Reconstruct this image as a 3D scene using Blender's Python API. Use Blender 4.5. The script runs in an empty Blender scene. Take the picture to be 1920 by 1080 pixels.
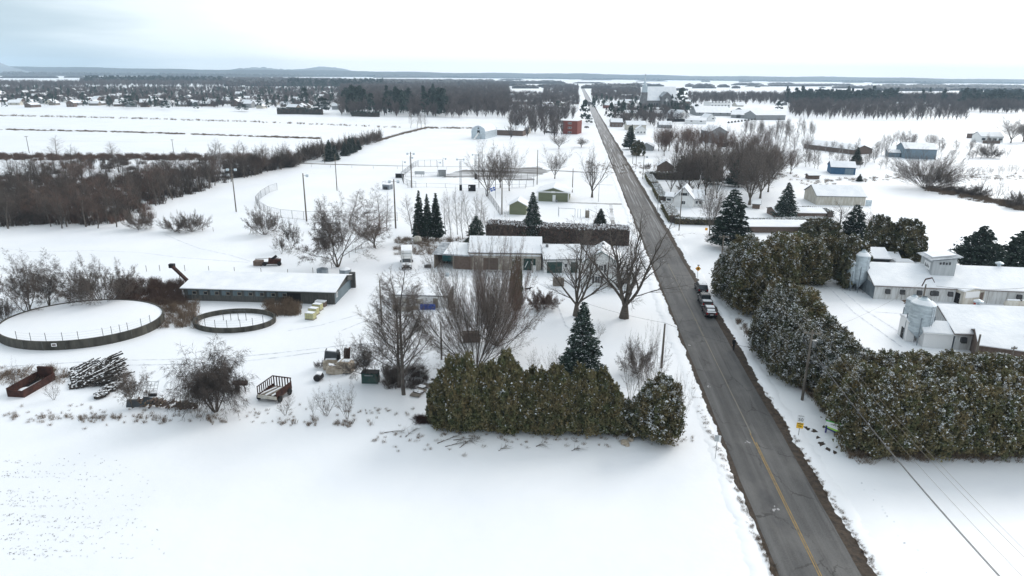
import bpy, bmesh, math, random
import numpy as np
from mathutils import Vector, Matrix
C = bpy.context.scene
COL = bpy.context.scene.collection
R_ = math.radians

# ---------------------------------------------------------------- camera
FPX = 1280.0; CAMH = 40.0; PITCH = math.atan(400/1280); ROLL = R_(0.6)
Fv = Vector((0, math.cos(PITCH), -math.sin(PITCH))); Up0 = Vector((0, math.sin(PITCH), math.cos(PITCH))); Rt0 = Vector((1, 0, 0))
Rv = Rt0*math.cos(ROLL) + Up0*math.sin(ROLL); Uv = Up0*math.cos(ROLL) - Rt0*math.sin(ROLL)
CAM = Vector((0, 0, CAMH))
cd = bpy.data.cameras.new('camera'); cam = bpy.data.objects.new('camera', cd); COL.objects.link(cam)
cam.matrix_world = Matrix(((Rv.x, Uv.x, -Fv.x, 0), (Rv.y, Uv.y, -Fv.y, 0), (Rv.z, Uv.z, -Fv.z, CAMH), (0, 0, 0, 1)))
cd.sensor_width = 36; cd.lens = 24; cd.clip_start = 0.5; cd.clip_end = 40000
C.camera = cam
C.view_settings.view_transform = 'Standard'; C.view_settings.look = 'None'
C.view_settings.gamma = 1; C.view_settings.exposure = 0.22; C.view_settings.use_curve_mapping = False
C.cycles.volume_bounces = 2
C.cycles.max_bounces = 6; C.cycles.diffuse_bounces = 3

# ---------------------------------------------------------------- sky and sun (overcast, brighter ahead and to the right)
SUN_EL = R_(30); SUN_AZ = R_(48)     # azimuth clockwise from +Y
w = bpy.data.worlds.new('World'); C.world = w; w.use_nodes = True
nt = w.node_tree; N = nt.nodes; Lk = nt.links; N.clear()
out = N.new('ShaderNodeOutputWorld'); bg = N.new('ShaderNodeBackground'); bg.inputs[1].default_value = 0.1
sky = N.new('ShaderNodeTexSky'); sky.sky_type = 'NISHITA'; sky.sun_disc = False; sky.sun_elevation = SUN_EL; sky.sun_rotation = SUN_AZ
tc = N.new('ShaderNodeTexCoord')
mp = N.new('ShaderNodeMapping'); mp.inputs['Scale'].default_value = (1.0, 1.0, 9.0)
Lk.new(tc.outputs['Generated'], mp.inputs[0])
ns = N.new('ShaderNodeTexNoise'); ns.inputs['Scale'].default_value = 1.6; ns.inputs['Detail'].default_value = 5; ns.inputs['Roughness'].default_value = .5
Lk.new(mp.outputs[0], ns.inputs[0])
dt = N.new('ShaderNodeVectorMath'); dt.operation = 'DOT_PRODUCT'
dt.inputs[1].default_value = Vector((math.sin(R_(62)), math.cos(R_(62)), 0.0)).normalized()
Lk.new(tc.outputs['Generated'], dt.inputs[0])
ad = N.new('ShaderNodeMath'); ad.operation = 'MULTIPLY_ADD'; ad.inputs[1].default_value = 0.62
nsub = N.new('ShaderNodeMath'); nsub.operation = 'SUBTRACT'; nsub.inputs[1].default_value = 0.5
Lk.new(ns.outputs[0], nsub.inputs[0]); Lk.new(nsub.outputs[0], ad.inputs[0]); Lk.new(dt.outputs['Value'], ad.inputs[2])
cr = N.new('ShaderNodeValToRGB'); cr.color_ramp.interpolation = 'EASE'
mr = N.new('ShaderNodeMapRange'); mr.inputs[1].default_value = -1.0; mr.inputs[2].default_value = 1.0
Lk.new(ad.outputs[0], mr.inputs[0]); Lk.new(mr.outputs[0], cr.inputs[0])
e = cr.color_ramp.elements
e[0].position = 0.20; e[0].color = (0.60, 0.66, 0.70, 1)
e[1].position = 0.65; e[1].color = (1.0, 1.0, 1.0, 1)
a = e.new(0.44); a.color = (0.42, 0.52, 0.585, 1)
a = e.new(0.54); a.color = (0.78, 0.85, 0.89, 1)
sc = N.new('ShaderNodeVectorMath'); sc.operation = 'SCALE'; sc.inputs['Scale'].default_value = 11.5
Lk.new(cr.outputs[0], sc.inputs[0])
mx = N.new('ShaderNodeMix'); mx.data_type = 'RGBA'; mx.inputs['Factor'].default_value = 0.93
Lk.new(sky.outputs[0], mx.inputs[6]); Lk.new(sc.outputs[0], mx.inputs[7]); Lk.new(mx.outputs[2], bg.inputs[0]); Lk.new(bg.outputs[0], out.inputs[0])
sd = bpy.data.lights.new('sun', 'SUN'); sd.energy = 1.3; sd.angle = R_(24); sd.color = (1.0, 0.97, 0.93)
so = bpy.data.objects.new('sun', sd); COL.objects.link(so)
dv = Vector((math.sin(SUN_AZ)*math.cos(SUN_EL), math.cos(SUN_AZ)*math.cos(SUN_EL), math.sin(SUN_EL)))
so.rotation_euler = dv.to_track_quat('Z', 'Y').to_euler(); so.location = dv*500

# ---------------------------------------------------------------- helpers
def ray(px, py): return Fv*FPX + Rv*(px-960) + Uv*(540-py)
def P(px, py, z=0.0):
    d = ray(px, py); t = (z-CAMH)/d.z; return CAM + d*t
def HT(px, by, ty, tx=None):
    b = P(px, by); d = ray(px if tx is None else tx, ty); return CAMH + b.y/d.y*d.z
def WD(px, py, wpx): return wpx*(P(px, py)-CAM).dot(Fv)/FPX

def tag(o, label=None, cat=None, group=None, kind=None):
    if label: o['label'] = label
    if cat: o['category'] = cat
    if group: o['group'] = group
    if kind: o['kind'] = kind
    return o
def empty(name, loc=(0, 0, 0), rz=0, label=None, cat=None, group=None):
    o = bpy.data.objects.new(name, None); COL.objects.link(o); o.empty_display_size = .3
    o.location = loc; o.rotation_euler = (0, 0, rz); return tag(o, label, cat, group)
KIDS = {}
def link(name, me, parent=None):
    o = bpy.data.objects.new(name, me); COL.objects.link(o)
    if parent is not None: o.parent = parent; KIDS.setdefault(parent.name, []).append(o)
    return o
def dup(root, loc, rz=0, s=(1, 1, 1), label=None, cat=None, group=None, parent=None):
    r = root.copy(); COL.objects.link(r); r.parent = parent
    if parent is not None: KIDS.setdefault(parent.name, []).append(r)
    if loc is not None: r.location = loc; r.rotation_euler = (0, 0, rz); r.scale = s
    tag(r, label, cat, group)
    for ch in KIDS.get(root.name, []): dup(ch, None, parent=r)
    return r
PROTO = []
def drop_protos():
    for r in PROTO:
        st = [r]
        while st:
            o = st.pop(); st += KIDS.get(o.name, []); bpy.data.objects.remove(o)

class MB:
    def __init__(s): s.v = []; s.f = []; s.m = []
    def add(s, vs, fs, m=0):
        b = len(s.v); s.v += [tuple(x) for x in vs]; s.f += [tuple(i+b for i in f) for f in fs]; s.m += [m]*len(fs); return s
    def box(s, x0, x1, y0, y1, z0, z1, m=0):
        return s.add([(x0,y0,z0),(x1,y0,z0),(x1,y1,z0),(x0,y1,z0),(x0,y0,z1),(x1,y0,z1),(x1,y1,z1),(x0,y1,z1)],
                     [(0,3,2,1),(4,5,6,7),(0,1,5,4),(1,2,6,5),(2,3,7,6),(3,0,4,7)], m)
    def rbox(s, c, sx, sy, sz, rz=0, ry=0, rx=0, m=0):
        M = Matrix.Rotation(rz, 3, 'Z') @ Matrix.Rotation(ry, 3, 'Y') @ Matrix.Rotation(rx, 3, 'X'); c = Vector(c)
        vs = [c + M @ Vector((a*sx/2, b*sy/2, d*sz/2)) for d in (-1, 1) for a, b in ((-1,-1),(1,-1),(1,1),(-1,1))]
        return s.add(vs, [(0,3,2,1),(4,5,6,7),(0,1,5,4),(1,2,6,5),(2,3,7,6),(3,0,4,7)], m)
    def chain(s, pts, rad, n=5, cap=True, m=0):
        pts = [Vector(p) for p in pts]; vs = []; fs = []; k = len(pts)
        d = (pts[-1]-pts[0]).normalized() if (pts[-1]-pts[0]).length > 1e-6 else Vector((0,0,1))
        a = d.orthogonal().normalized(); b = d.cross(a)
        for p, r in zip(pts, rad):
            for i in range(n):
                t = 2*math.pi*i/n; vs.append(p + a*(r*math.cos(t)) + b*(r*math.sin(t)))
        for j in range(k-1):
            for i in range(n): fs.append((j*n+i, j*n+(i+1)%n, (j+1)*n+(i+1)%n, (j+1)*n+i))
        if cap: fs.append(tuple(range(n-1, -1, -1))); fs.append(tuple((k-1)*n+i for i in range(n)))
        return s.add(vs, fs, m)
    def tube(s, p0, p1, r0, r1=None, n=8, m=0): return s.chain([p0, p1], [r0, r0 if r1 is None else r1], n, True, m)
    def prism(s, poly, axis, a, b, m=0):
        # poly: list of 2D points; axis 'x': (y,z) extruded in x; 'y': (x,z) extruded in y; 'z': (x,y)
        n = len(poly)
        def q(p, t): return (t, p[0], p[1]) if axis == 'x' else ((p[0], t, p[1]) if axis == 'y' else (p[0], p[1], t))
        vs = [q(p, a) for p in poly]+[q(p, b) for p in poly]
        fs = [tuple(range(n)), tuple(range(2*n-1, n-1, -1))]+[(i, i+n, (i+1) % n+n, (i+1) % n) for i in range(n)]
        return s.add(vs, fs, m)
    def lathe(s, prof, n=16, c=(0,0,0), m=0):
        vs = []; fs = []
        for r, z in prof:
            for i in range(n):
                t = 2*math.pi*i/n; vs.append((c[0]+r*math.cos(t), c[1]+r*math.sin(t), c[2]+z))
        for j in range(len(prof)-1):
            for i in range(n): fs.append((j*n+i, j*n+(i+1) % n, (j+1)*n+(i+1) % n, (j+1)*n+i))
        return s.add(vs, fs, m)
    def build(s, name, mats, parent=None, smooth=False, **kw):
        me = bpy.data.meshes.new(name); me.from_pydata(s.v, [], s.f)
        if not isinstance(mats, (list, tuple)): mats = [mats]
        for m in mats: me.materials.append(m)
        if len(mats) > 1: me.polygons.foreach_set('material_index', s.m)
        if smooth: me.polygons.foreach_set('use_smooth', [True]*len(me.polygons))
        bm = bmesh.new(); bm.from_mesh(me)
        if len(s.f) < 3000: bmesh.ops.recalc_face_normals(bm, faces=bm.faces)
        bm.to_mesh(me); bm.free(); me.update()
        o = link(name, me, parent); tag(o, **kw) if kw else None
        return o
def np_mesh(name, V, T, mats, mi=None):
    """triangle mesh from numpy arrays"""
    me = bpy.data.meshes.new(name); n = len(T)
    me.vertices.add(len(V)); me.vertices.foreach_set('co', np.asarray(V, dtype=np.float32).ravel())
    me.loops.add(n*3); me.loops.foreach_set('vertex_index', np.asarray(T, dtype=np.int32).ravel())
    me.polygons.add(n); me.polygons.foreach_set('loop_start', np.arange(n, dtype=np.int32)*3)
    if not isinstance(mats, (list, tuple)): mats = [mats]
    for m in mats: me.materials.append(m)
    if mi is not None: me.polygons.foreach_set('material_index', np.asarray(mi, dtype=np.int32))
    me.update(calc_edges=True); return me

# ---------------------------------------------------------------- materials
def mat(name, c1, c2=None, scale=4.0, rough=.8, spec=.3, metal=0.0, bump=0.0, bscale=None, stretch=(1,1,1), snow=0.0, rnd=0.0, thr=None, coord='Object', alpha=None):
    m = bpy.data.materials.new(name); m.use_nodes = True; t = m.node_tree; n = t.nodes; l = t.links
    b = n['Principled BSDF']; b.inputs['Roughness'].default_value = rough; b.inputs['Metallic'].default_value = metal
    b.inputs['Specular IOR Level'].default_value = spec
    col = None
    g = n.new('ShaderNodeTexCoord'); mpn = n.new('ShaderNodeMapping'); mpn.inputs['Scale'].default_value = stretch
    if coord == 'World':
        ge = n.new('ShaderNodeNewGeometry'); l.new(ge.outputs['Position'], mpn.inputs[0])
    else: l.new(g.outputs[coord], mpn.inputs[0])
    if c2 is not None:
        no = n.new('ShaderNodeTexNoise'); no.inputs['Scale'].default_value = scale; no.inputs['Detail'].default_value = 6; no.inputs['Roughness'].default_value = .6
        l.new(mpn.outputs[0], no.inputs[0])
        r = n.new('ShaderNodeValToRGB'); l.new(no.outputs[0], r.inputs[0])
        lo, hi = thr if thr else (.35, .65)
        r.color_ramp.elements[0].position = lo; r.color_ramp.elements[1].position = hi
        r.color_ramp.elements[0].color = (*c1, 1); r.color_ramp.elements[1].color = (*c2, 1); col = r.outputs[0]
    else:
        v = n.new('ShaderNodeRGB'); v.outputs[0].default_value = (*c1, 1); col = v.outputs[0]
    if rnd:
        oi = n.new('ShaderNodeObjectInfo'); hs = n.new('ShaderNodeHueSaturation')
        q = n.new('ShaderNodeMapRange'); q.inputs[3].default_value = 1-rnd; q.inputs[4].default_value = 1+rnd
        l.new(oi.outputs['Random'], q.inputs[0]); l.new(q.outputs[0], hs.inputs['Value']); l.new(col, hs.inputs['Color']); col = hs.outputs[0]
    if snow:
        ge = n.new('ShaderNodeNewGeometry'); sp = n.new('ShaderNodeSeparateXYZ'); l.new(ge.outputs['Normal'], sp.inputs[0])
        nn = n.new('ShaderNodeTexNoise'); nn.inputs['Scale'].default_value = 3; l.new(ge.outputs['Position'], nn.inputs[0])
        aa = n.new('ShaderNodeMath'); aa.operation = 'ADD'; l.new(sp.outputs[2], aa.inputs[0]); l.new(nn.outputs[0], aa.inputs[1])
        q = n.new('ShaderNodeMapRange'); q.inputs[1].default_value = 1.55-snow; q.inputs[2].default_value = 1.65-snow; l.new(aa.outputs[0], q.inputs[0])
        x = n.new('ShaderNodeMix'); x.data_type = 'RGBA'; l.new(q.outputs[0], x.inputs[0]); l.new(col, x.inputs[6]); x.inputs[7].default_value = (.85, .87, .9, 1); col = x.outputs[2]
    l.new(col, b.inputs['Base Color'])
    if bump:
        bn = n.new('ShaderNodeTexNoise'); bn.inputs['Scale'].default_value = bscale or scale*3; bn.inputs['Detail'].default_value = 5
        l.new(mpn.outputs[0], bn.inputs[0]); bu = n.new('ShaderNodeBump'); bu.inputs['Strength'].default_value = bump; bu.inputs['Distance'].default_value = .1
        l.new(bn.outputs[0], bu.inputs['Height']); l.new(bu.outputs[0], b.inputs['Normal'])
    if alpha is not None: b.inputs['Alpha'].default_value = alpha
    return m
M = {}
M['snow'] = mat('snow', (.80,.825,.865), (.865,.88,.90), scale=.05, rough=.5, spec=.8, bump=.6, bscale=.55, coord='World')
M['snow_roof'] = mat('snow_roof', (.76,.785,.82), (.88,.89,.91), scale=.35, rough=.6, spec=.35, bump=.5, bscale=1.6, coord='World')
M['bark'] = mat('bark', (.065,.055,.047), (.14,.12,.105), scale=3, stretch=(1,1,.3), rnd=.2, snow=.12)
M['bark_dark'] = mat('bark_dark', (.07,.058,.048), (.13,.11,.09), scale=3, rnd=.15, snow=.05)
M['twig'] = mat('twig', (.085,.069,.06), (.14,.114,.098), scale=.6, rnd=.2)
M['twig_red'] = mat('twig_red', (.10,.063,.05), (.15,.10,.08), scale=.6, rnd=.2)
M['twig_dark'] = mat('twig_dark', (.048,.039,.034), (.10,.081,.07), scale=.6, rnd=.25)
M['twig_far'] = mat('twig_far', (.062,.052,.05), (.125,.105,.1), scale=.15, coord='World')
M['cupola_grey'] = mat('cupola_grey', (.36,.38,.39), (.46,.48,.49), scale=.8, stretch=(3,3,.3))
M['twig_pale'] = mat('twig_pale', (.26,.24,.235), (.40,.38,.37), scale=.6, rnd=.15)
M['needle'] = mat('needle', (.022,.038,.03), (.05,.072,.055), scale=1.2, rnd=.25)
M['pine'] = mat('pine', (.018,.034,.03), (.045,.066,.055), scale=.4, rnd=.25)
M['cedar'] = mat('cedar', (.082,.094,.042), (.19,.148,.074), scale=.55, rnd=.2, thr=(.38,.62))
M['cedar_dark'] = mat('cedar_dark', (.062,.074,.04), (.135,.112,.062), scale=.55, rnd=.2, thr=(.38,.62))
M['leaf_brown'] = mat('leaf_brown', (.075,.05,.042), (.12,.08,.066), scale=1.5)
M['straw'] = mat('straw', (.28,.2,.13), (.42,.33,.22), scale=3)
M['weed'] = mat('weed', (.12,.085,.06), (.24,.18,.13), scale=3)
M['snow_clump'] = mat('snow_clump', (.82,.84,.87), rough=.7)
M['asph_fix'] = None
M['blue_wall'] = mat('blue_wall', (.085,.12,.14), (.14,.185,.205), scale=1.3, stretch=(3,3,.4), rough=.5, bump=.1)
M['plank_dark'] = mat('plank_dark', (.05,.052,.05), (.11,.108,.1), scale=1.5, stretch=(4,4,.3))
M['white_metal'] = mat('white_metal', (.42,.41,.39), (.66,.67,.67), scale=1.0, stretch=(2.5,2.5,.35), rough=.5, bump=.15, thr=(.3,.55))
M['white_paint'] = mat('white_paint', (.70,.70,.69), (.80,.80,.79), scale=1.2, rough=.6)
M['grey_wall'] = mat('grey_wall', (.2,.21,.215), (.32,.33,.335), scale=1, stretch=(3,3,.4))
M['cream_wall'] = mat('cream_wall', (.42,.38,.31), (.6,.58,.53), scale=.8, stretch=(2,2,.5))
M['green_wall'] = mat('green_wall', (.145,.16,.10), (.175,.19,.12), scale=1, stretch=(.2,.2,6))
M['green_door'] = mat('green_door', (.03,.062,.055), (.045,.08,.07), scale=1)
M['brick_red'] = mat('brick_red', (.16,.045,.036), (.22,.065,.052), scale=2)
M['stone_grey'] = mat('stone_grey', (.13,.13,.135), (.21,.21,.215), scale=.4)
M['galv'] = mat('galv', (.40,.46,.50), (.58,.65,.69), scale=.8, rough=.42, metal=.35, stretch=(1,1,2))
M['galv_dark'] = mat('galv_dark', (.18,.21,.24), (.3,.34,.37), scale=1, rough=.5, metal=.3)
M['concrete'] = mat('concrete', (.035,.033,.028), (.10,.095,.08), scale=.8, stretch=(1,1,.3), rough=.9)
M['concrete_pale'] = mat('concrete_pale', (.13,.12,.095), (.28,.26,.21), scale=1.2, stretch=(1,1,.3), rough=.9)
M['wood_pole'] = mat('wood_pole', (.1,.085,.07), (.19,.165,.14), scale=2, stretch=(2,2,.3))
M['wood_grey'] = mat('wood_grey', (.14,.12,.1), (.28,.25,.21), scale=2)
M['steel'] = mat('steel', (.25,.26,.27), rough=.4, metal=.5)
M['dark_steel'] = mat('dark_steel', (.045,.047,.05), (.08,.08,.085), scale=2, rough=.5, metal=.3)
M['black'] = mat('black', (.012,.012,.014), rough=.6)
M['rubber'] = mat('rubber', (.018,.018,.018), rough=.85)
M['glass'] = mat('glass', (.03,.038,.045), rough=.08, spec=.8)
M['rust'] = mat('rust', (.028,.013,.011), (.07,.028,.02), scale=1.5, rough=.9)
M['log'] = mat('log', (.022,.019,.017), (.06,.05,.042), scale=3, snow=.2)
M['log_end'] = mat('log_end', (.12,.085,.055), (.2,.15,.1), scale=6)
M['earth'] = mat('earth', (.028,.021,.016), (.075,.054,.038), scale=1.5, bump=.5, coord='World')
M['mud'] = mat('mud', (.13,.085,.055), (.2,.14,.1), scale=1.5, coord='World')
M['slush'] = mat('slush', (.16,.155,.15), (.62,.63,.65), scale=.12, stretch=(.25,1,1), coord='World', thr=(.44,.6))
M['track'] = mat('track', (.42,.44,.48), (.8,.83,.86), scale=.9, coord='World', thr=(.35,.6))
M['track_faint'] = mat('track_faint', (.60,.62,.66), (.82,.84,.87), scale=1.2, coord='World', thr=(.4,.6))
M['lane_grey'] = mat('lane_grey', (.2,.19,.18), (.7,.71,.73), scale=.1, coord='World', stretch=(.2,1,1), thr=(.42,.62))
M['yellow'] = mat('yellow', (.30,.20,.075), (.14,.115,.08), scale=1.6, rough=.8, thr=(.45,.7))
M['yellow_faded'] = mat('yellow_faded', (.2,.175,.13), (.17,.165,.155), scale=.8, rough=.8, thr=(.4,.6))
M['sign_orange'] = mat('sign_orange', (.85,.38,.02), rough=.4)
M['sign_yellow'] = mat('sign_yellow', (.85,.5,.03), rough=.4)
M['sign_white'] = mat('sign_white', (.8,.8,.8), rough=.4)
M['sign_back'] = mat('sign_back', (.42,.44,.45), rough=.5, metal=.2)
M['lime'] = mat('lime', (.35,.68,.07), rough=.5)
M['leafgreen'] = mat('leafgreen', (.08,.4,.07), rough=.5)
M['navy'] = mat('navy', (.035,.035,.16), rough=.5)
M['blue_plastic'] = mat('blue_plastic', (.02,.065,.3), rough=.45)
M['teal'] = mat('teal', (.02,.13,.14), (.03,.18,.19), scale=2, rough=.5)
M['tote'] = mat('tote', (.5,.47,.22), (.6,.57,.3), scale=2, rough=.5)
M['red_plastic'] = mat('red_plastic', (.4,.05,.04), rough=.5)
M['burlap'] = mat('burlap', (.3,.24,.18), (.5,.44,.36), scale=2, bump=.3)
M['barn_blue'] = mat('barn_blue', (.15,.21,.26), (.21,.28,.33), scale=.8, stretch=(3,3,.3))
M['strong_blue'] = mat('strong_blue', (.04,.105,.19), (.06,.14,.24), scale=.8)
M['roof_dark'] = mat('roof_dark', (.055,.062,.07), (.08,.088,.095), scale=1)
M['roof_tin'] = mat('roof_tin', (.2,.22,.24), (.5,.53,.56), scale=.6, thr=(.4,.6))
M['brown_trim'] = mat('brown_trim', (.12,.085,.07), (.17,.13,.11), scale=2)
M['brown_wood'] = mat('brown_wood', (.10,.07,.055), (.16,.12,.1), scale=2)
M['far_wood'] = mat('far_wood', (.028,.032,.034), (.06,.058,.058), scale=.02, coord='World')
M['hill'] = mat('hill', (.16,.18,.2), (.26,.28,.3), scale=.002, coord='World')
M['coat'] = mat('coat', (.012,.012,.014), rough=.8)
M['skin'] = mat('skin', (.5,.3,.22), rough=.6)
M['car_silver'] = mat('car_silver', (.11,.113,.117), rough=.3, spec=.6, metal=.4)
M['car_dark'] = mat('car_dark', (.05,.052,.056), rough=.3, spec=.6, metal=.3)
M['car_maroon'] = mat('car_maroon', (.05,.026,.03), rough=.35, spec=.6, metal=.3)
M['tail_red'] = mat('tail_red', (.35,.01,.01), rough=.25)
M['flag_blue'] = mat('flag_blue', (.03,.1,.4), rough=.7)
M['screen'] = mat('screen', (.5,.52,.54), rough=.5)
M['teal_trim'] = mat('teal_trim', (.05,.16,.14), rough=.5)
# ================================================================ GROUND, ROAD, SETTING
rng = random.Random(5); nr = np.random.default_rng(5)
def ground():
    # one snow sheet, polar rings so that the near part is finer; reaches past the far hills
    rings = [0, 25] + [25*1.22**i for i in range(1, 33)]; rings = [r for r in rings if r < 10500]+[10500]
    n = 96; mb = MB(); vs = [(0, 0, 0)]; fs = []
    for r in rings[1:]:
        for i in range(n):
            t = 2*math.pi*i/n; vs.append((r*math.cos(t), r*math.sin(t), 0))
    for i in range(n): fs.append((0, 1+i, 1+(i+1) % n))
    for j in range(len(rings)-2):
        for i in range(n):
            a = 1+j*n+i; b = 1+j*n+(i+1) % n; fs.append((a, a+n, b+n, b))
    mb.add(vs, fs); o = mb.build('ground', M['snow'], kind='structure'); return o
GROUND = ground()

# road axis
RA = P(1538, 1080); RB = P(1109, 200); rdir = (RB-RA).normalized(); rang = math.atan2(rdir.y, rdir.x); RN = Vector((rdir.y, -rdir.x, 0))  # RN to the right
RO = RA - rdir*90
def road_pt(s, off, z=0): q = RO + rdir*s + RN*off; return Vector((q.x, q.y, z))
def asphalt():
    m = bpy.data.materials.new('asphalt'); m.use_nodes = True; t = m.node_tree; n = t.nodes; l = t.links; b = n['Principled BSDF']
    b.inputs['Roughness'].default_value = .58; b.inputs['Specular IOR Level'].default_value = .28
    tc = n.new('ShaderNodeTexCoord'); sep = n.new('ShaderNodeSeparateXYZ'); l.new(tc.outputs['Object'], sep.inputs[0])
    def noise(scale, stretch, det=5):
        mp = n.new('ShaderNodeMapping'); mp.inputs['Scale'].default_value = stretch; l.new(tc.outputs['Object'], mp.inputs[0])
        q = n.new('ShaderNodeTexNoise'); q.inputs['Scale'].default_value = scale; q.inputs['Detail'].default_value = det; q.inputs['Roughness'].default_value = .6; l.new(mp.outputs[0], q.inputs[0]); return q.outputs[0]
    def ramp(src, pts):
        r = n.new('ShaderNodeValToRGB'); l.new(src, r.inputs[0]); e = r.color_ramp.elements
        e[0].position = pts[0][0]; e[0].color = (*[pts[0][1]]*3, 1) if not isinstance(pts[0][1], tuple) else (*pts[0][1], 1)
        e[1].position = pts[-1][0]; e[1].color = (*[pts[-1][1]]*3, 1) if not isinstance(pts[-1][1], tuple) else (*pts[-1][1], 1)
        for p_, c_ in pts[1:-1]:
            k = e.new(p_); k.color = (*[c_]*3, 1) if not isinstance(c_, tuple) else (*c_, 1)
        return r.outputs[0]
    def mix(f, a, b_, mode='MIX'):
        x = n.new('ShaderNodeMix'); x.data_type = 'RGBA'; x.blend_type = mode
        if isinstance(f, float): x.inputs[0].default_value = f
        else: l.new(f, x.inputs[0])
        for i, v in ((6, a), (7, b_)):
            if isinstance(v, tuple): x.inputs[i].default_value = (*v, 1)
            else: l.new(v, x.inputs[i])
        return x.outputs[2]
    def math_(op, a, b_=None, c_=None):
        x = n.new('ShaderNodeMath'); x.operation = op; x.use_clamp = False
        for i, v in enumerate((a, b_, c_)):
            if v is None: continue
            if isinstance(v, (float, int)): x.inputs[i].default_value = v
            else: l.new(v, x.inputs[i])
        return x.outputs[0]
    # across the road: object y in metres (object x runs along it)
    lat = n.new('ShaderNodeMapRange'); lat.inputs[1].default_value = -3.5; lat.inputs[2].default_value = 3.5; l.new(math_('ADD', sep.outputs[1], math_('MULTIPLY', math_('SUBTRACT', noise(.06, (1,1,1)), .5), .8)), lat.inputs[0])
    tracks = ramp(lat.outputs[0], [(0, .06), (.10, .07), (.22, .10), (.33, .065), (.42, .10), (.5, .055), (.6, .08), (.68, .045), (.77, .04), (.86, .095), (1, .06)])
    base = mix(.55, tracks, ramp(noise(.55, (.07, 2.0, 1), 7), [(.34, .015), (.5, .06), (.66, .14)]))
    base = mix(.35, base, ramp(noise(9, (1, 1, 1), 8), [(.3, .035), (.7, .14)]))
    # dark worn stripe, right lane, near
    dark = math_('MULTIPLY', ramp(noise(.35, (.35, 1.3, 1)), [(.48, 0.0), (.62, .8)]), ramp(lat.outputs[0], [(.58, 0.0), (.68, 1.0), (.78, 1.0), (.86, 0.0)]))
    base = mix(dark, base, (.036, .038, .042))
    # long dark seams and tar lines
    base = mix(ramp(noise(1.4, (.03, 2.2, 1), 3), [(.60, 0.0), (.66, .55)]), base, (.03, .03, .032))
    base = mix(ramp(noise(.12, (1, 1.5, 1), 4), [(.5, 0.0), (.62, .35)]), base, (.16, .155, .15))
    # cracks
    wv = n.new('ShaderNodeVectorMath'); wv.operation = 'MULTIPLY_ADD'; cmb = n.new('ShaderNodeCombineXYZ'); nz = noise(.8, (1, 1, 1)); l.new(nz, cmb.inputs[0]); l.new(noise(.9, (1.2, .9, 1)), cmb.inputs[1])
    l.new(cmb.outputs[0], wv.inputs[0]); wv.inputs[1].default_value = (2.2, 1.4, 0); l.new(tc.outputs['Object'], wv.inputs[2])
    mp = n.new('ShaderNodeMapping'); mp.inputs['Scale'].default_value = (.11, .34, 1); l.new(wv.outputs[0], mp.inputs[0])
    vo = n.new('ShaderNodeTexVoronoi'); vo.feature = 'DISTANCE_TO_EDGE'; vo.inputs['Scale'].default_value = 1; l.new(mp.outputs[0], vo.inputs[0])
    crk = ramp(vo.outputs['Distance'], [(0.0, 1.0), (.008, .9), (.016, 0.0)])
    gate = ramp(noise(.25, (.5, 1, 1)), [(.42, 0.0), (.56, .75)])
    base = mix(math_('MULTIPLY', crk, gate), base, (.018, .017, .016))
    # brown salt film and packed snow further along
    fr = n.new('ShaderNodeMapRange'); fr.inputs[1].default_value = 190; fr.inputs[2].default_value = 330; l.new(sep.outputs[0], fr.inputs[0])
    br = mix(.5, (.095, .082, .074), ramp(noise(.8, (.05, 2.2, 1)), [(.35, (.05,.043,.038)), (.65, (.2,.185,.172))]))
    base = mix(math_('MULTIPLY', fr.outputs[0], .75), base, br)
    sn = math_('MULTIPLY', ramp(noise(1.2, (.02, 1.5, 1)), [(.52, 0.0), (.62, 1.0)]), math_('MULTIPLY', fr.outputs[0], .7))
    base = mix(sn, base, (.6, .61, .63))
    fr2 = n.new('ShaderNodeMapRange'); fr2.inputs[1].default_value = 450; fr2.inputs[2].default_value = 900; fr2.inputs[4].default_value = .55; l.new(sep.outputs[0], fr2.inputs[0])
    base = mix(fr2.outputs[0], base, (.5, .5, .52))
    # thin ice patches on the near right lane
    ice = math_('MULTIPLY', ramp(noise(.32, (1, 1.5, 1), 3), [(.69, 0.0), (.71, .8)]), ramp(lat.outputs[0], [(.5, 0.0), (.6, 1.0)]))
    base = mix(ice, base, (.42, .41, .42))
    l.new(base, b.inputs['Base Color'])
    bu = n.new('ShaderNodeBump'); bu.inputs['Strength'].default_value = .3; bu.inputs['Distance'].default_value = .05; l.new(noise(14, (1, 1, 1), 6), bu.inputs['Height']); l.new(bu.outputs[0], b.inputs['Normal'])
    return m
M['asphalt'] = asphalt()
def strip_local(name, s0, s1, l0, l1, z, m, jag0=0, jag1=0, step=.35, far=260, par=None, **kw):
    """strip along the road in road-local coords (x along, y to the LEFT); jagged edges"""
    rr = random.Random(name+str(l0)); ss = []; s = s0
    while s < s1: ss.append(s); s += step if s < far else (2.0 if s < 700 else 20)
    ss.append(s1); V = []; Fc = []; a = b = 0
    for i, s in enumerate(ss):
        a = a*.8+rr.uniform(-1, 1)*.6; b = b*.8+rr.uniform(-1, 1)*.6
        V += [(s, l0+a*jag0, z), (s, l1+b*jag1, z)]
        if i: k = 2*i; Fc.append((k-2, k, k+1, k-1))
    o = MB().add(V, Fc).build(name, m, par, **kw)
    if par is None: o.location = RO; o.rotation_euler = (0, 0, rang)
    return o
strip_local('road_shoulder', 0, 2600, -4.75, 3.95, .012, M['earth'], .32, .22, kind='structure')
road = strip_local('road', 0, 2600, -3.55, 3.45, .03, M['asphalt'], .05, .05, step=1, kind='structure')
strip_local('centre_line', 0, 114, .04, .15, .036, M['yellow'], .01, .01, step=1, kind='structure')
strip_local('centre_line', 0, 112, -.15, -.04, .036, M['yellow'], .01, .01, step=1, kind='structure')
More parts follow.
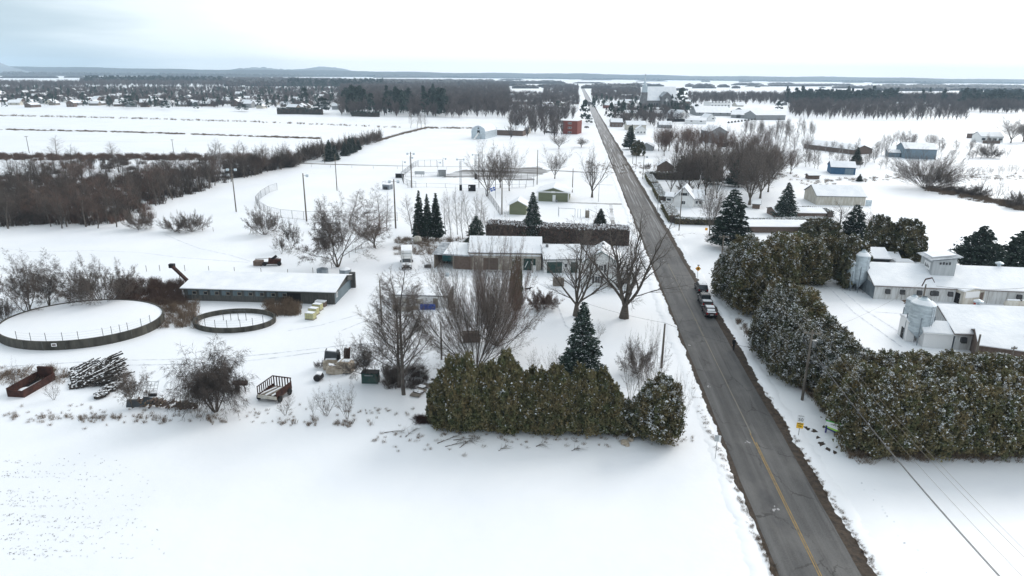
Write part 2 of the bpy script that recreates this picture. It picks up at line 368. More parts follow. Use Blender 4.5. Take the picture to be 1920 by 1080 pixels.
strip_local('centre_line', 114, 190, -.1, .06, .036, M['yellow_faded'], .03, .03, step=1, kind='structure')
# beyond the shoulder: snow banks thrown by the plough, broken lumps
def snow_bank(side):
    rr = random.Random(side); V = []; Fc = []; n = 6; s = 20; i = 0
    off0 = 4.7 if side < 0 else 4.0
    prev = None; a = 0
    while s < 420:
        a = a*.85 + rr.uniform(-1, 1)*.18; h = .07+.09*rr.random()+(.08 if s > 140 else 0); wdt = 1.5+rr.random()*.5
        row = []
        for k in range(n):
            t = k/(n-1); y = off0+a+.15*rr.random()+t*wdt; z = -.03+h*math.sin(math.pi*min(1, t*1.0))**.7*(1 if t < 1 else 0)
            row.append(len(V)); V.append((s, -y if side < 0 else y, z))
        if prev: Fc += [(prev[k], row[k], row[k+1], prev[k+1]) for k in range(n-1)]
        prev = row; s += .5 if s < 200 else 1.4
    o = MB().add(V, Fc).build('snow_bank', M['snow'], smooth=True, kind='structure'); o.location = RO; o.rotation_euler = (0, 0, rang)
snow_bank(-1); snow_bank(1)
def ribbon(name, pix, width, z, m, jag=0.0, step=2.0, **kw):
    """ribbon through ground points seen at the given pixels"""
    pts = [P(*q) for q in pix]; dense = []; rr = random.Random(len(pix))
    for a, b in zip(pts, pts[1:]):
        k = max(1, int((b-a).length/step))
        dense += [a.lerp(b, i/k) for i in range(k)]
    dense.append(pts[-1]); V = []; Fc = []
    for i, p in enumerate(dense):
        d = (dense[min(i+1, len(dense)-1)]-dense[max(i-1, 0)]).normalized(); q = Vector((-d.y, d.x, 0)); h = width/2
        V += [p+q*(h+rr.uniform(-1, 1)*jag)+Vector((0,0,z)), p-q*(h+rr.uniform(-1, 1)*jag)+Vector((0,0,z))]
        if i: k = 2*i; Fc.append((k-2, k, k+1, k-1))
    return MB().add(V, Fc).build(name, m, **(kw or dict(kind='structure')))
def patch(name, pix, z, m, jag=.4, **kw):
    pts = [P(*q) for q in pix]; rr = random.Random(name+str(pix[0])); V = []
    for a, b in zip(pts, pts[1:]+pts[:1]):
        k = max(1, int((b-a).length/max(jag*1.2, .25)))
        for i in range(k): q = a.lerp(b, i/k); V.append((q.x+rr.uniform(-1, 1)*jag, q.y+rr.uniform(-1, 1)*jag, z))
    me_bm = bmesh.new(); vs = [me_bm.verts.new(v) for v in V]; f = me_bm.faces.new(vs); bmesh.ops.triangulate(me_bm, faces=[f])
    me = bpy.data.meshes.new(name); me_bm.to_mesh(me); me_bm.free(); me.materials.append(m); o = link(name, me); tag(o, **(kw or dict(kind='structure')))
    if me.polygons and me.polygons[0].normal.z < 0: me.flip_normals()
    return o
# lanes, tracks, dirt patches
ribbon('farm_lane', [(0,291),(180,294),(420,301),(620,308),(745,311),(900,313),(1000,318),(1120,324)], 3.0, .006, M['lane_grey'], .3)
ribbon('driveway', [(1005,374),(1045,379),(1080,380),(1130,382),(1172,383)], 2.2, .008, M['lane_grey'], .3, step=1)
ribbon('driveway', [(1145,384),(1150,420)], 1.0, .010, M['lane_grey'], .15, step=1)
ribbon('footpath', [(1105,346),(1150,347)], 1.0, .008, M['lane_grey'], .15, step=1)
patch('car_park', [(838,326),(870,318),(995,322),(1000,338),(905,337),(885,333),(830,333)], .009, M['slush'], .8)
patch('car_park', [(965,316),(1010,312),(1030,322),(1000,332),(960,330)], .013, M['slush'], .8)
patch('mud_patch', [(1688,562),(1700,572),(1740,578),(1752,560)], .010, M['mud'], .3)
for off in (0, 6):
    ribbon('tyre_track', [(0,688+off*2),(200,676+off*1.6),(420,672+off*1.6),(520,662+off*1.4),(640,648+off),(760,640+off*.6)], .32, .007, M['track'], .06, step=.6)
ribbon('tyre_track', [(285,725),(300,712),(325,695),(332,688)], .35, .009, M['track'], .06, step=.5)
ribbon('tyre_track', [(305,735),(315,715),(345,700),(360,690)], .35, .009, M['track'], .06, step=.5)
ribbon('animal_track', [(0,465),(60,472),(170,470),(260,473),(330,482),(420,489),(470,492)], .35, .007, M['track_faint'], .1, step=.5)
ribbon('animal_track', [(310,440),(345,455),(375,466),(430,478),(470,490)], .35, .008, M['track_faint'], .1, step=.5)
ribbon('animal_track', [(0,238),(240,246),(480,252)], 1.2, .008, M['track_faint'], .3, step=3)
ribbon('animal_track', [(0,262),(260,266),(560,262)], 1.0, .008, M['track_faint'], .3, step=3)
# the cleared bare earth round the painted board
for i, (x, y, s_) in enumerate([(1512,803,5),(1526,808,5),(1534,820,5),(1540,832,6),(1552,842,4),(1578,838,4),(1596,848,7),(1606,840,5),(1566,848,3),(1545,800,3),(1590,828,3),(1602,852,5),(1620,846,4)]):
    patch('earth_patch', [(x-s_,y),(x-s_*.4,y-s_*.8),(x+s_*.7,y-s_*.5),(x+s_,y+s_*.3),(x,y+s_*.8)], .011+.003*(i % 3), M['earth'], .22)
# dug footprints in the right verge, as small hollow-looking trodden patches
for i, (x, y) in enumerate([(1616,906),(1620,919),(1638,938),(1654,950),(1659,962),(1676,978),(1684,1005),(1695,1018),(1721,1032),(1730,1066),(1737,1074),(1640,918),(1655,956),(1662,968)]):
    patch('footprint', [(x-2,y-1),(x+1,y-1.6),(x+2.4,y+.5),(x-.5,y+1.5)], .006, M['track'], .05)

# ---------------------------------------------------------------- far woods, hills
def far_strip(x0, x1, y0, y1, h, name='woodland', m='far_wood', seed=0, nx=None, jag=.55, kind='structure'):
    """a lumpy block of trees a long way off; y0 front edge, y1 back edge (pixels of its ground outline)"""
    r = np.random.default_rng(seed+int(x0)+int(y0*7)); nx = nx or max(8, int((x1-x0)/2.0)); rows = 5
    V = []; Fc = []
    for j in range(rows):
        t = j/(rows-1)
        for i in range(nx):
            x = x0+(x1-x0)*i/(nx-1); yy = (y0+(y1-y0)*t) if y1 > 130 else y0+(y1-y0)*t
            dd = ray(x+r.uniform(-.6, .6), yy); k_ = min(CAMH/max(-dd.z, 1e-6), 7600*(1+.01*j)/dd.y); q = Vector((dd.x*k_, dd.y*k_, 0))
            hh = h*(1-jag*r.random()**1.5)*min(1, .35+.16*min(i, nx-1-i))
            V.append((q.x, q.y, hh))
    for j in range(rows-1):
        for i in range(nx-1): a = j*nx+i; Fc.append((a, a+1, a+nx+1, a+nx))
    b = len(V)
    for i in range(nx): V.append((V[i][0], V[i][1], -.5))
    for i in range(nx-1): Fc.append((b+i, b+i+1, i+1, i))
    for i in (0, nx-1):
        k = len(V); V += [(V[j*nx+i][0], V[j*nx+i][1], -.5) for j in range(rows)]
        Fc += [(k+j, k+j+1, (j+1)*nx+i, j*nx+i) for j in range(rows-1)]
    return MB().add(V, Fc).build(name, M[m], kind=kind)
rr = random.Random(77)
far = [(0,560,142.5,138.5,26),(300,760,144.5,141.5,26),(700,915,146,143.5,24),(150,560,156,148,15),(420,880,162,153,15),(560,930,157,152.5,15),(880,1060,157.5,156,14),
 (915,1010,145,143.6,18),(1065,1115,149,146.5,16),(1130,1165,149.2,147.2,15),(1168,1210,149,147,15),(1215,1245,149,147,14),(1000,1120,145.5,144.5,20),(1100,1260,146,145,18),(1248,1370,146.6,145.4,18),
 (1440,1570,153.3,149.4,18),(1370,1470,147.8,146.4,18),(1560,1640,148.4,147.4,20),(1635,1920,156.5,150.5,22),(1440,1490,159,157.5,12),
 (1315,1331,153.5,151,14),(1385,1410,154.4,152.8,9),(1300,1340,163.6,161,12),(1180,1205,163,159.5,14),(1205,1245,162,160.5,9),(1285,1300,163,160,13),(1345,1368,164,162,13),
 (1372,1388,165.8,164,12),(1440,1560,162,160,9),(1620,1780,171,163,13),(1780,1920,170,166,11),(1700,1920,164,161,11),(1560,1640,166,163.5,10),(1490,1600,160.5,159.2,9),
 (0,150,139,137,16),(0,110,146.5,145,10),(120,160,146,144.5,10),(960,1010,166,164,10),(1030,1080,164,161,11),(1090,1180,166,163,11),(1140,1200,170,166,11),(1240,1290,170,168,7)]
for i, (x0, x1, y0, y1, h) in enumerate(far): far_strip(x0, x1, y0, y1, h, seed=i)
for i in range(46):     # scattered far tree lines among the white fields
    x = rr.uniform(930, 1900); y = rr.uniform(150, 166); ln = rr.uniform(8, 60)
    far_strip(x, x+ln, y, y-rr.uniform(.3, .8), rr.uniform(6, 11), seed=200+i)
def mountain(x0, x1, peak, dist, name, seed, prof):
    r = np.random.default_rng(seed); n = 60; V = []; Fc = []; rows = 7
    for j in range(rows):
        t = j/(rows-1); d = dist + 1100*t; sh = math.sin(math.pi*t)**.8
        for i in range(n):
            u = i/(n-1); x = x0+(x1-x0)*u; d0 = ray(x, 160); xx = d0.x/d0.y*d
            V.append((xx, d, -2+(peak*prof(u)*(sh))*(1+.05*r.normal()*(u*(1-u)*4))))
    for j in range(rows-1):
        for i in range(n-1): a = j*n+i; Fc.append((a, a+1, a+n+1, a+n))
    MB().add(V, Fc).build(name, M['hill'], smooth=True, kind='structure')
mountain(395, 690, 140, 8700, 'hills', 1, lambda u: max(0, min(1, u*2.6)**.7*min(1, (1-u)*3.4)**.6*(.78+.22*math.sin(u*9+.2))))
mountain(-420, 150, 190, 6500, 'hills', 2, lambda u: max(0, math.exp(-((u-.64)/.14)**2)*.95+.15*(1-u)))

def ridge():
    r = np.random.default_rng(8); V = []; Fc = []; n = 260; rows = 5
    for j in range(rows):
        t = j/(rows-1); d = 7700+900*t
        for i in range(n):
            x = -260+2440*i/(n-1); d0 = ray(x, 160); top = 74-22*min(1, max(0, x)/1500)+4*math.sin(x*.013)+3*math.sin(x*.041+1)
            V.append((d0.x/d0.y*d, d, -1+(top+r.uniform(-2, 2))*math.sin(math.pi*min(.94, t*.8+.0))**.8 if j else -1))
    for j in range(rows-1):
        for i in range(n-1): a = j*n+i; Fc.append((a, a+1, a+n+1, a+n))
    MB().add(V, Fc).build('hills', M['far_wood'], smooth=True, kind='structure')
ridge()
# more ruts and trodden lines in the farmyard and across the fields
for i, pix in enumerate([[(690,560),(720,520),(748,505)],[(700,566),(732,524),(757,507)],[(800,520),(840,515),(880,520),(960,522),(1010,515)],[(770,512),(800,530),(850,540),(930,545),(985,548)],[(640,620),(690,600),(705,575)],[(540,620),(600,610),(690,585)],
    [(1530,520),(1560,545),(1600,585),(1690,650)],[(1545,515),(1580,545),(1620,580),(1700,632)],[(1640,585),(1720,590),(1760,580),(1840,585)],[(1290,420),(1330,428),(1400,432)],[(1040,560),(1060,610),(1100,640)],[(1000,525),(1040,545),(1090,548)]]):
    ribbon('tyre_track', pix, .3, .006+.001*i, M['track_faint'], .07, step=.6)
# ================================================================ TREES: PROTOTYPES
def rot_about(v, axis, ang): return Matrix.Rotation(ang, 3, axis) @ v
class Tree:
    """bare tree grown by recursion: limbs go into one mesh, twigs into another"""
    def __init__(s, seed, H, cfg):
        s.r = random.Random(seed); s.c = cfg; s.trunk = MB(); s.tv = []; s.tf = []; s.H = H; s.lv = cfg['levels']
        n0 = cfg.get('stems', 1)
        for k in range(n0):
            sp = R_(cfg.get('stem_spread', 0))*(0.5+s.r.random()*.7) if n0 > 1 else R_(s.r.uniform(0, 3)); az = 2*math.pi*(k+s.r.random()*.6)/n0
            d = Vector((math.sin(sp)*math.cos(az), math.sin(sp)*math.sin(az), math.cos(sp)))
            rad = cfg['r0']*H*(1 if n0 == 1 else s.r.uniform(.5, 1))
            s.grow(Vector((d.x*.2, d.y*.2, -.1)), d, H*cfg['l0']*(1 if n0 == 1 else s.r.uniform(.75, 1.05)), rad, 0)
    def grow(s, p, d, L, r, lvl):
        c = s.c; R = s.r
        if lvl >= s.lv:      # twig: three-sided spike
            a = d.orthogonal().normalized(); b = d.cross(a); k = len(s.tv); mid = r
            for i in range(3): t = 2.09*i; q = p+a*(mid*math.cos(t))+b*(mid*math.sin(t)); s.tv.append((q.x, q.y, q.z))
            e = p+d*L; s.tv.append((e.x, e.y, e.z)); s.tf += [(k, k+1, k+3), (k+1, k+2, k+3), (k+2, k, k+3)]; return
        ns = c['seg'][min(lvl, len(c['seg'])-1)]; pts = [p.copy()]; rad = [r]; q = p.copy(); dd = d.copy(); taper = c.get('taper', .35)
        wob = c['wob'][min(lvl, len(c['wob'])-1)]; trop = c['trop'][min(lvl, len(c['trop'])-1)]
        dirs = []
        for i in range(ns):
            dd = (dd + Vector((R.gauss(0, wob), R.gauss(0, wob), R.gauss(0, wob)*.6)) + Vector((0, 0, trop))).normalized()
            q = q + dd*(L/ns); pts.append(q.copy()); dirs.append(dd.copy()); rad.append(r*(1-(1-taper)*(i+1)/ns))
        n = [7, 5, 4, 3, 3, 3][min(lvl, 5)]
        if lvl <= c.get('trunk_lv', 1): s.trunk.chain(pts, rad, n, False)
        else:
            mb = MB(); mb.chain(pts, rad, 3, False); k = len(s.tv); s.tv += mb.v
            for f in mb.f: s.tf += [(f[0]+k, f[1]+k, f[2]+k), (f[0]+k, f[2]+k, f[3]+k)]
        nc = c['n'][min(lvl, len(c['n'])-1)]; t0 = c['t0'][min(lvl, len(c['t0'])-1)]; sp0, sp1 = c['sp'][min(lvl, len(c['sp'])-1)]
        lr = c['lr'][min(lvl, len(c['lr'])-1)]; az = R.random()*6.28
        for k in range(nc):
            t = t0+(1-t0)*((k+R.random()*.8)/nc); t = min(t, .999); i = min(int(t*ns), ns-1); fr = t*ns-i
            pos = pts[i].lerp(pts[i+1], fr); dr = dirs[i]; az += 2.4+R.uniform(-.5, .5)
            sp = R_(R.uniform(sp0, sp1)); ax = rot_about(dr.orthogonal().normalized(), dr, az); nd = rot_about(dr, ax, sp)
            fall = c.get('fall', .5); ln = L*lr*(1-fall*(t-t0)/(1-t0+1e-6))*R.uniform(.75, 1.15)
            rr_ = (rad[i]+(rad[i+1]-rad[i])*fr)*c.get('rr', .62)
            if lvl+1 >= s.lv: rr_ = c.get('tw', .022); ln = max(ln, c.get('tl', .5))
            s.grow(pos, nd, ln, rr_, lvl+1)
        # continuing leader
        s.grow(pts[-1], dirs[-1], L*lr*.8, rad[-1] if lvl+1 < s.lv else c.get('tw', .022), lvl+1)
    def obj(s, name, mt, mw, label=None, cat='tree', split=True):
        V = np.array(s.tv+s.trunk.v); 
        root = empty(name); root['category'] = cat
        hi = np.percentile(V[:, 2], 99.3); wd = (np.percentile(np.abs(V[:, 0]), 97)+np.percentile(np.abs(V[:, 1]), 97))
        s.trunk.build('trunk', mt, root, smooth=True)
        link('crown', np_mesh('crown', np.array(s.tv), s.tf, mw), root)
        root['_h'] = float(hi); root['_w'] = float(wd); PROTO.append(root); return root
MAPLE = dict(levels=5, l0=.17, r0=.027, seg=[2,7,5,3,2], wob=[.04,.10,.12,.16,.2], trop=[.1,.11,.07,.03,0], n=[7,7,4,3,3], t0=[.55,.18,.2,.2,.2], sp=[(12,44),(16,40),(18,42),(20,50),(25,55)], lr=[4.0,.46,.52,.5,.55], fall=.5, rr=.64, tw=.010, tl=.5, trunk_lv=2)
POPLAR = dict(levels=4, l0=.86, r0=.0095, seg=[7,6,3,2], wob=[.02,.05,.08,.12], trop=[.05,.13,.10,.05], n=[24,9,5,4], t0=[.18,.2,.2,.2], sp=[(26,46),(14,32),(18,40),(20,45)], lr=[.46,.42,.45,.5], fall=.6, rr=.42, tw=.011, tl=.5, trunk_lv=1)
BUSH = dict(levels=4, l0=.92, r0=.009, stems=20, stem_spread=66, seg=[6,4,3,2], wob=[.07,.10,.12,.15], trop=[.06,.05,.03,.02], n=[9,6,4,3], t0=[.25,.2,.2,.2], sp=[(16,42),(18,42),(25,50),(25,50)], lr=[.40,.45,.5,.5], fall=.5, rr=.55, tw=.009, tl=.3, trunk_lv=0)
BIGVASE = dict(levels=4, l0=.85, r0=.0062, stems=25, stem_spread=66, seg=[7,5,4,2], wob=[.05,.06,.08,.12], trop=[.05,.05,.04,.02], n=[12,6,4,4], t0=[.22,.2,.2,.2], sp=[(12,32),(14,34),(18,40),(25,50)], lr=[.42,.48,.5,.5], fall=.5, rr=.55, tw=.011, tl=.5, trunk_lv=1)
BIRCH = dict(levels=3, l0=.92, r0=.0075, seg=[8,4,2], wob=[.03,.08,.12], trop=[.04,.10,.04], n=[30,6,5], t0=[.2,.2,.1], sp=[(22,42),(16,38),(20,50)], lr=[.24,.45,.5], fall=.55, rr=.4, tw=.009, tl=.35, trunk_lv=0)
SAPLING = dict(levels=3, l0=.8, r0=.006, stems=5, stem_spread=22, seg=[6,4,2], wob=[.04,.08,.12], trop=[.04,.08,.02], n=[10,4,3], t0=[.15,.2,.1], sp=[(20,42),(18,40),(20,50)], lr=[.4,.45,.6], fall=.5, rr=.5, tw=.008, tl=.25, trunk_lv=0)
APPLE = dict(levels=5, l0=.24, r0=.017, stems=3, stem_spread=36, seg=[3,6,5,4,2], wob=[.08,.12,.15,.18,.2], trop=[.08,.03,.02,-.01,-.03], n=[5,7,5,4,3], t0=[.45,.2,.2,.15,.1], sp=[(22,52),(25,50),(26,55),(25,55),(25,60)], lr=[2.5,.50,.48,.5,.6], rr=.56, tw=.010, tl=.35, trunk_lv=2)
WEEP = dict(levels=4, l0=.4, r0=.011, stems=7, stem_spread=32, seg=[4,6,6,4], wob=[.08,.10,.10,.1], trop=[.08,.0,-.12,-.3], n=[7,8,6,4], t0=[.3,.15,.1,.05], sp=[(20,50),(26,60),(30,60),(20,50)], lr=[1.1,.5,.5,.6], fall=.4, rr=.5, tw=.009, tl=.5, trunk_lv=1)
WOOD = dict(levels=3, l0=.85, r0=.010, seg=[6,4,2], wob=[.035,.08,.14], trop=[.05,.12,.06], n=[18,7,5], t0=[.2,.2,.1], sp=[(18,38),(16,36),(22,48)], lr=[.42,.48,.55], fall=.5, rr=.42, tw=.011, tl=.6, trunk_lv=1)
SPREAD = dict(levels=4, l0=.18, r0=.017, seg=[2,7,5,3], wob=[.04,.08,.10,.14], trop=[.1,.09,.06,.02], n=[9,9,6,4], t0=[.5,.18,.2,.1], sp=[(12,44),(16,38),(20,44),(25,55)], lr=[4.0,.45,.5,.55], rr=.52, tw=.019, tl=.6, trunk_lv=1)
TR = {}
def mk(key, cfg, seeds, H, name, mt, mw): TR[key] = [Tree(sd_, H, cfg).obj(name, M[mt], M[mw]) for sd_ in seeds]
mk('maple', MAPLE, (11, 12), 17, 'maple_tree', 'bark_dark', 'twig')
mk('poplar', POPLAR, (21,), 17, 'poplar_tree', 'bark', 'twig')
mk('vase', BIGVASE, (31, 32), 17, 'bare_tree', 'bark', 'twig')
mk('vasered', BIGVASE, (33,), 17, 'bare_tree', 'bark', 'twig_red')
mk('bush', BUSH, (41, 42), 5, 'bare_bush', 'bark_dark', 'twig')
mk('bushdark', BUSH, (43,), 3, 'bare_bush', 'twig_dark', 'twig_red')
mk('birch', BIRCH, (51, 52, 53), 11, 'birch_tree', 'twig_pale', 'twig_pale')
mk('sapling', SAPLING, (61, 62), 5, 'bare_sapling', 'bark', 'twig')
mk('apple', APPLE, (71, 72), 9, 'bare_tree', 'bark_dark', 'twig')
mk('weep', WEEP, (81,), 7, 'weeping_tree', 'bark_dark', 'twig_dark')
mk('wood', WOOD, (91, 92, 93, 94), 11, 'woodland_tree', 'bark', 'twig_dark')
mk('woodbrown', WOOD, (97, 98), 11, 'woodland_tree', 'bark', 'twig_red')
mk('spread', SPREAD, (101, 102, 103), 13, 'bare_tree', 'bark_dark', 'twig')
mk('spreadred', SPREAD, (104, 105), 13, 'bare_tree', 'bark_dark', 'twig_red')
mk('aspen', WOOD, (95, 96), 9, 'bare_sapling', 'twig_pale', 'twig')

def tris_from(C0, size, r, up=None, aspect=1.0):
    """random little triangles centred on C0; up: preferred direction (n,3) for the long axis"""
    n = len(C0); a = r.normal(size=(n, 3))
    if up is not None: a = a*.45+up
    a /= np.linalg.norm(a, axis=1)[:, None]; b = r.normal(size=(n, 3)); b -= (b*a).sum(1)[:, None]*a; b /= np.linalg.norm(b, axis=1)[:, None]
    s = (size*(.6+.8*r.random(n)))[:, None]
    V = np.stack([C0-b*s*.5-a*s*.35*aspect, C0+b*s*.5-a*s*.35*aspect, C0+a*s*.75*aspect], 1).reshape(-1, 3)
    return V, np.arange(3*n).reshape(-1, 3)
def conifer(seed, H, Rad, leaf, nb, per, snow, name, mneedle='needle', z0=.06, power=.9, droop=.25, up=.0, ragged=.15):
    r = np.random.default_rng(seed); root = empty(name); root['category'] = 'tree'
    MB().chain([(0,0,-.2),(0,0,H*.5),(0,0,H*.97)], [H*.018, H*.011, .02], 6, False).build('trunk', M['bark_dark'], root, smooth=True)
    C0 = []; D = []; out = []
    nw = nb
    for k in range(nw):
        t = (k+.5)/nw; z = H*(z0+(1-z0)*t); rad = Rad*((1-t)**power)*(.35+.65*min(1, (t+.08)*6))+.12
        m = max(4, int(5+7*(1-t)))
        for j in range(m):
            az = 2*math.pi*(j+r.random())/m; L = rad*(1-ragged+2*ragged*r.random()); d = np.array([math.cos(az), math.sin(az), 0])
            q = max(3, int(per*(L/Rad)**.8)); s = np.sqrt(r.random(q))*.92+.08
            rise = up*L*s - droop*L*s**1.6 + (.12*L*s**4)
            pos = d[None, :]*(L*s)[:, None]; side = np.array([-d[1], d[0], 0])
            pos = pos + side[None, :]*(r.normal(size=q)*.16*L*(.35+s))[:, None]; pos[:, 2] = z+rise+r.normal(size=q)*.05
            C0.append(pos); dd = np.tile(d, (q, 1)); dd[:, 2] = -.15; D.append(dd); out.append(s)
    C0 = np.concatenate(C0); D = np.concatenate(D); out = np.concatenate(out)
    V, T = tris_from(C0, leaf, r, D, 1.25)
    sn = (r.random(len(C0)) < snow*(.3+out)); C1 = C0[sn]+np.array([0, 0, leaf*.16]); V2, T2 = tris_from(C1, leaf*.75, r)
    V2 = V2.reshape(-1, 3, 3); V2[:, :, 2] = C1[:, None, 2]+(V2[:, :, 2]-C1[:, None, 2])*.3; V2 = V2.reshape(-1, 3)
    mi = np.concatenate([np.zeros(len(T)), np.ones(len(T2))]); Vall = np.concatenate([V, V2]); Tall = np.concatenate([T, T2+len(V)])
    link('crown', np_mesh('crown', Vall, Tall, [M[mneedle], M['snow_clump']], mi), root)
    root['_h'] = H; root['_w'] = 2*Rad; PROTO.append(root); return root
TR['spruce'] = [conifer(s, 11, 2.6, .3, 27, 52, .34, 'spruce_tree', ragged=.3, droop=.34) for s in (1, 2)]
TR['spruce_slim'] = [conifer(s, 12.5, 1.7, .32, 30, 26, .12, 'spruce_tree', ragged=.32) for s in (3, 4, 13)]
TR['spruce_wide'] = [conifer(s, 11, 5.2, .42, 22, 64, .05, 'spruce_tree', up=.42, droop=.2, ragged=.35, power=.75) for s in (5,)]
TR['pine'] = [conifer(s, 15, 3.2, .7, 13, 22, .03, 'pine_tree', mneedle='pine', z0=.25, power=.55, up=.3, droop=.1, ragged=.4) for s in (6, 7, 8)]
TR['scrag'] = [conifer(s, 12, 3.0, .42, 20, 34, .14, 'spruce_tree', z0=.12, power=.6, up=-.02, droop=.3, ragged=.35) for s in (9,)]
def cedar(seed, H, Rad, leaf, n, snow, name='cedar_tree', mt='cedar', base=.07, K=7, lead=.5):
    """dense crown: several upright leaders close together, each a rough flame of small sprays"""
    r = np.random.default_rng(seed); root = empty(name); root['category'] = 'tree'
    mb = MB()
    for k in range(4): a = r.random()*6.28; mb.chain([(.15*math.cos(a), .15*math.sin(a), -.2), (.35*math.cos(a), .35*math.sin(a), H*.35), (.4*math.cos(a), .4*math.sin(a), H*.7)], [.11, .08, .03], 5, False)
    mb.build('trunk', M['bark_dark'], root, smooth=True)
    C0 = []; D = []; sn = []; per = 60; ns_ = n//per
    L = [(0, 0, 1.0, lead*1.15)]+[(math.cos(6.28*(k+r.random()*.5)/(K-1))*Rad*(1-lead)*r.uniform(.75, 1.05), math.sin(6.28*(k+r.random()*.5)/(K-1))*Rad*(1-lead)*r.uniform(.75, 1.05), r.uniform(.68, .97), lead*r.uniform(.8, 1.15)) for k in range(K-1)]
    for i in range(ns_):
        cx, cy, hf, rf = L[r.integers(len(L))]; t = r.random()**.85; a = r.random()*6.28
        rr_ = Rad*rf*(1-t**2.2)**.7*(.55+.45*min(1, t*5))*r.uniform(.72, 1.08); z0 = H*hf*(base+(1-base)*t)
        c = np.array([cx+math.cos(a)*rr_, cy+math.sin(a)*rr_, z0]); lean = np.array([math.cos(a)*.28, math.sin(a)*.28, 1.0]); hh = H*.14*r.uniform(.6, 1.5); ww = Rad*.115*r.uniform(.6, 1.3)
        u = r.random(per); g = r.normal(size=(per, 3))*np.array([ww, ww, .04]); pos = c+lean[None]*((u-.35)*hh)[:, None]+g*(1-.75*u)[:, None]
        C0.append(pos); D.append(np.tile(lean, (per, 1))); p_ = snow*(2.6 if r.random() < .3 else .35)*(.4+.75*t); sn.append(r.random(per) < p_*(.35+1.3*u))
    C0 = np.concatenate(C0); D = np.concatenate(D); sn = np.concatenate(sn); C0[:, 2] = np.maximum(C0[:, 2], .25)
    V, T = tris_from(C0, leaf, r, D, 1.7); C1 = C0[sn]+np.array([0, 0, leaf*.1]); V2, T2 = tris_from(C1, leaf*1.05, r)
    mi = np.concatenate([np.zeros(len(T)), np.ones(len(T2))])
    link('crown', np_mesh('crown', np.concatenate([V, V2]), np.concatenate([T, T2+len(V)]), [M[mt], M['snow_clump']], mi), root)
    root['_h'] = H*1.03; root['_w'] = 2*Rad; PROTO.append(root); return root
TR['cedar'] = [cedar(s, 8, 1.9, .16, 23000, .06, K=4, lead=.55) for s in (1, 2, 3)]
TR['cedarbig'] = [cedar(s, 11, 3.3, .21, 32000, .26) for s in (4, 5, 6)]
TR['cedarbigbrown'] = [cedar(s, 11, 3.3, .21, 31000, .16) for s in (7, 8)]
TR['cedarsnow'] = [cedar(s, 11, 3.3, .22, 28000, .75, mt='cedar_dark') for s in (9, 10)]
TR['cedardark'] = [cedar(s, 7, 2.6, .25, 13000, .14, mt='cedar_dark', K=5) for s in (11, 12)]
CNT = {}
def T(kind, x, y, top, wpx, label, group=None, rz=None, name=None, tx=None, cat=None):
    """stand a tree with its foot at ground pixel (x,y), reaching up to pixel row `top`, wpx pixels wide"""
    k = CNT.get(kind, 0); CNT[kind] = k+1; pr = TR[kind][k % len(TR[kind])]; p = P(x, y); h = HT(x, y, top, tx); wd = WD(x, y, wpx)
    sx = wd/pr['_w']; sz = h/pr['_h']
    r = dup(pr, p, (k*2.39) % 6.28 if rz is None else rz, (sx, sx, sz), label, cat, group)
    del r['_h']; del r['_w']
    if name: r.name = name
    return r
def tree_at(kind, q, h, w_, label, group, cat=None):
    k = CNT.get(kind, 0); CNT[kind] = k+1; pr = TR[kind][k % len(TR[kind])]
    r = dup(pr, q, (k*2.39) % 6.28, (w_/pr['_w'],)*2+(h/pr['_h'],), label, cat, group); del r['_h']; del r['_w']; return r
# ================================================================ BUILDINGS
def window(par, face_fn, u, z, w_, h_, mframe='white_paint', mglass='glass', bars=0, deep=.05):
    """face_fn(u, off, z) maps wall coordinates to the building's local space"""
    def bx(mb, u0, u1, o0, o1, z0, z1):
        vs = [face_fn(a, o, c) for c in (z0, z1) for a, o in ((u0, o0), (u1, o0), (u1, o1), (u0, o1))]
        mb.add(vs, [(0,3,2,1),(4,5,6,7),(0,1,5,4),(1,2,6,5),(2,3,7,6),(3,0,4,7)])
    t = min(.09, w_*.12); mb = MB()
    bx(mb, u-w_/2, u+w_/2, -.05, deep, z+h_/2-t, z+h_/2); bx(mb, u-w_/2, u+w_/2, -.05, deep+.02, z-h_/2, z-h_/2+t)
    bx(mb, u-w_/2, u-w_/2+t, -.05, deep-.003, z-h_/2+t, z+h_/2-t); bx(mb, u+w_/2-t, u+w_/2, -.05, deep-.003, z-h_/2+t, z+h_/2-t)
    for k in range(bars): uu = u-w_/2+w_*(k+1)/(bars+1); bx(mb, uu-.025, uu+.025, -.05, deep-.006, z-h_/2+t, z+h_/2-t)
    f = mb.build('window', M[mframe], par); g = MB(); bx(g, u-w_/2+t*.5, u+w_/2-t*.5, -.04, .012, z-h_/2+t*.5, z+h_/2-t*.5)
    g.build('pane', M[mglass], f); return f
def frame(A, B): a = P(*A); b = P(*B); return a, math.atan2((b-a).y, (b-a).x), (b-a).length
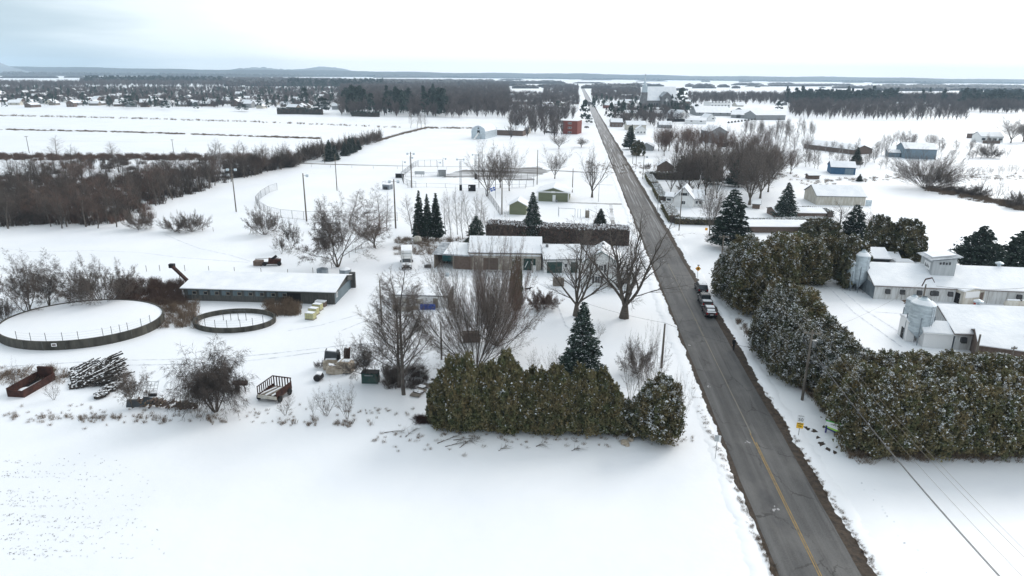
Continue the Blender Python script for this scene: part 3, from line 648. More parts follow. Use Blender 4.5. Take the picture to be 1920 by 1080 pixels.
def bld(name, label, cat, A, B, dep, h, roof=('gable', 'x', 1.2), over=.35, wall='white_paint', edge='dark_steel', snow='snow_roof', wins=(), doors=(), group=None, th=.10, sth=.14, loc=None, gfrac=.5, bare=None):
    if loc: a, rz, L = loc
    else: a, rz, L = frame(A, B)
    a = Vector(a); root = empty(name, (a.x, a.y, 0), rz, label, cat, group); D = dep; kind, ax, rise = roof
    mb = MB(); g = gfrac
    if kind == 'flat': mb.box(0, L, 0, D, -.3, h)
    elif kind == 'shed': mb.prism([(0,-.3),(D,-.3),(D,h+rise),(0,h)], 'x', 0, L)
    elif ax == 'x': mb.prism([(0,-.3),(D,-.3),(D,h),(D*g,h+rise),(0,h)], 'x', 0, L)
    else: mb.prism([(0,-.3),(L,-.3),(L,h),(L*g,h+rise),(0,h)], 'y', 0, D)
    mb.build('wall', M[wall], root)
    o = over
    def slab(name, prof, axis, a0, a1, t0, t1, m, par):
        top = [(p[0], p[1]+t1) for p in prof]; bot = [(p[0], p[1]+t0) for p in reversed(prof)]
        # split each straight run so faces stay convex
        b = MB()
        for i in range(len(prof)-1):
            q = [(prof[i][0], prof[i][1]+t0), (prof[i+1][0], prof[i+1][1]+t0), (prof[i+1][0], prof[i+1][1]+t1), (prof[i][0], prof[i][1]+t1)]; b.prism(q, axis, a0, a1)
        return b.build(name, m, par)
    if kind == 'flat': prof = [(-o, h+.003), (D+o, h+.003)]; axis, a0, a1 = 'x', -o, L+o
    elif kind == 'shed': s = rise/D; prof = [(-o, h-s*o+.003), (D+o, h+rise+s*o+.003)]; axis, a0, a1 = 'x', -o, L+o
    elif ax == 'x': s1 = rise/(D*g); s2 = rise/(D*(1-g)); prof = [(-o, h-s1*o+.003), (D*g, h+rise+.003), (D+o, h-s2*o+.003)]; axis, a0, a1 = 'x', -o, L+o
    else: s1 = rise/(L*g); s2 = rise/(L*(1-g)); prof = [(-o, h-s1*o+.003), (L*g, h+rise+.003), (L+o, h-s2*o+.003)]; axis, a0, a1 = 'y', -o, D+o
    rf = slab('roof', prof, axis, a0, a1, 0, th, M[edge], root)
    if snow:
        k = .06; n_ = len(prof); pr = [(prof[0][0]+k, prof[0][1]+k*(prof[1][1]-prof[0][1])/(prof[1][0]-prof[0][0]))]+prof[1:-1]+[(prof[-1][0]-k, prof[-1][1]-k*(prof[-1][1]-prof[-2][1])/(prof[-1][0]-prof[-2][0]))]
        slab('snow_cover', pr, axis, a0+k, a1-k, th+.003, th+sth, M[snow], rf)
    faces = {'f': (lambda u, off, z: (u, -off, z), L), 'b': (lambda u, off, z: (L-u, D+off, z), L), 'r': (lambda u, off, z: (L+off, u, z), D), 'l': (lambda u, off, z: (-off, D-u, z), D)}
    for wn in wins:
        f_, u, z, ww, hh = wn[:5]; fn, ln = faces[f_]; window(root, fn, u*ln, z, ww, hh, *(wn[5:] or ()))
    for dn in doors:
        f_, u, ww, hh, m = dn[:5]; fn, ln = faces[f_]; z0 = dn[5] if len(dn) > 5 else 0
        vs = [fn(a_, o_, c_) for c_ in (z0, z0+hh) for a_, o_ in ((u*ln-ww/2, -.06), (u*ln+ww/2, -.06), (u*ln+ww/2, .035), (u*ln-ww/2, .035))]
        d = MB().add(vs, [(0,3,2,1),(4,5,6,7),(0,1,5,4),(1,2,6,5),(2,3,7,6),(3,0,4,7)]).build('door', M[m], root)
        if ww < 1.6:
            vs = [fn(a_, o_, c_) for c_ in (z0+.95, z0+1.05) for a_, o_ in ((u*ln+ww/2-.2, .036), (u*ln+ww/2-.1, .036), (u*ln+ww/2-.1, .08), (u*ln+ww/2-.2, .08))]
            MB().add(vs, [(0,3,2,1),(4,5,6,7),(0,1,5,4),(1,2,6,5),(2,3,7,6),(3,0,4,7)]).build('handle', M['steel'], d)
    root['_L'] = L; root['_faces'] = 1; del root['_faces']; return root, L, faces
def clean(r): 
    if '_L' in r: del r['_L']

# ---- long dark blue cattle barn
r, L, _ = bld('barn', 'long dark blue barn under one broad snowy roof, beside the two round pits', 'barn', (347,563), (628,571), 10.8, 2.35, ('gable','x',1.15), .5, 'plank_dark', 'plank_dark', gfrac=.62)
mb = MB()
n = 9
for i in range(n): u0 = .8+i*(L-9)/n; MB().box(u0, u0+(L-9)/n-.5, -.07, -.003, 1.15, 2.2).build('wall_panel', M['blue_wall'], r)
for i in range(n): u0 = .8+i*(L-9)/n; w0 = window(r, lambda u, o, z: (u, -.07-o, z), u0+1.2, 1.55, .8, .65, 'wood_grey', 'black')
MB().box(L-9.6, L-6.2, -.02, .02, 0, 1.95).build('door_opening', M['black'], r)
MB().box(L+.003, L+.05, .2, 10.2, -.1, 1.9).build('end_cladding', M['blue_wall'], r)
window(r, lambda u, o, z: (L+.05+o, u, z), 1.3, 1.5, .8, .9, 'white_paint', 'galv_dark')
for k in range(12): MB().rbox((L+.42, 7.0+k*.33, 2.9-k*.09), .07, .28, .7, rx=-.2).build('gable_board', M['plank_dark'], r)
MB().box(L-.2, L+.9, 10.2, 10.75, -.2, 3.1).build('windbreak_board', M['plank_dark'], r)
# ---- small flat-roofed white shed
r, L, _ = bld('milk_house', 'small white shed with nearly flat snowy roof, blue barrels in front', 'shed', (735,575), (840,578), 6.6, 2.2, ('gable','x',.45), .15, 'white_paint', 'dark_steel',
    wins=[('f',.5,1.15,1.3,.8,'wood_grey','cream_wall'),('f',.25,1.2,1.1,.7,'wood_grey','cream_wall')], doors=[('f',.78,.9,1.8,'wood_grey')])
MB().box(L+.003, L+.06, -.1, 6.7, -.1, 2.1).build('end_boards', M['plank_dark'], r)
MB().chain([(L*.35,.8,2.3),(L*.35,.8,4.0)], [.03,.03], 5).build('mast', M['dark_steel'], r)
# ---- machinery shed, two open bays
a, rz, L = frame((814,502), (885,506)); r = empty('machine_shed', a, rz, 'open-fronted machinery shed with two bays, a teal trailer parked in the left bay', 'shed'); D = 7; h = 3.0
b = MB(); b.box(0, .2, .2, D, -.2, h); b.build('side_wall', M['wood_grey'], r); b = MB(); b.box(L-.2, L, .2, D, -.2, h); b.build('side_wall', M['wood_grey'], r)
MB().box(.2, L-.2, D-.2, D, -.2, h+.3).build('back_wall', M['plank_dark'], r)
for u in (0, L*.5, L-.25): MB().box(u, u+.25, -.05, .2, -.2, h).build('post', M['wood_grey'], r)
MB().box(L*.5+.3, L-.3, .05, .12, -.1, h-.1).build('bay_curtain', M['brown_wood'], r)
rf = MB().prism([(-.3,h+.003),(D+.3,h+.903),(D+.3,h+1.05),(-.3,h+.15)], 'x', -.3, L+.3).build('roof', M['roof_tin'], r)
MB().prism([(-.1,h+.22),(D+.2,h+1.06),(D+.2,h+1.16),(-.1,h+.3)], 'x', L*.25, L+.2).build('snow_cover', M['snow_roof'], rf)
# teal trailer inside
t = empty('trailer', P(838,501)+Vector((0,2.2,0)), rz, 'teal box trailer standing inside the open machinery shed', 'trailer')
MB().box(-1.3,1.3,0,3.6,.7,2.2).build('body', M['teal'], t); MB().prism([(-1.3,2.2),(1.3,2.2),(1.55,2.8),(-1.55,2.8)], 'y', 0, 3.6).build('hopper', M['teal'], t)
for sx in (-1.25, 1.0):
    MB().chain([(sx,1.2,.4),(sx+.25,1.2,.4)], [.4,.4], 12).build('wheel', M['rubber'], t)
MB().box(-.1,.1,-1.0,0,.6,.75).build('drawbar', M['dark_steel'], t)
# ---- big white barn with two-part roof, garage, house
r, L, _ = bld('white_barn', 'large weathered white barn with X-braced green door, snowy roof in two slopes', 'barn', (880,505), (1014,507), 9.5, 3.8, ('gable','x',2.3), .3, 'cream_wall', 'roof_dark', doors=[('f',.84,2.6,2.6,'green_door'),('f',.3,3.2,2.6,'brown_wood')])
u = L*.84
for s in (-1, 1): MB().rbox((u+s*.65, -.06, 1.3), 1.55, .05, .14, ry=s*1.15).build('door_brace', M['white_paint'], r)
MB().rbox((L*.5, -1.1, 3.5), L*.98, 2.3, .1, rx=-.35).build('lean_to_roof', M['snow_roof'], r)
for k in range(5): MB().box(L*(.08+.2*k), L*(.08+.2*k)+.14, -2.0, -1.86, -.1, 3.05).build('post', M['wood_grey'], r)
r, L, _ = bld('garage', 'white garage with wide dark green doors, between the white barn and the farmhouse', 'garage', (1020,512), (1092,511), 8.5, 3.0, ('gable','x',2.0), .3, 'white_paint', 'roof_dark', doors=[('f',.27,3.2,2.4,'green_door'),('f',.78,1.5,2.3,'green_door')], wins=[('f',.56,1.6,.7,.9)])
MB().rbox((L*.12,3.5,4.9),.5,.5,.9).build('chimney', M['stone_grey'], r)
r, L, fc = bld('farmhouse', 'two-storey white farmhouse with green-trimmed gable, behind the two big maples', 'house', (1092,536), (1158,540), 8.0, 5.0, ('gable','y',2.2), .35, 'white_paint', 'teal_trim',
    wins=[('f',.5,3.9,1.0,1.2,'white_paint','glass',1),('f',.42,1.5,1.1,1.5,'white_paint','glass',1),('r',.25,3.8,.9,1.2),('r',.25,1.5,.9,1.2),('r',.65,3.8,.9,1.2)])
for cu, cz in ((.5,3.9),(.42,1.5)):
    for s in (-1, 1): MB().box(L*cu+s*.82-.22, L*cu+s*.82+.22, -.06, -.003, cz-.75, cz+.75).build('shutter', M['dark_steel'], r)
MB().rbox((L*.5,5.5,7.2),.5,.5,1.0).build('chimney', M['stone_grey'], r)
bld('house_wing', 'snowy flat-roofed wing of the farmhouse, beside the road and behind the largest maple', 'house wing', (1160,541), (1186,543), 7.5, 3.2, ('flat','x',0), .25, 'white_paint', 'dark_steel', wins=[('f',.5,1.6,1.2,1.2)])
o = MB().box(-1.1,1.1,-.3,.9,-.1,1.5).build('woodshed_box', M['wood_grey']); o.location = P(1047,536); tag(o, 'low grey wooden box on the snow in front of the green garage doors', 'box')
o = MB().box(-.45,.45,-.3,.3,0,1.2).build('fridge', M['white_paint']); o.location = P(1001,508.5); tag(o, 'small white cabinet standing by the X-braced green barn door', 'cabinet')
# ---- green pavilion, green shed
r, L, _ = bld('pavilion', 'olive green clubhouse with low snowy gable and one white door', 'clubhouse', (1008,377), (1066,379), 11, 3.0, ('gable','y',1.6), .7, 'green_wall', 'sign_white', doors=[('f',.53,1.0,2.2,'white_paint')])
MB().box(-.3, L+.3, -.12, -.04, 2.95, 3.35).build('fascia', M['white_paint'], r)
for u in (0, L-.25): MB().box(u-.02, u+.27, -.11, -.03, 0, 2.93).build('corner_board', M['white_paint'], r)
MB().box(L*.44,L*.56,-.6,-.13,2.95,3.5).build('floodlight', M['white_paint'], r)
MB().box(L*.6,L*.6+.5,-1.2,-.3,0,.7).build('step', M['steel'], r)
bld('green_shed', 'small olive green shed with snowy gable, half hidden by a spruce', 'shed', (955,402), (986,403), 6, 2.9, ('gable','y',1.3), .5, 'green_wall', 'white_paint')
# ---- red brick apartment block
r, L, _ = bld('apartment_block', 'red brick apartment block of three storeys, left of the road', 'apartment block', (1055,251), (1082,252), 14, 9.2, ('flat','x',0), .2, 'brick_red', 'white_paint', wins=[('f',.42,z,1.4,1.3,'white_paint','glass',1) for z in (1.2,4.4,7.6)]+[('f',.55,z,1.2,1.3,'white_paint','glass') for z in (1.2,4.4,7.6)])
# ---- grey gambrel barn with conveyor, long low shed beside
a, rz, L = frame((884,260), (910,261)); r = empty('gambrel_barn', a, rz, 'pale grey metal barn with rounded roof and a slanting conveyor in front', 'barn'); H1 = HT(884,260,241)
pf = [(0,-.3),(L,-.3),(L,H1*.72),(L*.93,H1*1.02),(L*.7,H1*1.22),(L*.5,H1*1.3),(L*.3,H1*1.22),(L*.07,H1*1.02),(0,H1*.72)]
MB().prism(pf, 'y', 0, 24).build('wall', M['galv'], r); pr = [(x*1.01-.05, z+.12) for x, z in pf[2:]]
b = MB()
for p, q in zip(pr, pr[1:]): b.prism([(p[0],p[1]),(q[0],q[1]),(q[0],q[1]+.15),(p[0],p[1]+.15)], 'y', -.3, 22)
b.build('roof', M['snow_roof'], r); MB().box(L*.42,L*.6,-.06,0,H1*.55,H1*.85).build('hatch', M['black'], r)
MB().box(L*.46,L*.56,-.06,0,H1*.98,H1*1.12).build('vent', M['dark_steel'], r)
MB().chain([(L*.52,-.1,H1*.6),(L*.4,-6,0)], [.5,.5], 4).build('conveyor', M['white_paint'], r)
bld('long_shed', 'long low open shed with machinery, beside the pale rounded barn', 'shed', (922,253), (980,255), 9, 3.4, ('shed','x',1.0), .3, 'brown_trim', 'dark_steel')
bld('low_house', 'low snow-roofed house left of the red brick block', 'house', (958,250), (990,251), 9, 3.0, ('gable','x',2.0), .3, 'cream_wall', 'dark_steel')
# ---- scoreboard-like cage shed on the ball field
a, rz, L = frame((717,355), (730,356)); r = empty('dugout', a, rz, 'small grey dugout with rounded snowy top, alone on the ball field', 'dugout')
b = MB(); b.box(0,L,0,2.5,-.1,1.7); b.build('wall', M['galv_dark'], r); MB().box(-.1,L+.1,-.1,2.6,1.75,1.95).build('roof', M['snow_roof'], r)
b = MB(); [b.chain([(x,0,1.9),(x,0,2.7),(x,2.5,2.7),(x,2.5,1.9)], [.05]*4, 4) for x in (0, L)]; b.tube((0,0,2.7),(L,0,2.7),.05,n=4); b.build('rail', M['steel'], r)
MB().box(L*.2,L*.75,-.3,-.02,0,1.1).build('bench', M['dark_steel'], r)
o = MB().box(-1.3,1.3,-.6,.6,-.1,2.2).build('equipment_box', M['black']); o.location = P(885,358); tag(o, 'black equipment box with a white corner notice by the ball field fence', 'box')
MB().box(-1.1,-.6,-.64,-.603,1.2,1.8).build('notice', M['sign_white'], o)
o = MB().box(-1.6,1.6,0,1.5,-.1,1.7).build('dugout', M['black']); o.location = P(749,333.5); tag(o, 'low black dugout at the outer end of the backstop fence', 'dugout')
MB().box(-1.7,1.7,-.1,1.6,1.71,1.85).build('snow_cover', M['snow_roof'], o)
bld('canteen', 'grey shed with slanting snowy roof between ball field and slushy car park', 'shed', (822,331), (836,331), 5, 2.6, ('shed','x',.5), .3, 'grey_wall', 'dark_steel')
# ---- church
a, rz, L = frame((1211,206), (1280,206)); r = empty('church', a, rz, 'grey stone church with tall silver spire and snowy roof, beyond the village', 'church'); D = 22
hw = HT(1240,206,188); hr = HT(1240,206,173); MB().prism([(0,-.3),(D,-.3),(D,hw),(D/2,hr+6),(0,hw)], 'x', 0, L*.85).build('wall', M['stone_grey'], r)
pr = [(-.6,hw-.4),(D/2,hr+6.2),(D+.6,hw-.4)]; b = MB()
for p, q in zip(pr, pr[1:]): b.prism([p,q,(q[0],q[1]+.5),(p[0],p[1]+.5)], 'x', -.5, L*.85+.5)
b.build('roof', M['snow_roof'], r)
x0 = L*.36; x1 = L*.62; mid = (x0+x1)/2; ht = HT(1240,206,175)
MB().prism([(x0,-.3),(x1,-.3),(x1,ht*.83),(mid,ht+1.5),(x0,ht*.83)], 'y', -6, D/2).build('transept', M['stone_grey'], r)
b = MB(); b.prism([(x0-.6,ht*.83-.4),(mid,ht+1.6),(mid,ht+2.1),(x0-.6,ht*.83+.1)], 'y', -6.4, D/2); b.prism([(mid,ht+1.6),(x1+.6,ht*.83-.4),(x1+.6,ht*.83+.1),(mid,ht+2.1)], 'y', -6.4, D/2); b.build('transept_roof', M['roof_tin'], r)
b = MB(); b.box(mid-.5,mid+.5,-6.2,-6.02,ht*.5,ht*.72); b.box(mid-2.2,mid+2.2,-6.23,-6.05,ht*.585,ht*.63); b.build('cross', M['sign_white'], r)
for k in range(4): window(r, lambda u, o, z: (u,-o,z), L*.08+k*L*.07, hw*.5, 1.6, 4.5, 'stone_grey', 'glass')
wt = L*.13; tb = HT(1207,206,173); ts = HT(1207,206,140)
MB().box(-wt*.85, .2, -1.5, wt-1.5, -.3, tb).build('tower', M['stone_grey'], r)
cx, cy = -wt*.4, wt*.5-1.5
MB().lathe([(wt*.42,tb),(wt*.40,tb+(ts-tb)*.38)], 8, (cx,cy,0)).build('belfry', M['galv'], r)
sp = MB().lathe([(wt*.45,tb+(ts-tb)*.38),(wt*.24,tb+(ts-tb)*.5),(.35,ts-1.5)], 8, (cx,cy,0)).build('spire', M['galv'], r)
b = MB(); b.tube((cx,cy,ts-2),(cx,cy,ts+1.5),.18,n=4); b.box(cx-1,cx+1,cy-.15,cy+.15,ts,ts+.35); b.build('cross', M['dark_steel'], sp)
for k in range(4): a_ = R_(45+90*k); MB().lathe([(wt*.08,tb),(wt*.06,tb+(ts-tb)*.3),(.05,tb+(ts-tb)*.45)], 5, (cx+wt*.42*math.cos(a_)*1.2,cy+wt*.42*math.sin(a_)*1.2,0)).build('pinnacle', M['galv'], r)
MB().box(L*.85, L*1.0, 3, D-3, -.3, hw*.75).build('apse', M['stone_grey'], r); MB().prism([(2.5,hw*.75+.01),(D-2.5,hw*.75+.01),(D/2,hw*.75+4)], 'x', L*.85+.51, L*1.02).build('apse_roof', M['snow_roof'], r)
MB().box(L*1.0,L*1.25,5,D-6,-.3,hw*.4).build('sacristy', M['stone_grey'], r); MB().box(L*1.0-.2,L*1.27,4.5,D-5.5,hw*.4+.01,hw*.4+.8).build('sacristy_roof', M['snow_roof'], r)
# ---- greenhouses and sheds right of the church
G = 'long grey sheds by the field beyond the church'
def simple(name, label, cat, A, B, dep, top_px, roof, wall, group=None, **kw):
    h = HT(A[0], A[1], top_px); return bld(name, label, cat, A, B, dep, h, roof, wall=wall, group=group, **kw)
W3 = lambda n, z, s, f='f': [(f,(k+.5)/n,z,s,s) for k in range(n)]
simple('warehouse', 'widest of the long snow-roofed grey sheds beyond the white field', 'shed', (1305,217), (1370,218), 45, 211, ('gable','x',6), 'grey_wall', wins=W3(5,2.5,1.6))
simple('warehouse', 'grey shed with small dark arched door among the long sheds', 'shed', (1370,221), (1402,222), 28, 215, ('gable','x',4.5), 'grey_wall', doors=[('f',.45,4,3.6,'dark_steel')])
simple('warehouse', 'rightmost long pale grey shed standing forward on the white field', 'shed', (1417,225), (1472,225), 24, 216, ('gable','x',3.5), 'grey_wall')
simple('warehouse', 'darker grey shed between two paler long sheds', 'shed', (1402,219), (1440,219), 40, 213, ('gable','x',5), 'grey_wall')
simple('white_shed', 'bright white long shed with two small windows, in front of the grey sheds', 'shed', (1284,232), (1324,233), 14, 225.5, ('gable','x',2.2), 'white_paint', wins=[('f',.3,2.5,1.8,1.2),('f',.75,2.5,1.8,1.2)])
simple('white_shed', 'small white gabled shed right of the bright white long shed', 'shed', (1326,227.5), (1341,227.5), 16, 221.5, ('gable','y',3.5), 'white_paint', wins=[('f',.7,2.5,1.8,1.2)])
simple('white_house', 'white gabled house beside the black fence, left of the white shed', 'house', (1270,225), (1292,224.5), 20, 219, ('gable','y',6), 'white_paint', wins=W3(2,2,1.6))
simple('apartment_block', 'white flat-roofed apartment block of two storeys, right of the church', 'apartment block', (1332,202.5), (1369,202.5), 20, 191.5, ('flat','x',0), 'white_paint', wins=[('f',(k+.5)/6,z,2.2,1.8) for k in range(6) for z in (3.0,7.8)])
simple('small_house', 'small white-roofed house right of the white apartment block', 'house', (1382,200), (1394,200), 14, 197.5, ('gable','x',4), 'cream_wall')
o = MB().box(0,WD(1265,228,34),-.2,.2,0,2.6).build('black_fence', M['black']); o.location = P(1250,228); tag(o, 'low black screen fence in front of the white gabled house', 'fence')
# houses on the village side of the road
V2 = [(1171,220,24,212,'gable','x','cream_wall'),(1200,218,14,213,'gable','x','brown_trim'),(1145,238,22,229,'gable','x','brown_trim'),(1175,244,36,234,'gable','x','cream_wall'),(1212,219,30,212,'gable','x','brown_trim'),
      (1193,252,18,243,'gable','y','white_paint'),(1150,206,24,201,'gable','x','stone_grey'),(1130,203,12,197,'gable','x','brick_red'),(1165,186,18,180,'gable','x','brown_trim'),(1108,178,10,174,'flat','x','brown_trim'),(1218,210,26,206,'gable','x','cream_wall'),(1236,240,24,234,'gable','x','grey_wall')]
for i, (x, y, wp, tp, k, ax, m) in enumerate(V2):
    simple('village_house', ['%s house in the village right of the road, below the church' % c for c in ('low cream','small brown','snow-covered brown','long cream','wide brown','white gabled','grey stone','red brick','distant brown','flat brown','far cream','pale grey')][i], 'house', (x,y), (x+wp,y+.3), 10, tp, (k,ax,2.6), m, group='village houses right of the road', wins=W3(3,1.5,1.1))
# left side factory
for i, (x, y, wp, tp, m, lb) in enumerate([(898,184,120,176.5,'grey_wall','long dark flat-roofed factory left of the far road'),(962,196,62,190,'brown_trim','low flat-roofed hall in front of the long factory'),(905,206,70,199,'grey_wall','dark flat hall at the edge of the bare wood'),(1012,199,48,193,'cream_wall','cream flat-roofed hall nearest the road, left side'),(1048,232,30,226,'brown_trim','low brown building behind the red brick block'),(1030,187,50,182,'grey_wall','grey flat hall between factory and road')]):
    simple('factory_hall', lb, 'factory', (x,y), (x+wp,y+.4), 22, tp, ('flat','x',0), m, wins=W3(6,2.2,1.8))
# ---- right side, between road and field
r, L, _ = bld('white_house', 'white gabled house with a row of shuttered upper windows, behind the clipped hedge', 'house', (1262,388), (1299,390.5), 8.5, 3.0, ('gable','y',3.4), .4, 'white_paint', 'roof_dark', wins=[('f',.5,4.3,2.2,1.0,'white_paint','glass',3),('f',.5,1.6,1.3,1.2,'white_paint','glass',1)])
for k in range(5): MB().box(L*.5-1.5+k*.68, L*.5-1.5+k*.68+.16, -.09, -.053, 3.8, 4.8).build('shutter', M['black'], r)
bld('house_wing', 'low right wing of the white gabled house, with two windows', 'house wing', (1299,387), (1318,388), 7, 2.4, ('gable','x',2.4), .3, 'white_paint', 'dark_steel', wins=[('f',.35,1.4,.9,1.1),('f',.7,1.4,.9,1.1)])
bld('house_wing', 'low left porch wing of the white gabled house', 'house wing', (1246,381), (1261,382), 6, 2.2, ('gable','x',1.0), .3, 'white_paint', 'dark_steel', wins=[('f',.5,1.3,1.6,.9)])
simple('grey_shed', 'small grey shed with snowy gable beside the conifers, right of the road', 'shed', (1199,282), (1224,283), 8, 274, ('gable','y',1.8), 'grey_wall')
simple('dark_house', 'dark timber house with patched snowy roof among the bare trees', 'house', (1232,325), (1262,326), 10, 311, ('gable','y',2.2), 'brown_wood')
simple('black_shed', 'small black-sided shed in the middle of the bare trees', 'shed', (1345,275), (1360,276), 6, 267, ('shed','x',.6), 'black')
simple('grey_house', 'large grey gabled house showing above the reddish trees', 'house', (1330,268), (1362,268), 16, 247, ('gable','y',3), 'grey_wall')
simple('poultry_house', 'long low barn with dark open end among the saplings', 'barn', (1507,278), (1600,290), 14, 270, ('gable','x',2.2), 'brown_trim')
r, L, _ = simple('blue_barn', 'slate blue metal barn with snowy roof', 'barn', (1694,297), (1754,299), 15, 279, ('gable','x',2.6), 'barn_blue', doors=[('l',.5,3,3.4,'black')])
simple('lean_to', 'small blue-grey lean-to attached left of the slate blue barn', 'shed', (1664,294), (1687,295), 8, 286, ('gable','x',1.2), 'barn_blue')
simple('blue_garage', 'bright blue shed with snowy roof and clutter along its foot', 'shed', (1557,326), (1603,328), 10, 313, ('gable','x',2.0), 'strong_blue', doors=[('f',.75,3.5,2.6,'barn_blue')])
simple('privy', 'tiny brown wooden hut on the snow left of the bright blue shed', 'hut', (1516,336), (1536,336), 3, 329, ('gable','x',.5), 'brown_trim')
r, L, _ = simple('bungalow', 'cream bungalow with slate grey roof and blown-off snow', 'house', (1530,384), (1621,386), 12, 367, ('gable','x',2.6), 'cream_wall', edge='roof_dark')
bld('bungalow', 'white bungalow on the far right with dark windows and a brown fence before it', 'house', (1838,266), (1880,267), 13, 3.6, ('gable','x',2.6), .4, 'white_paint', 'dark_steel', wins=[('f',(k+.5)/4,1.9,2.4,1.6) for k in range(4)])
for (x, y, wp, tp, m, lb) in [(1812,259,20,250,'brown_trim','brown board fence left of the far right bungalow'),(1842,269,33,263,'brown_wood','dark brown board fence in front of the far right bungalow'),(1622,386,12,375,'galv','pale panel fence at the end of the cream bungalow')]:
    L = WD(x,y,wp); h = HT(x,y,tp); rt = empty('board_fence', P(x,y), 0, lb, 'fence'); n = int(L/.9)
    for k in range(n): MB().box(k*L/n, (k+1)*L/n-.05, 0, .08, 0, h-.05*(k % 2)).build('board', M[m], rt)
    MB().box(0,L,.081,.14,h*.7,h*.78).build('rail', M[m], rt)
simple('garden_shed', 'small orange-brown shed in the yard behind the tall spruce', 'shed', (1410,391), (1424,392), 4, 382, ('gable','x',.8), 'brown_trim')
for (x, y, wp, dp, lb) in [(1384,436,135,9,'long low building with a plain snowy roof behind the cedars'),(1455,409,92,8,'low snow-covered roof behind the snowy hedge')]:
    bld('low_building', lb, 'building', (x,y), (x+wp,y+1), dp, 1.6, ('gable','x',.9), .3, 'brown_trim', 'brown_trim')

# ---- right farm
def fan_box(par, x, z, yo=0):
    f = MB().prism([(0,z-.35),(-.55,z-.45),(-.38,z+.35),(0,z+.4)], 'x', x-.42, x+.42).build('fan_hood', M['dark_steel'], par)
    if yo: f.location.y = yo
    MB().box(x-.52, x+.52, -.03, -.003, z-.42, z+.55).build('fan_frame', M['sign_white'], f); return f
a, rz, L = frame((1637,560), (1917,572)); L = 44
r, L, _ = bld('livestock_barn', 'upper long white metal livestock barn with square cupola tower on its snowy roof', 'barn', None, None, 13, 2.75, ('gable','x',2.6), .45, 'white_metal', 'brown_trim', loc=(a, rz, L))
MB().box(-.06,-.003,-.02,13.02,-.1,2.7).build('end_cladding', M['galv_dark'], r)
kx = L_x = frame((1637,560), (1917,572))[2]/280.
for px in (1655,1683,1715,1740,1746+0,1773,1900): fan_box(r, (px-1637)*kx+.6, 1.65)
for px in (1822,): MB().box((px-1637)*kx-1.2,(px-1637)*kx+1.4,-.05,-.003,0,2.5).build('door', M['grey_wall'], r)
for px in (1690,1725,1790,1850,1885): MB().box((px-1637)*kx,(px-1637)*kx+.05,-.03,-.003,0,2.7).build('wall_seam', M['wood_grey'], r)
# cupola
cx0 = (1775-1637)*kx; cp = MB().prism([(-2.1,2.6),(2.1,2.6),(2.1,7.6),(-2.1,7.0)], 'y', 3.4, 8.2)
cu = cp.build('cupola', M['cupola_grey'], r); cu.location = (cx0, -.3, 0)
for s_, nm in ((0,'cupola_roof'),): 
    c2 = MB().rbox((0,5.8,7.65), 2.9*2, 5.9, .12, ry=-.14).build(nm, M['roof_tin'], cu); c3 = MB().rbox((.2,6.4,7.80), 4.2, 4.0, .12, ry=-.14).build('snow_cover', M['snow_roof'], cu)
MB().box(-2.16,-2.103,4.2,6.6,5.0,6.5).build('notice', M['sign_white'], cu)
bb = MB(); [bb.box(-2.19,-2.163,4.5+k*.3,4.65+k*.3,5.4,5.4+.3+.35*((k*7) % 3)/2) for k in range(6)]; bb.build('emblem', M['dark_steel'], cu)
for k in range(4): MB().box(-.9+k*.55,-.62+k*.55,3.28,3.397,6.4,6.8+.1*(k % 2)).build('bracket', M['dark_steel'], cu)
def vent(par, x, y, z):
    v = MB().lathe([(.28,0),(.28,.7),(.75,.8),(.75,1.0),(.2,1.25),(0,1.3)], 10).build('roof_vent', M['galv'], par); v.location = (x, y, z); return v
for px in (1817, 1910): vent(r, (px-1637)*kx*.965, 7.0, 5.2)
r.name = 'livestock_barn'
# porch
a2, rz2, L2 = frame((1803,572), (1830,577)); r2, L2, _ = bld('porch', 'small white lean-to porch with open dark doorway, against the upper livestock barn', 'porch', (1803,572), (1842,569), 2.9, 2.6, ('gable','y',.4), .15, 'cream_wall', 'sign_white', doors=[('l',.5,1.5,2.0,'black')])
MB().box(.4,L2-1.2,-.04,-.003,1.3,2.5).build('upper_panel', M['sign_white'], r2); MB().box(L2-.95,L2-.25,-.05,-.003,.3,2.2).build('door', M['brown_trim'], r2)
o = MB().box(-.45,.45,-.25,.25,0,.45).build('crate', M['red_plastic']); o.location = P(1831,572.5); tag(o, 'small red plastic crate at the foot of the porch', 'crate')
# lower barn
a, rz, L = frame((1786,655), (1920,660)); r, L, _ = bld('livestock_barn', 'lower long white metal livestock barn, nearer the cedars', 'barn', None, None, 12, 2.75, ('gable','x',2.5), .45, 'white_metal', 'brown_trim', loc=(a, rz, 30))
MB().box(-.06,-.003,-.02,12.02,-.1,2.7).build('end_cladding', M['galv_dark'], r)
for u in (1.2, 4.2, 7.2, 9.6, 12.5): fan_box(r, u, 1.7)
vent(r, 6.4, 6.8, 4.9)
# the small white house by the silos
r, L, _ = bld('feed_room', 'small pale blue-white shed with snowy roof in front of the silos', 'shed', (1729,651), (1783,655), 4.4, 2.5, ('gable','x',1.1), .3, 'sign_white', 'white_paint', wins=[('l',.5,1.5,1.2,.8,'dark_steel','sign_white')])
bld('feed_hut', 'narrow white hut with dark doorway left of the big galvanised silo', 'hut', (1697,640), (1712,641), 3.4, 3.2, ('gable','x',.3), .15, 'sign_white', 'white_paint', doors=[('l',.5,1.0,1.8,'black')])
bld('brown_shed', 'brown-gabled shed roof showing above the cedars at the right edge', 'shed', (1830,678), (1915,690), 7, 2.6, ('gable','x',1.2), .3, 'brown_wood', 'brown_trim')
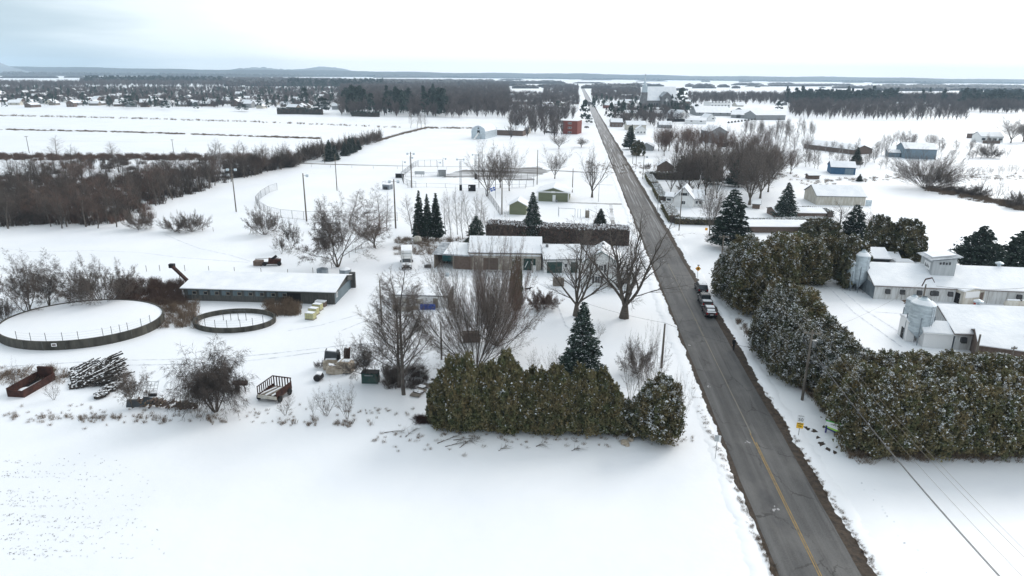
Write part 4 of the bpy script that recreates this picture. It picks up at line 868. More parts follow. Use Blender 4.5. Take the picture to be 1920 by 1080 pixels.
# upper sheds
bld('implement_shed', 'open-fronted shed with large snowy roof behind the tall twin silos', 'shed', (1612,508), (1664,510), 8, 2.9, ('gable','x',1.4), .3, 'black', 'roof_dark')
bld('hut', 'little cream hut with snowy roof, right of the open-fronted shed', 'hut', (1664,504), (1683,505), 5, 2.2, ('gable','x',.9), .5, 'cream_wall', 'brown_trim')
for (x, wp, lb) in [(1672,40,'snow-covered white camper trailer behind the upper barn'),(1717,18,'snow-covered parked car behind the upper barn')]:
    p = P(x, 510); Lx = WD(x,510,wp); rt = empty('camper' if wp > 30 else 'covered_car', p, -.12, lb, 'trailer' if wp > 30 else 'car')
    MB().prism([(0,.5),(Lx,.5),(Lx,1.9 if wp > 30 else 1.1),(Lx*.9,2.4 if wp > 30 else 1.6),(Lx*.12,2.4 if wp > 30 else 1.6),(0,1.6 if wp > 30 else 1.1)], 'y', 0, 2.1).build('body', M['sign_white'], rt)
    MB().prism([(Lx*.08,2.41 if wp > 30 else 1.61),(Lx*.92,2.41 if wp > 30 else 1.61),(Lx*.85,2.6 if wp > 30 else 1.75),(Lx*.15,2.6 if wp > 30 else 1.75)], 'y', .05, 2.05).build('snow_cover', M['snow_roof'], rt)
    MB().box(Lx*.2,Lx*.8,-.03,-.003,1.3 if wp > 30 else 1.1,1.8 if wp > 30 else 1.4).build('window', M['glass'], rt)
    for u in (.25, .75): MB().chain([(Lx*u,.0,.35),(Lx*u,.25,.35)], [.35,.35], 10).build('wheel', M['rubber'], rt)
def silo(x, y, top, wpx, label, round_=True, legs=True, cone=.32, group=None):
    p = P(x, y); h = HT(x, y, top); R0 = WD(x, y, wpx)/2; rt = empty('feed_silo', (p.x, p.y+R0, 0), .3, label, 'silo', group); n = 20
    zc = h*cone if legs else 0; zt = h*.86
    # corrugated drum in rings
    pr = []; k = 9
    for i in range(k*2+1): z = zc+(zt-zc)*i/(k*2); pr.append((R0*(1 if i % 2 else .975), z))
    MB().lathe(pr, n).build('drum', M['galv'], rt, smooth=False)
    MB().lathe([(R0*1.03,zt-.02),(R0*.25,h*.975),(R0*.22,h)], n).build('cap', M['galv'], rt); MB().lathe([(R0*.95,zt+h*.004+.05),(R0*.55,zt+(h-zt)*.5+.1)], n).build('snow_cover', M['snow_roof'], rt)
    if legs:
        MB().lathe([(R0*.98,zc+.02),(R0*.2,zc*.35),(R0*.18,zc*.3)], n).build('hopper', M['galv'], rt)
        for q in range(4): t = R_(45+90*q); MB().tube((R0*math.cos(t)*1.04,R0*math.sin(t)*1.04,-.1),(R0*math.cos(t)*1.04,R0*math.sin(t)*1.04,zc+(zt-zc)*.55),.07,n=4).build('leg', M['galv_dark'], rt)
    b = MB()
    for s in (-.2, .2): b.tube((s,-R0-.12,0),(s,-R0-.12,zt),.025,n=4)
    for i in range(int(zt/.4)): b.tube((-.2,-R0-.12,.3+i*.4),(.2,-R0-.12,.3+i*.4),.018,n=3)
    b.build('ladder', M['galv_dark'], rt)
    return rt
silo(1614,549,471,26,'taller of the two slim silos at the left end of the upper barn')
silo(1599,546,486,20,'shorter slim silo left of the tallest one')
silo(1730,648,563,43,'broad round galvanised silo with pointed cap at the end of the lower barn', cone=.28)
silo(1710,624,556,26,'narrower dark-sided silo standing behind the broad galvanised one')
# auger on the silos
a = P(1716, 600); o = MB().chain([(0,0,6.2),(.4,0,7.4),(1.6,.2,7.6),(2.2,.3,6.8)], [.12]*4, 6).build('auger', M['rust']); o.location = a; tag(o, 'rusty bent feed auger above the silos at the lower barn', 'auger')
# propane tank
p = P(1880, 578); rt = empty('gas_tank', p, -.1, 'long white gas tank lying on the snow between the two livestock barns', 'tank')
MB().chain([(0,0,.9),(.25,0,.9),(.6,0,.9),(6,0,.9),(6.4,0,.9)], [.1,.5,.68,.68,.2], 14).build('tank', M['cream_wall'], rt, smooth=True)
MB().chain([(.5,.1,1.56),(6,.1,1.56)], [.25,.25], 6).build('snow_cover', M['snow_roof'], rt)
for u in (1.2, 5): MB().box(u,u+.4,-.4,.4,-.1,.4).build('foot', M['dark_steel'], rt)
MB().lathe([(.2,1.5),(.2,1.8),(0,1.85)], 8, (2.8,0,0)).build('valve_cover', M['dark_steel'], rt)
# ================================================================ THINGS
UP = Vector((0,0,1))
# ---- round manure pits
def pit(cx, cy, wpx, hwall, fill, label, posts, m, rail=False, sign=False, sy=.83):
    R0 = WD(cx, cy, wpx)/2; p = P(cx, cy, hwall); p = Vector((p.x, p.y, 0)); rt = empty('manure_pit', p, 0, label, 'tank'); n = 72
    MB().lathe([(R0,-.3),(R0,hwall),(R0-.28,hwall+.01),(R0-.28,fill-.2)], n).build('wall', M[m], rt)
    for k in range(n//3):
        t = 2*math.pi*k*3/n; MB().rbox(((R0+.012)*math.cos(t),(R0+.012)*math.sin(t),hwall/2), .05, .09, hwall, rz=t).build('wall_joint', M['plank_dark'], rt)
    V = [(0,0,fill+.25)]+[((R0-.28)*q*math.cos(2*math.pi*k/n),(R0-.28)*q*math.sin(2*math.pi*k/n),fill+.25-.25*q**3) for q in (.5,1) for k in range(n)]
    Fc = [(0,1+k,1+(k+1) % n) for k in range(n)]+[(1+k,1+n+k,1+n+(k+1) % n,1+(k+1) % n) for k in range(n)]
    MB().add(V, Fc).build('snow_fill', M['snow'], rt, smooth=True)
    for t in posts: tt = R_(t); MB().tube(((R0-.14)*math.cos(tt),(R0-.14)*math.sin(tt),hwall-.1),((R0-.14)*math.cos(tt),(R0-.14)*math.sin(tt),hwall+1.35),.045,n=5).build('post', M['dark_steel'], rt)
    b = MB()
    for t, t2 in zip(posts, posts[1:]):
        for z in (.35,.75,1.15): b.tube(((R0-.14)*math.cos(R_(t)),(R0-.14)*math.sin(R_(t)),hwall+z),((R0-.14)*math.cos(R_(t2)),(R0-.14)*math.sin(R_(t2)),hwall+z),.008,n=3)
    b.build('wire', M['steel'], rt)
    if sign:
        tt = R_(-82); MB().rbox(((R0+.03)*math.cos(tt),(R0+.03)*math.sin(tt),hwall*.62), .75, .05, .5, rz=tt+math.pi/2).build('notice', M['sign_white'], rt)
        MB().rbox(((R0+.06)*math.cos(tt),(R0+.06)*math.sin(tt),hwall*.62), .5, .05, .22, rz=tt+math.pi/2).build('notice_print', M['rust'], rt)
    rt.scale = (1, sy, 1); return rt
pit(155, 597, 272, 1.4, 1.27, 'large round concrete pit brimful of snow, fence posts on its right rim', [-110,-98,-87,-76,-66,-50,-44,-38,-32,-20,-10], 'concrete', sign=True)
pit(440, 596, 146, .85, .02, 'smaller round concrete pit, half empty, with a rail inside its rim', [-150,-135,-118,-101,-84,-66,-48,-30], 'concrete', sy=.74)
p = P(415, 607); o = MB(); L = WD(415,607,43)
for u in (0,.33,.66,1): o.tube((L*u,0,.2),(L*u,0,2.1),.05,n=5)
o.tube((0,0,2.1),(L,-.1,2.1),.05,n=5); q = o.build('hoop_rail', M['dark_steel']); q.location = (p.x, p.y+1, -.1); tag(q, 'dark pipe rail standing inside the smaller round pit', 'rail')

# ---- wire mesh fence along a polyline of ground pixels
def mesh_fence(label, pts, h, seg, diag=.55, toprail=True, mp='dark_steel', rw=.03, wires=True):
    pts = [P(*q) for q in pts]; d = []
    for a, b in zip(pts, pts[1:]):
        k = max(1, round((b-a).length/seg)); d += [a.lerp(b, i/k) for i in range(k)]
    d.append(pts[-1]); rt = empty('wire_fence', d[0], 0, label, 'fence'); o0 = d[0]; me = None
    for p in d:
        q = MB().tube((0,0,-.1),(0,0,h),.055,n=5) if me is None else None
        if q: s = q.build('post', M[mp], rt); me = s.data
        else: s = link('post', me, rt)
        s.location = p-o0
    b = MB()
    for p, q in zip(d, d[1:]):
        p0 = p-o0; q0 = q-o0
        if toprail:
            b.tube(p0+UP*h, q0+UP*h, .045, n=4); b.tube(p0+UP*.1, q0+UP*.1, .03, n=3)
        if wires and diag:
            L = (q0-p0).length; u = (q0-p0)/L; k = int((L+h)/diag)
            for i in range(1, k):
                s_ = i*diag; a0 = (min(s_, L), max(0, s_-L)); b0 = (max(0, s_-h), min(h, s_))
                if abs(a0[0]-b0[0]) > .05:
                    for fl in (0, 1): f = (lambda v: L-v) if fl else (lambda v: v); b.tube(p0+u*f(a0[0])+UP*a0[1], p0+u*f(b0[0])+UP*b0[1], .012, n=3)
    if b.v: b.build('wire_mesh', M['steel'], rt)
    return rt
mesh_fence('curved tall chain-link outfield fence in the snow, left of the ball field', [(520,356),(505,361),(490,371),(480,382),(487,392),(503,402),(527,408),(570,412),(625,412),(690,413),(745,414)], 2.4, 5)
mesh_fence('chain-link backstop fence along the upper edge of the infield', [(752,333),(775,314),(783,310)], 2.2, 4)
mesh_fence('chain-link fence across the far side of the infield', [(785,313),(830,312)], 3.0, 3, wires=False)
mesh_fence('chain-link fence bending round the near corner of the ball field', [(753,333),(757,345),(770,350),(780,351)], 2.2, 3)
mesh_fence('low rail fence along the near side of the ball field', [(765,352),(800,351),(835,352),(882,354),(925,354),(985,353)], 1.5, 7, wires=False)
mesh_fence('chain-link fence between infield and small grey canteen shed', [(760,331),(790,332),(820,331),(826,327)], 1.8, 4.5)
mesh_fence('fence running from the bare trees down to the brown hedge', [(910,365),(922,380),(938,404)], 2.2, 4)
mesh_fence('fence around the play court behind the clubhouse', [(960,352),(1000,350),(1001,338),(965,337)], 2.6, 3, wires=False)
mesh_fence('long low post fence along the farm lane', [(548,312),(620,314),(700,316),(745,317)], 1.1, 9, wires=False, toprail=False)
mesh_fence('post and wire fence below the woodland edge', [(380,433),(400,434),(470,437),(545,438),(600,438)], 1.1, 9.5, toprail=False, mp='wood_pole', wires=False)
mesh_fence('wooden fence posts in the snow above the blue barn', [(118,548),(190,528),(253,512),(275,509),(300,508),(347,508),(392,510),(440,512),(490,514),(540,516),(587,513),(622,503),(655,483),(678,466)], 1.3, 4.6, toprail=False, mp='wood_pole', wires=False)
# ---- poles
def pole(x, y, top, label, r=.14, kind='wood_pole', arm=None, lamps=0, tx=None, xf=False, cat='pole', name='utility_pole', group=None, armw=1.2):
    p = P(x, y); h = HT(x, y, top, tx); rt = empty(name, p, 0, label, cat, group)
    MB().chain([(0,0,-.3),(0,0,h*.5),(0,0,h)], [r*1.15, r, r*.75], 8).build('post', M[kind], rt, smooth=True)
    if arm is not None: 
        MB().rbox((0,0,h-.35), armw*2, .12, .14, rz=arm).build('crossarm', M['wood_grey'], rt)
        for u in (-.92,-.45,.45,.92): MB().lathe([(.07,-.27),(.05,-.1),(0,-.08)], 6, (u*armw*math.cos(arm), u*armw*math.sin(arm), h)).build('insulator', M['steel'], rt)
    if xf: MB().lathe([(0,h-2.2),(.28,h-2.2),(.28,h-1.3),(0,h-1.25)], 10, (.42,0,0)).build('transformer', M['steel'], rt)
    if lamps:
        for u in ((-1,1) if lamps == 2 else (1,)):
            b = MB(); b.tube((0,0,h-.6),(u*.95,0,h-.55),.05,n=4); s = b.build('lamp_arm', M['steel'], rt)
            MB().rbox((u*1.15,-.15,h-.65), .7, .55, .5, rx=.5).build('lamp_head', M['galv'], s)
    return rt, h
polA, hA = pole(1504, 750, 620, 'tall power pole with crossarm and transformer, in front of the road-side cedars', .17, arm=-.12, xf=True, tx=1512, armw=1.1)
pB, hB = pole(1349, 520, 441, 'power pole with a snowy crossarm rising behind the cedars by the parked vehicles', .16, arm=-.12, tx=1352, armw=1.0)
pole(1240, 690, 607, 'bare wooden pole on the left verge, carrying the wire to the farm', .16)
pole(828, 674, 603, 'thin dark pole on the snow left of the big bare clump', .13)
pole(716, 610, 525, 'pole with small lamp among the branches of the tall bare tree', .12, lamps=0, tx=710)
pole(828, 560, 508, 'slim steel pole with a curved lamp by the small white shed', .06, 'steel', lamps=1, name='lamp_post', cat='lamp post')
pole(443, 397, 314, 'tall pole with twin floodlight, nearest the woodland', .17, lamps=2, tx=437, name='floodlight_pole')
pole(575, 415, 325, 'tall dark pole with a lamp inside the curved fence', .2, lamps=1, tx=570, name='floodlight_pole')
pole(632, 357, 289, 'plain tall pole in the middle of the outfield', .15, tx=631)
pole(742, 428, 336, 'tall pole with twin lamps left of the three spruces', .2, lamps=2, tx=739, name='floodlight_pole')
pole(772, 352, 285, 'tall floodlight pole at the infield corner', .2, lamps=2, tx=776, name='floodlight_pole')
pole(609, 306, 272, 'thin pole beside the farm lane', .12)
pole(327, 296, 261, 'short power pole with lamp in the snowfield, behind the woodland', .14, arm=.1, tx=321, armw=.7)
pole(55, 287, 255, 'short power pole in the snowfield on the far left', .14, arm=.1, tx=51, armw=.9)
pole(941, 402, 330, 'dark pole at the top end of the brown hedge', .18, lamps=0, tx=944)
pole(1007, 346, 281, 'tall plain pole right behind the clubhouse', .15, tx=1009)
pole(1073, 361, 316, 'pole at the right corner of the clubhouse', .15, tx=1076)
pole(1273, 432, 352, 'slim grey pole in front of the clipped hedge, right of the road', .13, arm=-.1, tx=1277, armw=.6)
pole(1205, 336, 291, 'grey lamp pole right of the road, second from the clipped hedge', .13, lamps=1, name='lamp_post', cat='lamp post')
pole(1192, 318, 279, 'thin grey pole by the road near the small grey shed', .11)
pole(1186, 307, 283, 'shortest thin pole by the road near the conifers', .1)
pole(1122, 378, 345, 'thin grey post on the lawn by the clubhouse', .07, 'steel')
pole(1232, 405, 360, 'thin sloping post on the verge by the white gabled house', .06, 'steel')
pole(1727, 580, 533, 'grey pole against the wall of the upper livestock barn', .15, tx=1729)
pole(1824, 690, 627, 'grey pole with small lamp in front of the lower livestock barn', .16, lamps=0, tx=1826)
pole(1890, 700, 649, 'short bent pole over the brown shed roof', .09, arm=0, armw=.4)
for i, (x, y, t) in enumerate([(898,352,287),(929,357,300),(956,340,296),(918,362,306)]): pole(x, y, t, ['slim pole left of the biggest ball field tree','slim pole between the two ball field trees','slim pole at the court behind the ball field trees','slim pole in front of the biggest ball field tree'][i], .1)
for i, (x, y, t) in enumerate([(755,322,301),(769,314,293),(821,322,302),(831,316,295)]): pole(x, y, t, 'thin light pole of the infield fence', .08, 'steel', lamps=1, name='lamp_post', group='thin light poles round the infield', cat='lamp post')
# lattice floodlight towers
for x, y, t, lb in ((864,357,299,'lattice mast with twin floodlights and black box, by the ball field'),(892,336,290,'second lattice mast, at the edge of the slushy car park')):
    p = P(x, y); h = HT(x, y, t); rt = empty('lattice_mast', p, 0, lb, 'mast'); w_ = .35; b = MB()
    for a, c in ((-w_,-w_),(w_,-w_),(0,w_)): b.tube((a,c,0),(a,c,h),.05,n=4)
    for i in range(int(h/.8)): z = i*.8; b.tube((-w_,-w_,z),(w_,-w_,z+.8),.03,n=3); b.tube((-w_,-w_,z),(0,w_,z+.8),.03,n=3); b.tube((w_,-w_,z),(0,w_,z+.8),.03,n=3); b.tube((-w_,-w_,z),(w_,-w_,z),.03,n=3)
    b.build('lattice', M['steel'], rt)
    MB().rbox((0,0,h), 2.6, .1, .1).build('crossarm', M['steel'], rt)
    for u in (-1.2, 1.2): MB().rbox((u,-.2,h), .6, .5, .5, rx=.5).build('lamp_head', M['galv'], rt)
    MB().rbox((0,-.1,1), .9, .7, 2).build('control_box', M['black'], rt)
# flag
p = P(929, 372); rt = empty('flagpole', p, 0, 'short pole with a small blue and white flag, left of the green shed', 'flag'); h = HT(929,372,350)
MB().tube((0,0,0),(0,0,h),.06,n=6).build('post', M['steel'], rt)
f = MB().rbox((-.95,0,h-.9), 1.8, .05, 1.2, ry=-.35).build('flag', M['flag_blue'], rt); MB().rbox((-.95,0,h-.9), 1.8, .07, .22, ry=-.35).build('white_bar', M['sign_white'], f); MB().rbox((-.95,0,h-.9), .22, .07, 1.2, ry=-.35).build('white_bar', M['sign_white'], f)
# scoreboard
p = P(787, 332); rt = empty('scoreboard', p, 0, 'small grey board on two legs inside the infield', 'sign'); h = HT(787,332,321)
for u in (-1.6, 1.6): MB().tube((u,0,0),(u,0,h),.06,n=4).build('leg', M['steel'], rt)
MB().box(-2,2,-.08,.08,h*.45,h).build('board', M['sign_back'], rt)
# play structure
p = P(1083, 408); rt = empty('play_frame', p, 0, 'thin-legged play frame with ladders on the lawn before the brown hedge', 'play frame')
for i, (u, v) in enumerate([(-5.5,1),(-5.5,3),(-.8,0),(0,0),(.8,0),(2.4,.5),(3.2,.5)]): MB().tube((u,v,0),(u,v,2.6),.07,n=4).build('post', M['galv_dark'], rt)
MB().tube((-5.5,1,2.6),(-.8,0,2.6),.06,n=4).build('beam', M['steel'], rt); MB().box(2.3,3.4,-.3,1.1,0,2.0).build('slide', M['wood_grey'], rt); MB().tube((3.4,.5,2.4),(5.8,1.5,1.2),.06,n=4).build('beam', M['galv_dark'], rt)
# ---- wires
def wire(a, b, sag, r, label, ext=None, m='dark_steel', n=26, group=None):
    pts = [a.lerp(b, i/n)-UP*(sag*4*(i/n)*(1-i/n)) for i in range(n+1)]
    o = MB().chain(pts, [r]*(n+1), 4, False).build('overhead_wire', M[m]); tag(o, label, 'wire', group)
A0 = polA.location.copy(); B0 = pB.location.copy(); nxt = A0 - rdir*55 + RN*.5; far_ = B0 + rdir*75
ac = Vector((math.cos(-.12), math.sin(-.12), 0))
Gw = 'power lines along the right side of the road'
for i, (u, z, r_, m) in enumerate([(-1.0,0,.012,'wood_grey'),(.45,.0,.012,'wood_grey'),(1.0,0,.012,'wood_grey'),(0,-2.3,.03,'dark_steel'),(.2,-2.6,.026,'dark_steel')]):
    lb = ('thin wire from the crossarm' if i < 3 else 'thick dark cable below the crossarm')
    for (p0, p1, s0, s1, nm) in ((A0, nxt, hA, hA, ' to the lower right corner'), (A0, B0, hA, hB, ' to the pole by the cars')):
        wire(Vector((p0.x,p0.y,s0+z))+ac*u, Vector((p1.x,p1.y,s1+z))+ac*u*.95, .9 if i < 3 else 1.1, r_, lb+nm, m=m, group=Gw)
wire(Vector((B0.x,B0.y,hB-.2)), P(1273,432)+UP*9, 1.0, .012, 'overhead wire from the pole by the cars to the grey pole by the hedge', m='wood_grey')
q = P(1240,690)+UP*6.9
wire(q, P(1010,583)+UP*5, .8, .018, 'dark overhead wire crossing the garden to the left'); wire(q, Vector((A0.x,A0.y,hA-3.2)), .9, .02, 'dark overhead wire crossing the road to the tall power pole')
wire(P(828,560)+UP*6.2, P(770,548)+UP*3.5, .3, .012, 'thin wire from the lamp post to the small white shed')
wire(P(1742,600)+UP*6.2, P(1920,600)+UP*6.0, .5, .03, 'dark cable running from the round silo over the lower barn')
wire(P(1727,580)+UP*6, Vector((A0.x,A0.y,hA))+UP*-.5, 1.0, .01, 'thin wire from the barn pole down over the cedars', m='wood_grey')

# ---- vehicles: local +y is forward
def vehicle(kind, x, y, rz, label, body, scale=1.0):
    p = P(x, y); p.z = .036; rt = empty(kind, p, rz, label, {'suv':'car','sedan':'car','pickup_truck':'truck'}[kind]); rt.scale = (scale,)*3
    W = .92
    if kind == 'suv': lo = [(-2.25,.35),(-2.3,.7),(-2.2,1.05),(2.15,1.0),(2.3,.75),(2.28,.35)]; up = [(-2.15,1.04),(-1.95,1.62),(-1.6,1.7),(.55,1.68),(1.25,1.02)]; L2 = 4.6
    elif kind == 'sedan': lo = [(-2.3,.3),(-2.35,.6),(-2.25,.95),(-1.5,.98),(1.2,.92),(2.15,.78),(2.3,.55),(2.28,.3)]; up = [(-1.75,.95),(-1.15,1.38),(-.8,1.44),(.35,1.43),(1.15,.9)]
    else: lo = [(-2.75,.45),(-2.8,.8),(-2.75,1.12),(1.4,1.12),(2.5,1.05),(2.72,.8),(2.7,.45)]; up = [(-.75,1.1),(-.65,1.75),(-.35,1.85),(.75,1.84),(1.45,1.1)]
    def loft(prof, ws, name, m, par, in_=0):
        k = len(prof); V = []; Fc = []
        for side, wf in ((-1, 1), (1, 1)):
            for j, (yy, zz) in enumerate(prof): V.append((side*(W*ws(yy, zz)), yy, zz))
        Fc = [tuple(range(k)), tuple(range(2*k-1, k-1, -1))]+[(j, (j+1) % k, (j+1) % k+k, j+k) for j in range(k)]
        o = MB().add(V, Fc).build(name, m, par)
        md = o.modifiers.new('bevel', 'BEVEL'); md.width = .05; md.segments = 2; return o
    loft(lo, lambda yy, zz: 1.0 if zz > .5 else .97, 'body', M[body], rt)
    topz = max(z for _, z in up); base = up[0][1]
    cab = loft(up, lambda yy, zz: .93-.13*(zz-base)/(topz-base), 'cabin', M['glass'], rt)
    yb = [u[0] for u in up if u[1] > topz-.12]; MB().prism([(yb[0],topz-.03),(yb[-1],topz-.03),(yb[-1]-.05,topz+.05),(yb[0]+.05,topz+.05)], 'x', -.74, .74).build('roof_panel', M[body], rt)
    for s in (-1, 1):
        for (y0, y1) in ((up[0], up[1]), (up[-1], up[-2]), ((yb[0]+.9, base), (yb[0]+.95, topz-.05))):
            z0 = y0[1]; z1 = y1[1]; MB().tube((s*W*.93,y0[0],z0),(s*W*(.93-.13*(z1-base)/(topz-base)),y1[0],z1),.05,n=4).build('window_pillar', M[body], rt)
    ax = (-1.4, 1.45) if kind != 'pickup_truck' else (-1.75, 1.75); R0 = .34 if kind != 'pickup_truck' else .41
    for yy in ax:
        for s in (-1, 1):
            w0 = MB().chain([(s*.70,yy,R0),(s*.94,yy,R0)], [R0,R0], 18).build('wheel', M['rubber'], rt); MB().chain([(s*.93,yy,R0),(s*.955,yy,R0)], [R0*.6,R0*.55], 12).build('rim', M['steel'], w0)
    yr = lo[1][0]
    for s in (-1, 1):
        MB().box(min(s*.62,s*.88), max(s*.62,s*.88), yr-.03, yr+.1, .72, .98).build('taillight', M['tail_red'], rt)
        MB().box(min(s*.55,s*.86), max(s*.55,s*.86), 2.2 if kind != 'pickup_truck' else 2.6, 2.33 if kind != 'pickup_truck' else 2.75, .62, .78).build('headlight', M['sign_white'], rt)
        MB().rbox((s*1.04, up[-1][0]-.35, base+.12), .22, .12, .17).build('side_mirror', M['black'], rt)
    MB().box(-.85,.85,yr-.08,yr+.06,.36,.56).build('rear_bumper', M['steel' if kind == 'pickup_truck' else 'black'], rt)
    MB().box(-.26,.26,yr-.1,yr-.083,.6 if kind != 'pickup_truck' else .38,.74 if kind != 'pickup_truck' else .52).build('number_plate', M['sign_white'], rt)
    if kind == 'pickup_truck':
        MB().box(-.78,.78,-2.7,-.85,1.125,1.13).build('bed_liner', M['black'], rt)
        for s in (-1, 1): MB().box(min(s*.80,s*.90), max(s*.80,s*.90), -2.72, -.8, 1.125, 1.3).build('bed_side', M[body], rt)
        MB().box(-.8,.8,-2.76,-2.66,.6,1.3).build('tailgate', M[body], rt)
        s_ = MB(); s_.prism([(-2.6,1.131),(-1.2,1.131),(-1.3,1.26),(-2.5,1.30)], 'x', -.7, .75); s_.build('snow_cover', M['snow_roof'], rt)
        MB().box(-.45,.4,-.2,.6,topz+.053,topz+.075).build('sunroof', M['glass'], rt)
    else:
        MB().prism([(yb[0]+.1,topz+.053),(yb[-1]-.1,topz+.053),(yb[-1]-.25,topz+.14),(yb[0]+.2,topz+.13)], 'x', -.66, .66).build('snow_cover', M['snow_roof'], rt)
        if kind == 'sedan':
            MB().prism([(-2.2,.985),(-1.72,.985),(-1.75,1.04),(-2.15,1.05)], 'x', -.7, .7).build('snow_cover', M['snow_roof'], rt); MB().prism([(-1.6,1.09),(-1.3,1.33),(-1.32,1.38),(-1.63,1.13)], 'x', -.6, .6).build('snow_cover', M['snow_roof'], rt)
    return rt
vrz = rang-math.pi/2
vehicle('suv', 1314, 546, vrz, 'dark grey SUV at the front of the three vehicles parked on the right shoulder', 'car_dark', 1.04)
vehicle('pickup_truck', 1321, 570, vrz, 'silver crew-cab pickup with snow in its bed, middle of the three parked vehicles', 'car_silver', 1.04)
vehicle('sedan', 1329, 589, vrz, 'dark maroon sedan with snow on roof and rear window, hindmost of the three parked vehicles', 'car_maroon', 1.04)
# box truck
p = P(763, 499); rt = empty('box_truck', p, R_(188), 'white box truck with snow on its roof, parked facing the camera', 'truck')
MB().box(-1.2,1.2,-4.6,.9,.95,3.6).build('cargo_box', M['white_paint'], rt); MB().box(-1.15,1.15,-4.5,.8,3.603,3.72).build('snow_cover', M['snow_roof'], rt)
c = MB().prism([(.95,.5),(3.1,.5),(3.15,1.15),(2.3,1.35),(1.7,2.2),(.95,2.3)], 'x', -1.0, 1.0).build('cab', M['white_paint'], rt)
MB().prism([(2.31,1.40),(1.78,2.12),(1.82,2.16),(2.36,1.42)], 'x', -.88, .88).build('windshield', M['glass'], rt)
MB().box(-.9,.9,3.16,3.24,.45,1.05).build('grille', M['black'], rt); MB().prism([(2.2,1.42),(3.1,1.2),(3.1,1.26),(2.2,1.5)], 'x', -.85, .85).build('snow_cover', M['snow_roof'], rt)
for s in (-1, 1):
    MB().box(min(s*.62,s*.9), max(s*.62,s*.9), 3.2, 3.28, .75, 1.0).build('headlight', M['sign_white'], rt); MB().rbox((s*1.25,1.9,1.65), .25, .15, .4).build('side_mirror', M['black'], rt)
    for yy in (2.4, -3.0): w0 = MB().chain([(s*.75,yy,.42),(s*1.05,yy,.42)], [.42,.42], 14).build('wheel', M['rubber'], rt); MB().chain([(s*1.04,yy,.42),(s*1.07,yy,.42)], [.24,.22], 10).build('rim', M['steel'], w0)
MB().box(-1.0,1.0,.903,.96,3.0,3.2).build('marker_strip', M['sign_back'], rt)

# ---- signs
def text_obj(txt, size, m, parent, loc, rot, name='lettering', ext=.006):
    cu = bpy.data.curves.new(name, 'FONT'); cu.body = txt; cu.size = size; cu.extrude = ext; cu.align_x = 'CENTER'; cu.align_y = 'CENTER'
    t = bpy.data.objects.new('tmp', cu); COL.objects.link(t); me = bpy.data.meshes.new_from_object(t.evaluated_get(bpy.context.evaluated_depsgraph_get())); bpy.data.objects.remove(t); bpy.data.curves.remove(cu)
    me.materials.clear(); me.materials.append(M[m]); me.name = name; o = link(name, me, parent); o.location = loc; o.rotation_euler = rot; return o
p = P(1497, 817); rt = empty('speed_sign', p, -.25, 'white 50 speed limit sign over a yellow plate, right of the road', 'sign'); h = HT(1497,817,778)
MB().tube((0,.05,-.2),(0,.05,h),.035,n=6).build('post', M['steel'], rt)
MB().box(-.38,.38,-.01,.01,h-.98,h).build('plate', M['sign_white'], rt); text_obj('50', .58, 'black', rt, (0,-.02,h-.62), (R_(90),0,0)); text_obj('MAXIMUM', .13, 'black', rt, (0,-.02,h-.15), (R_(90),0,0))
MB().box(-.38,.38,-.012,.012,h-1.72,h-1.02).build('warning_plate', M['sign_yellow'], rt); MB().box(-.3,.3,-.02,-.013,h-1.2,h-1.1).build('print_bar', M['black'], rt); MB().box(-.18,.18,-.02,-.013,h-1.48,h-1.38).build('print_bar', M['black'], rt)
p = P(1307, 525); rt = empty('warning_sign', p, -.15, 'orange diamond warning sign with a small dark tab on top, on the snowy right verge', 'sign'); h = HT(1308,525,497)
MB().tube((0,.05,-.2),(0,.05,h),.04,n=6).build('post', M['steel'], rt)
MB().rbox((0,0,h-.75), .82, .03, .82, ry=R_(45)).build('plate', M['sign_orange'], rt); MB().rbox((0,-.025,h-.75), .22, .02, .36, ry=.3).build('pictogram', M['black'], rt); MB().box(-.22,.22,-.02,.02,h-.12,h+.05).build('tab', M['black'], rt)
p = P(1341, 861); rt = empty('road_sign', p, -.2, 'grey-backed road sign on a thin post on the left verge', 'sign'); h = HT(1342,861,816)
MB().tube((0,.05,-.2),(0,.05,h),.03,n=6).build('post', M['steel'], rt); MB().box(-.3,.32,-.01,.01,h-.75,h).build('plate', M['sign_back'], rt); MB().box(.14,.36,-.03,-.015,h-.78,h-.02).build('plate_edge', M['sign_white'], rt)
p = P(1410, 641); o = MB().tube((0,0,-.1),(0,0,1.5),.05,n=5).build('marker_post', M['wood_pole']); o.location = p; tag(o, 'short marker post by the foot of the right-hand cedars', 'post')
p = P(1375, 583)
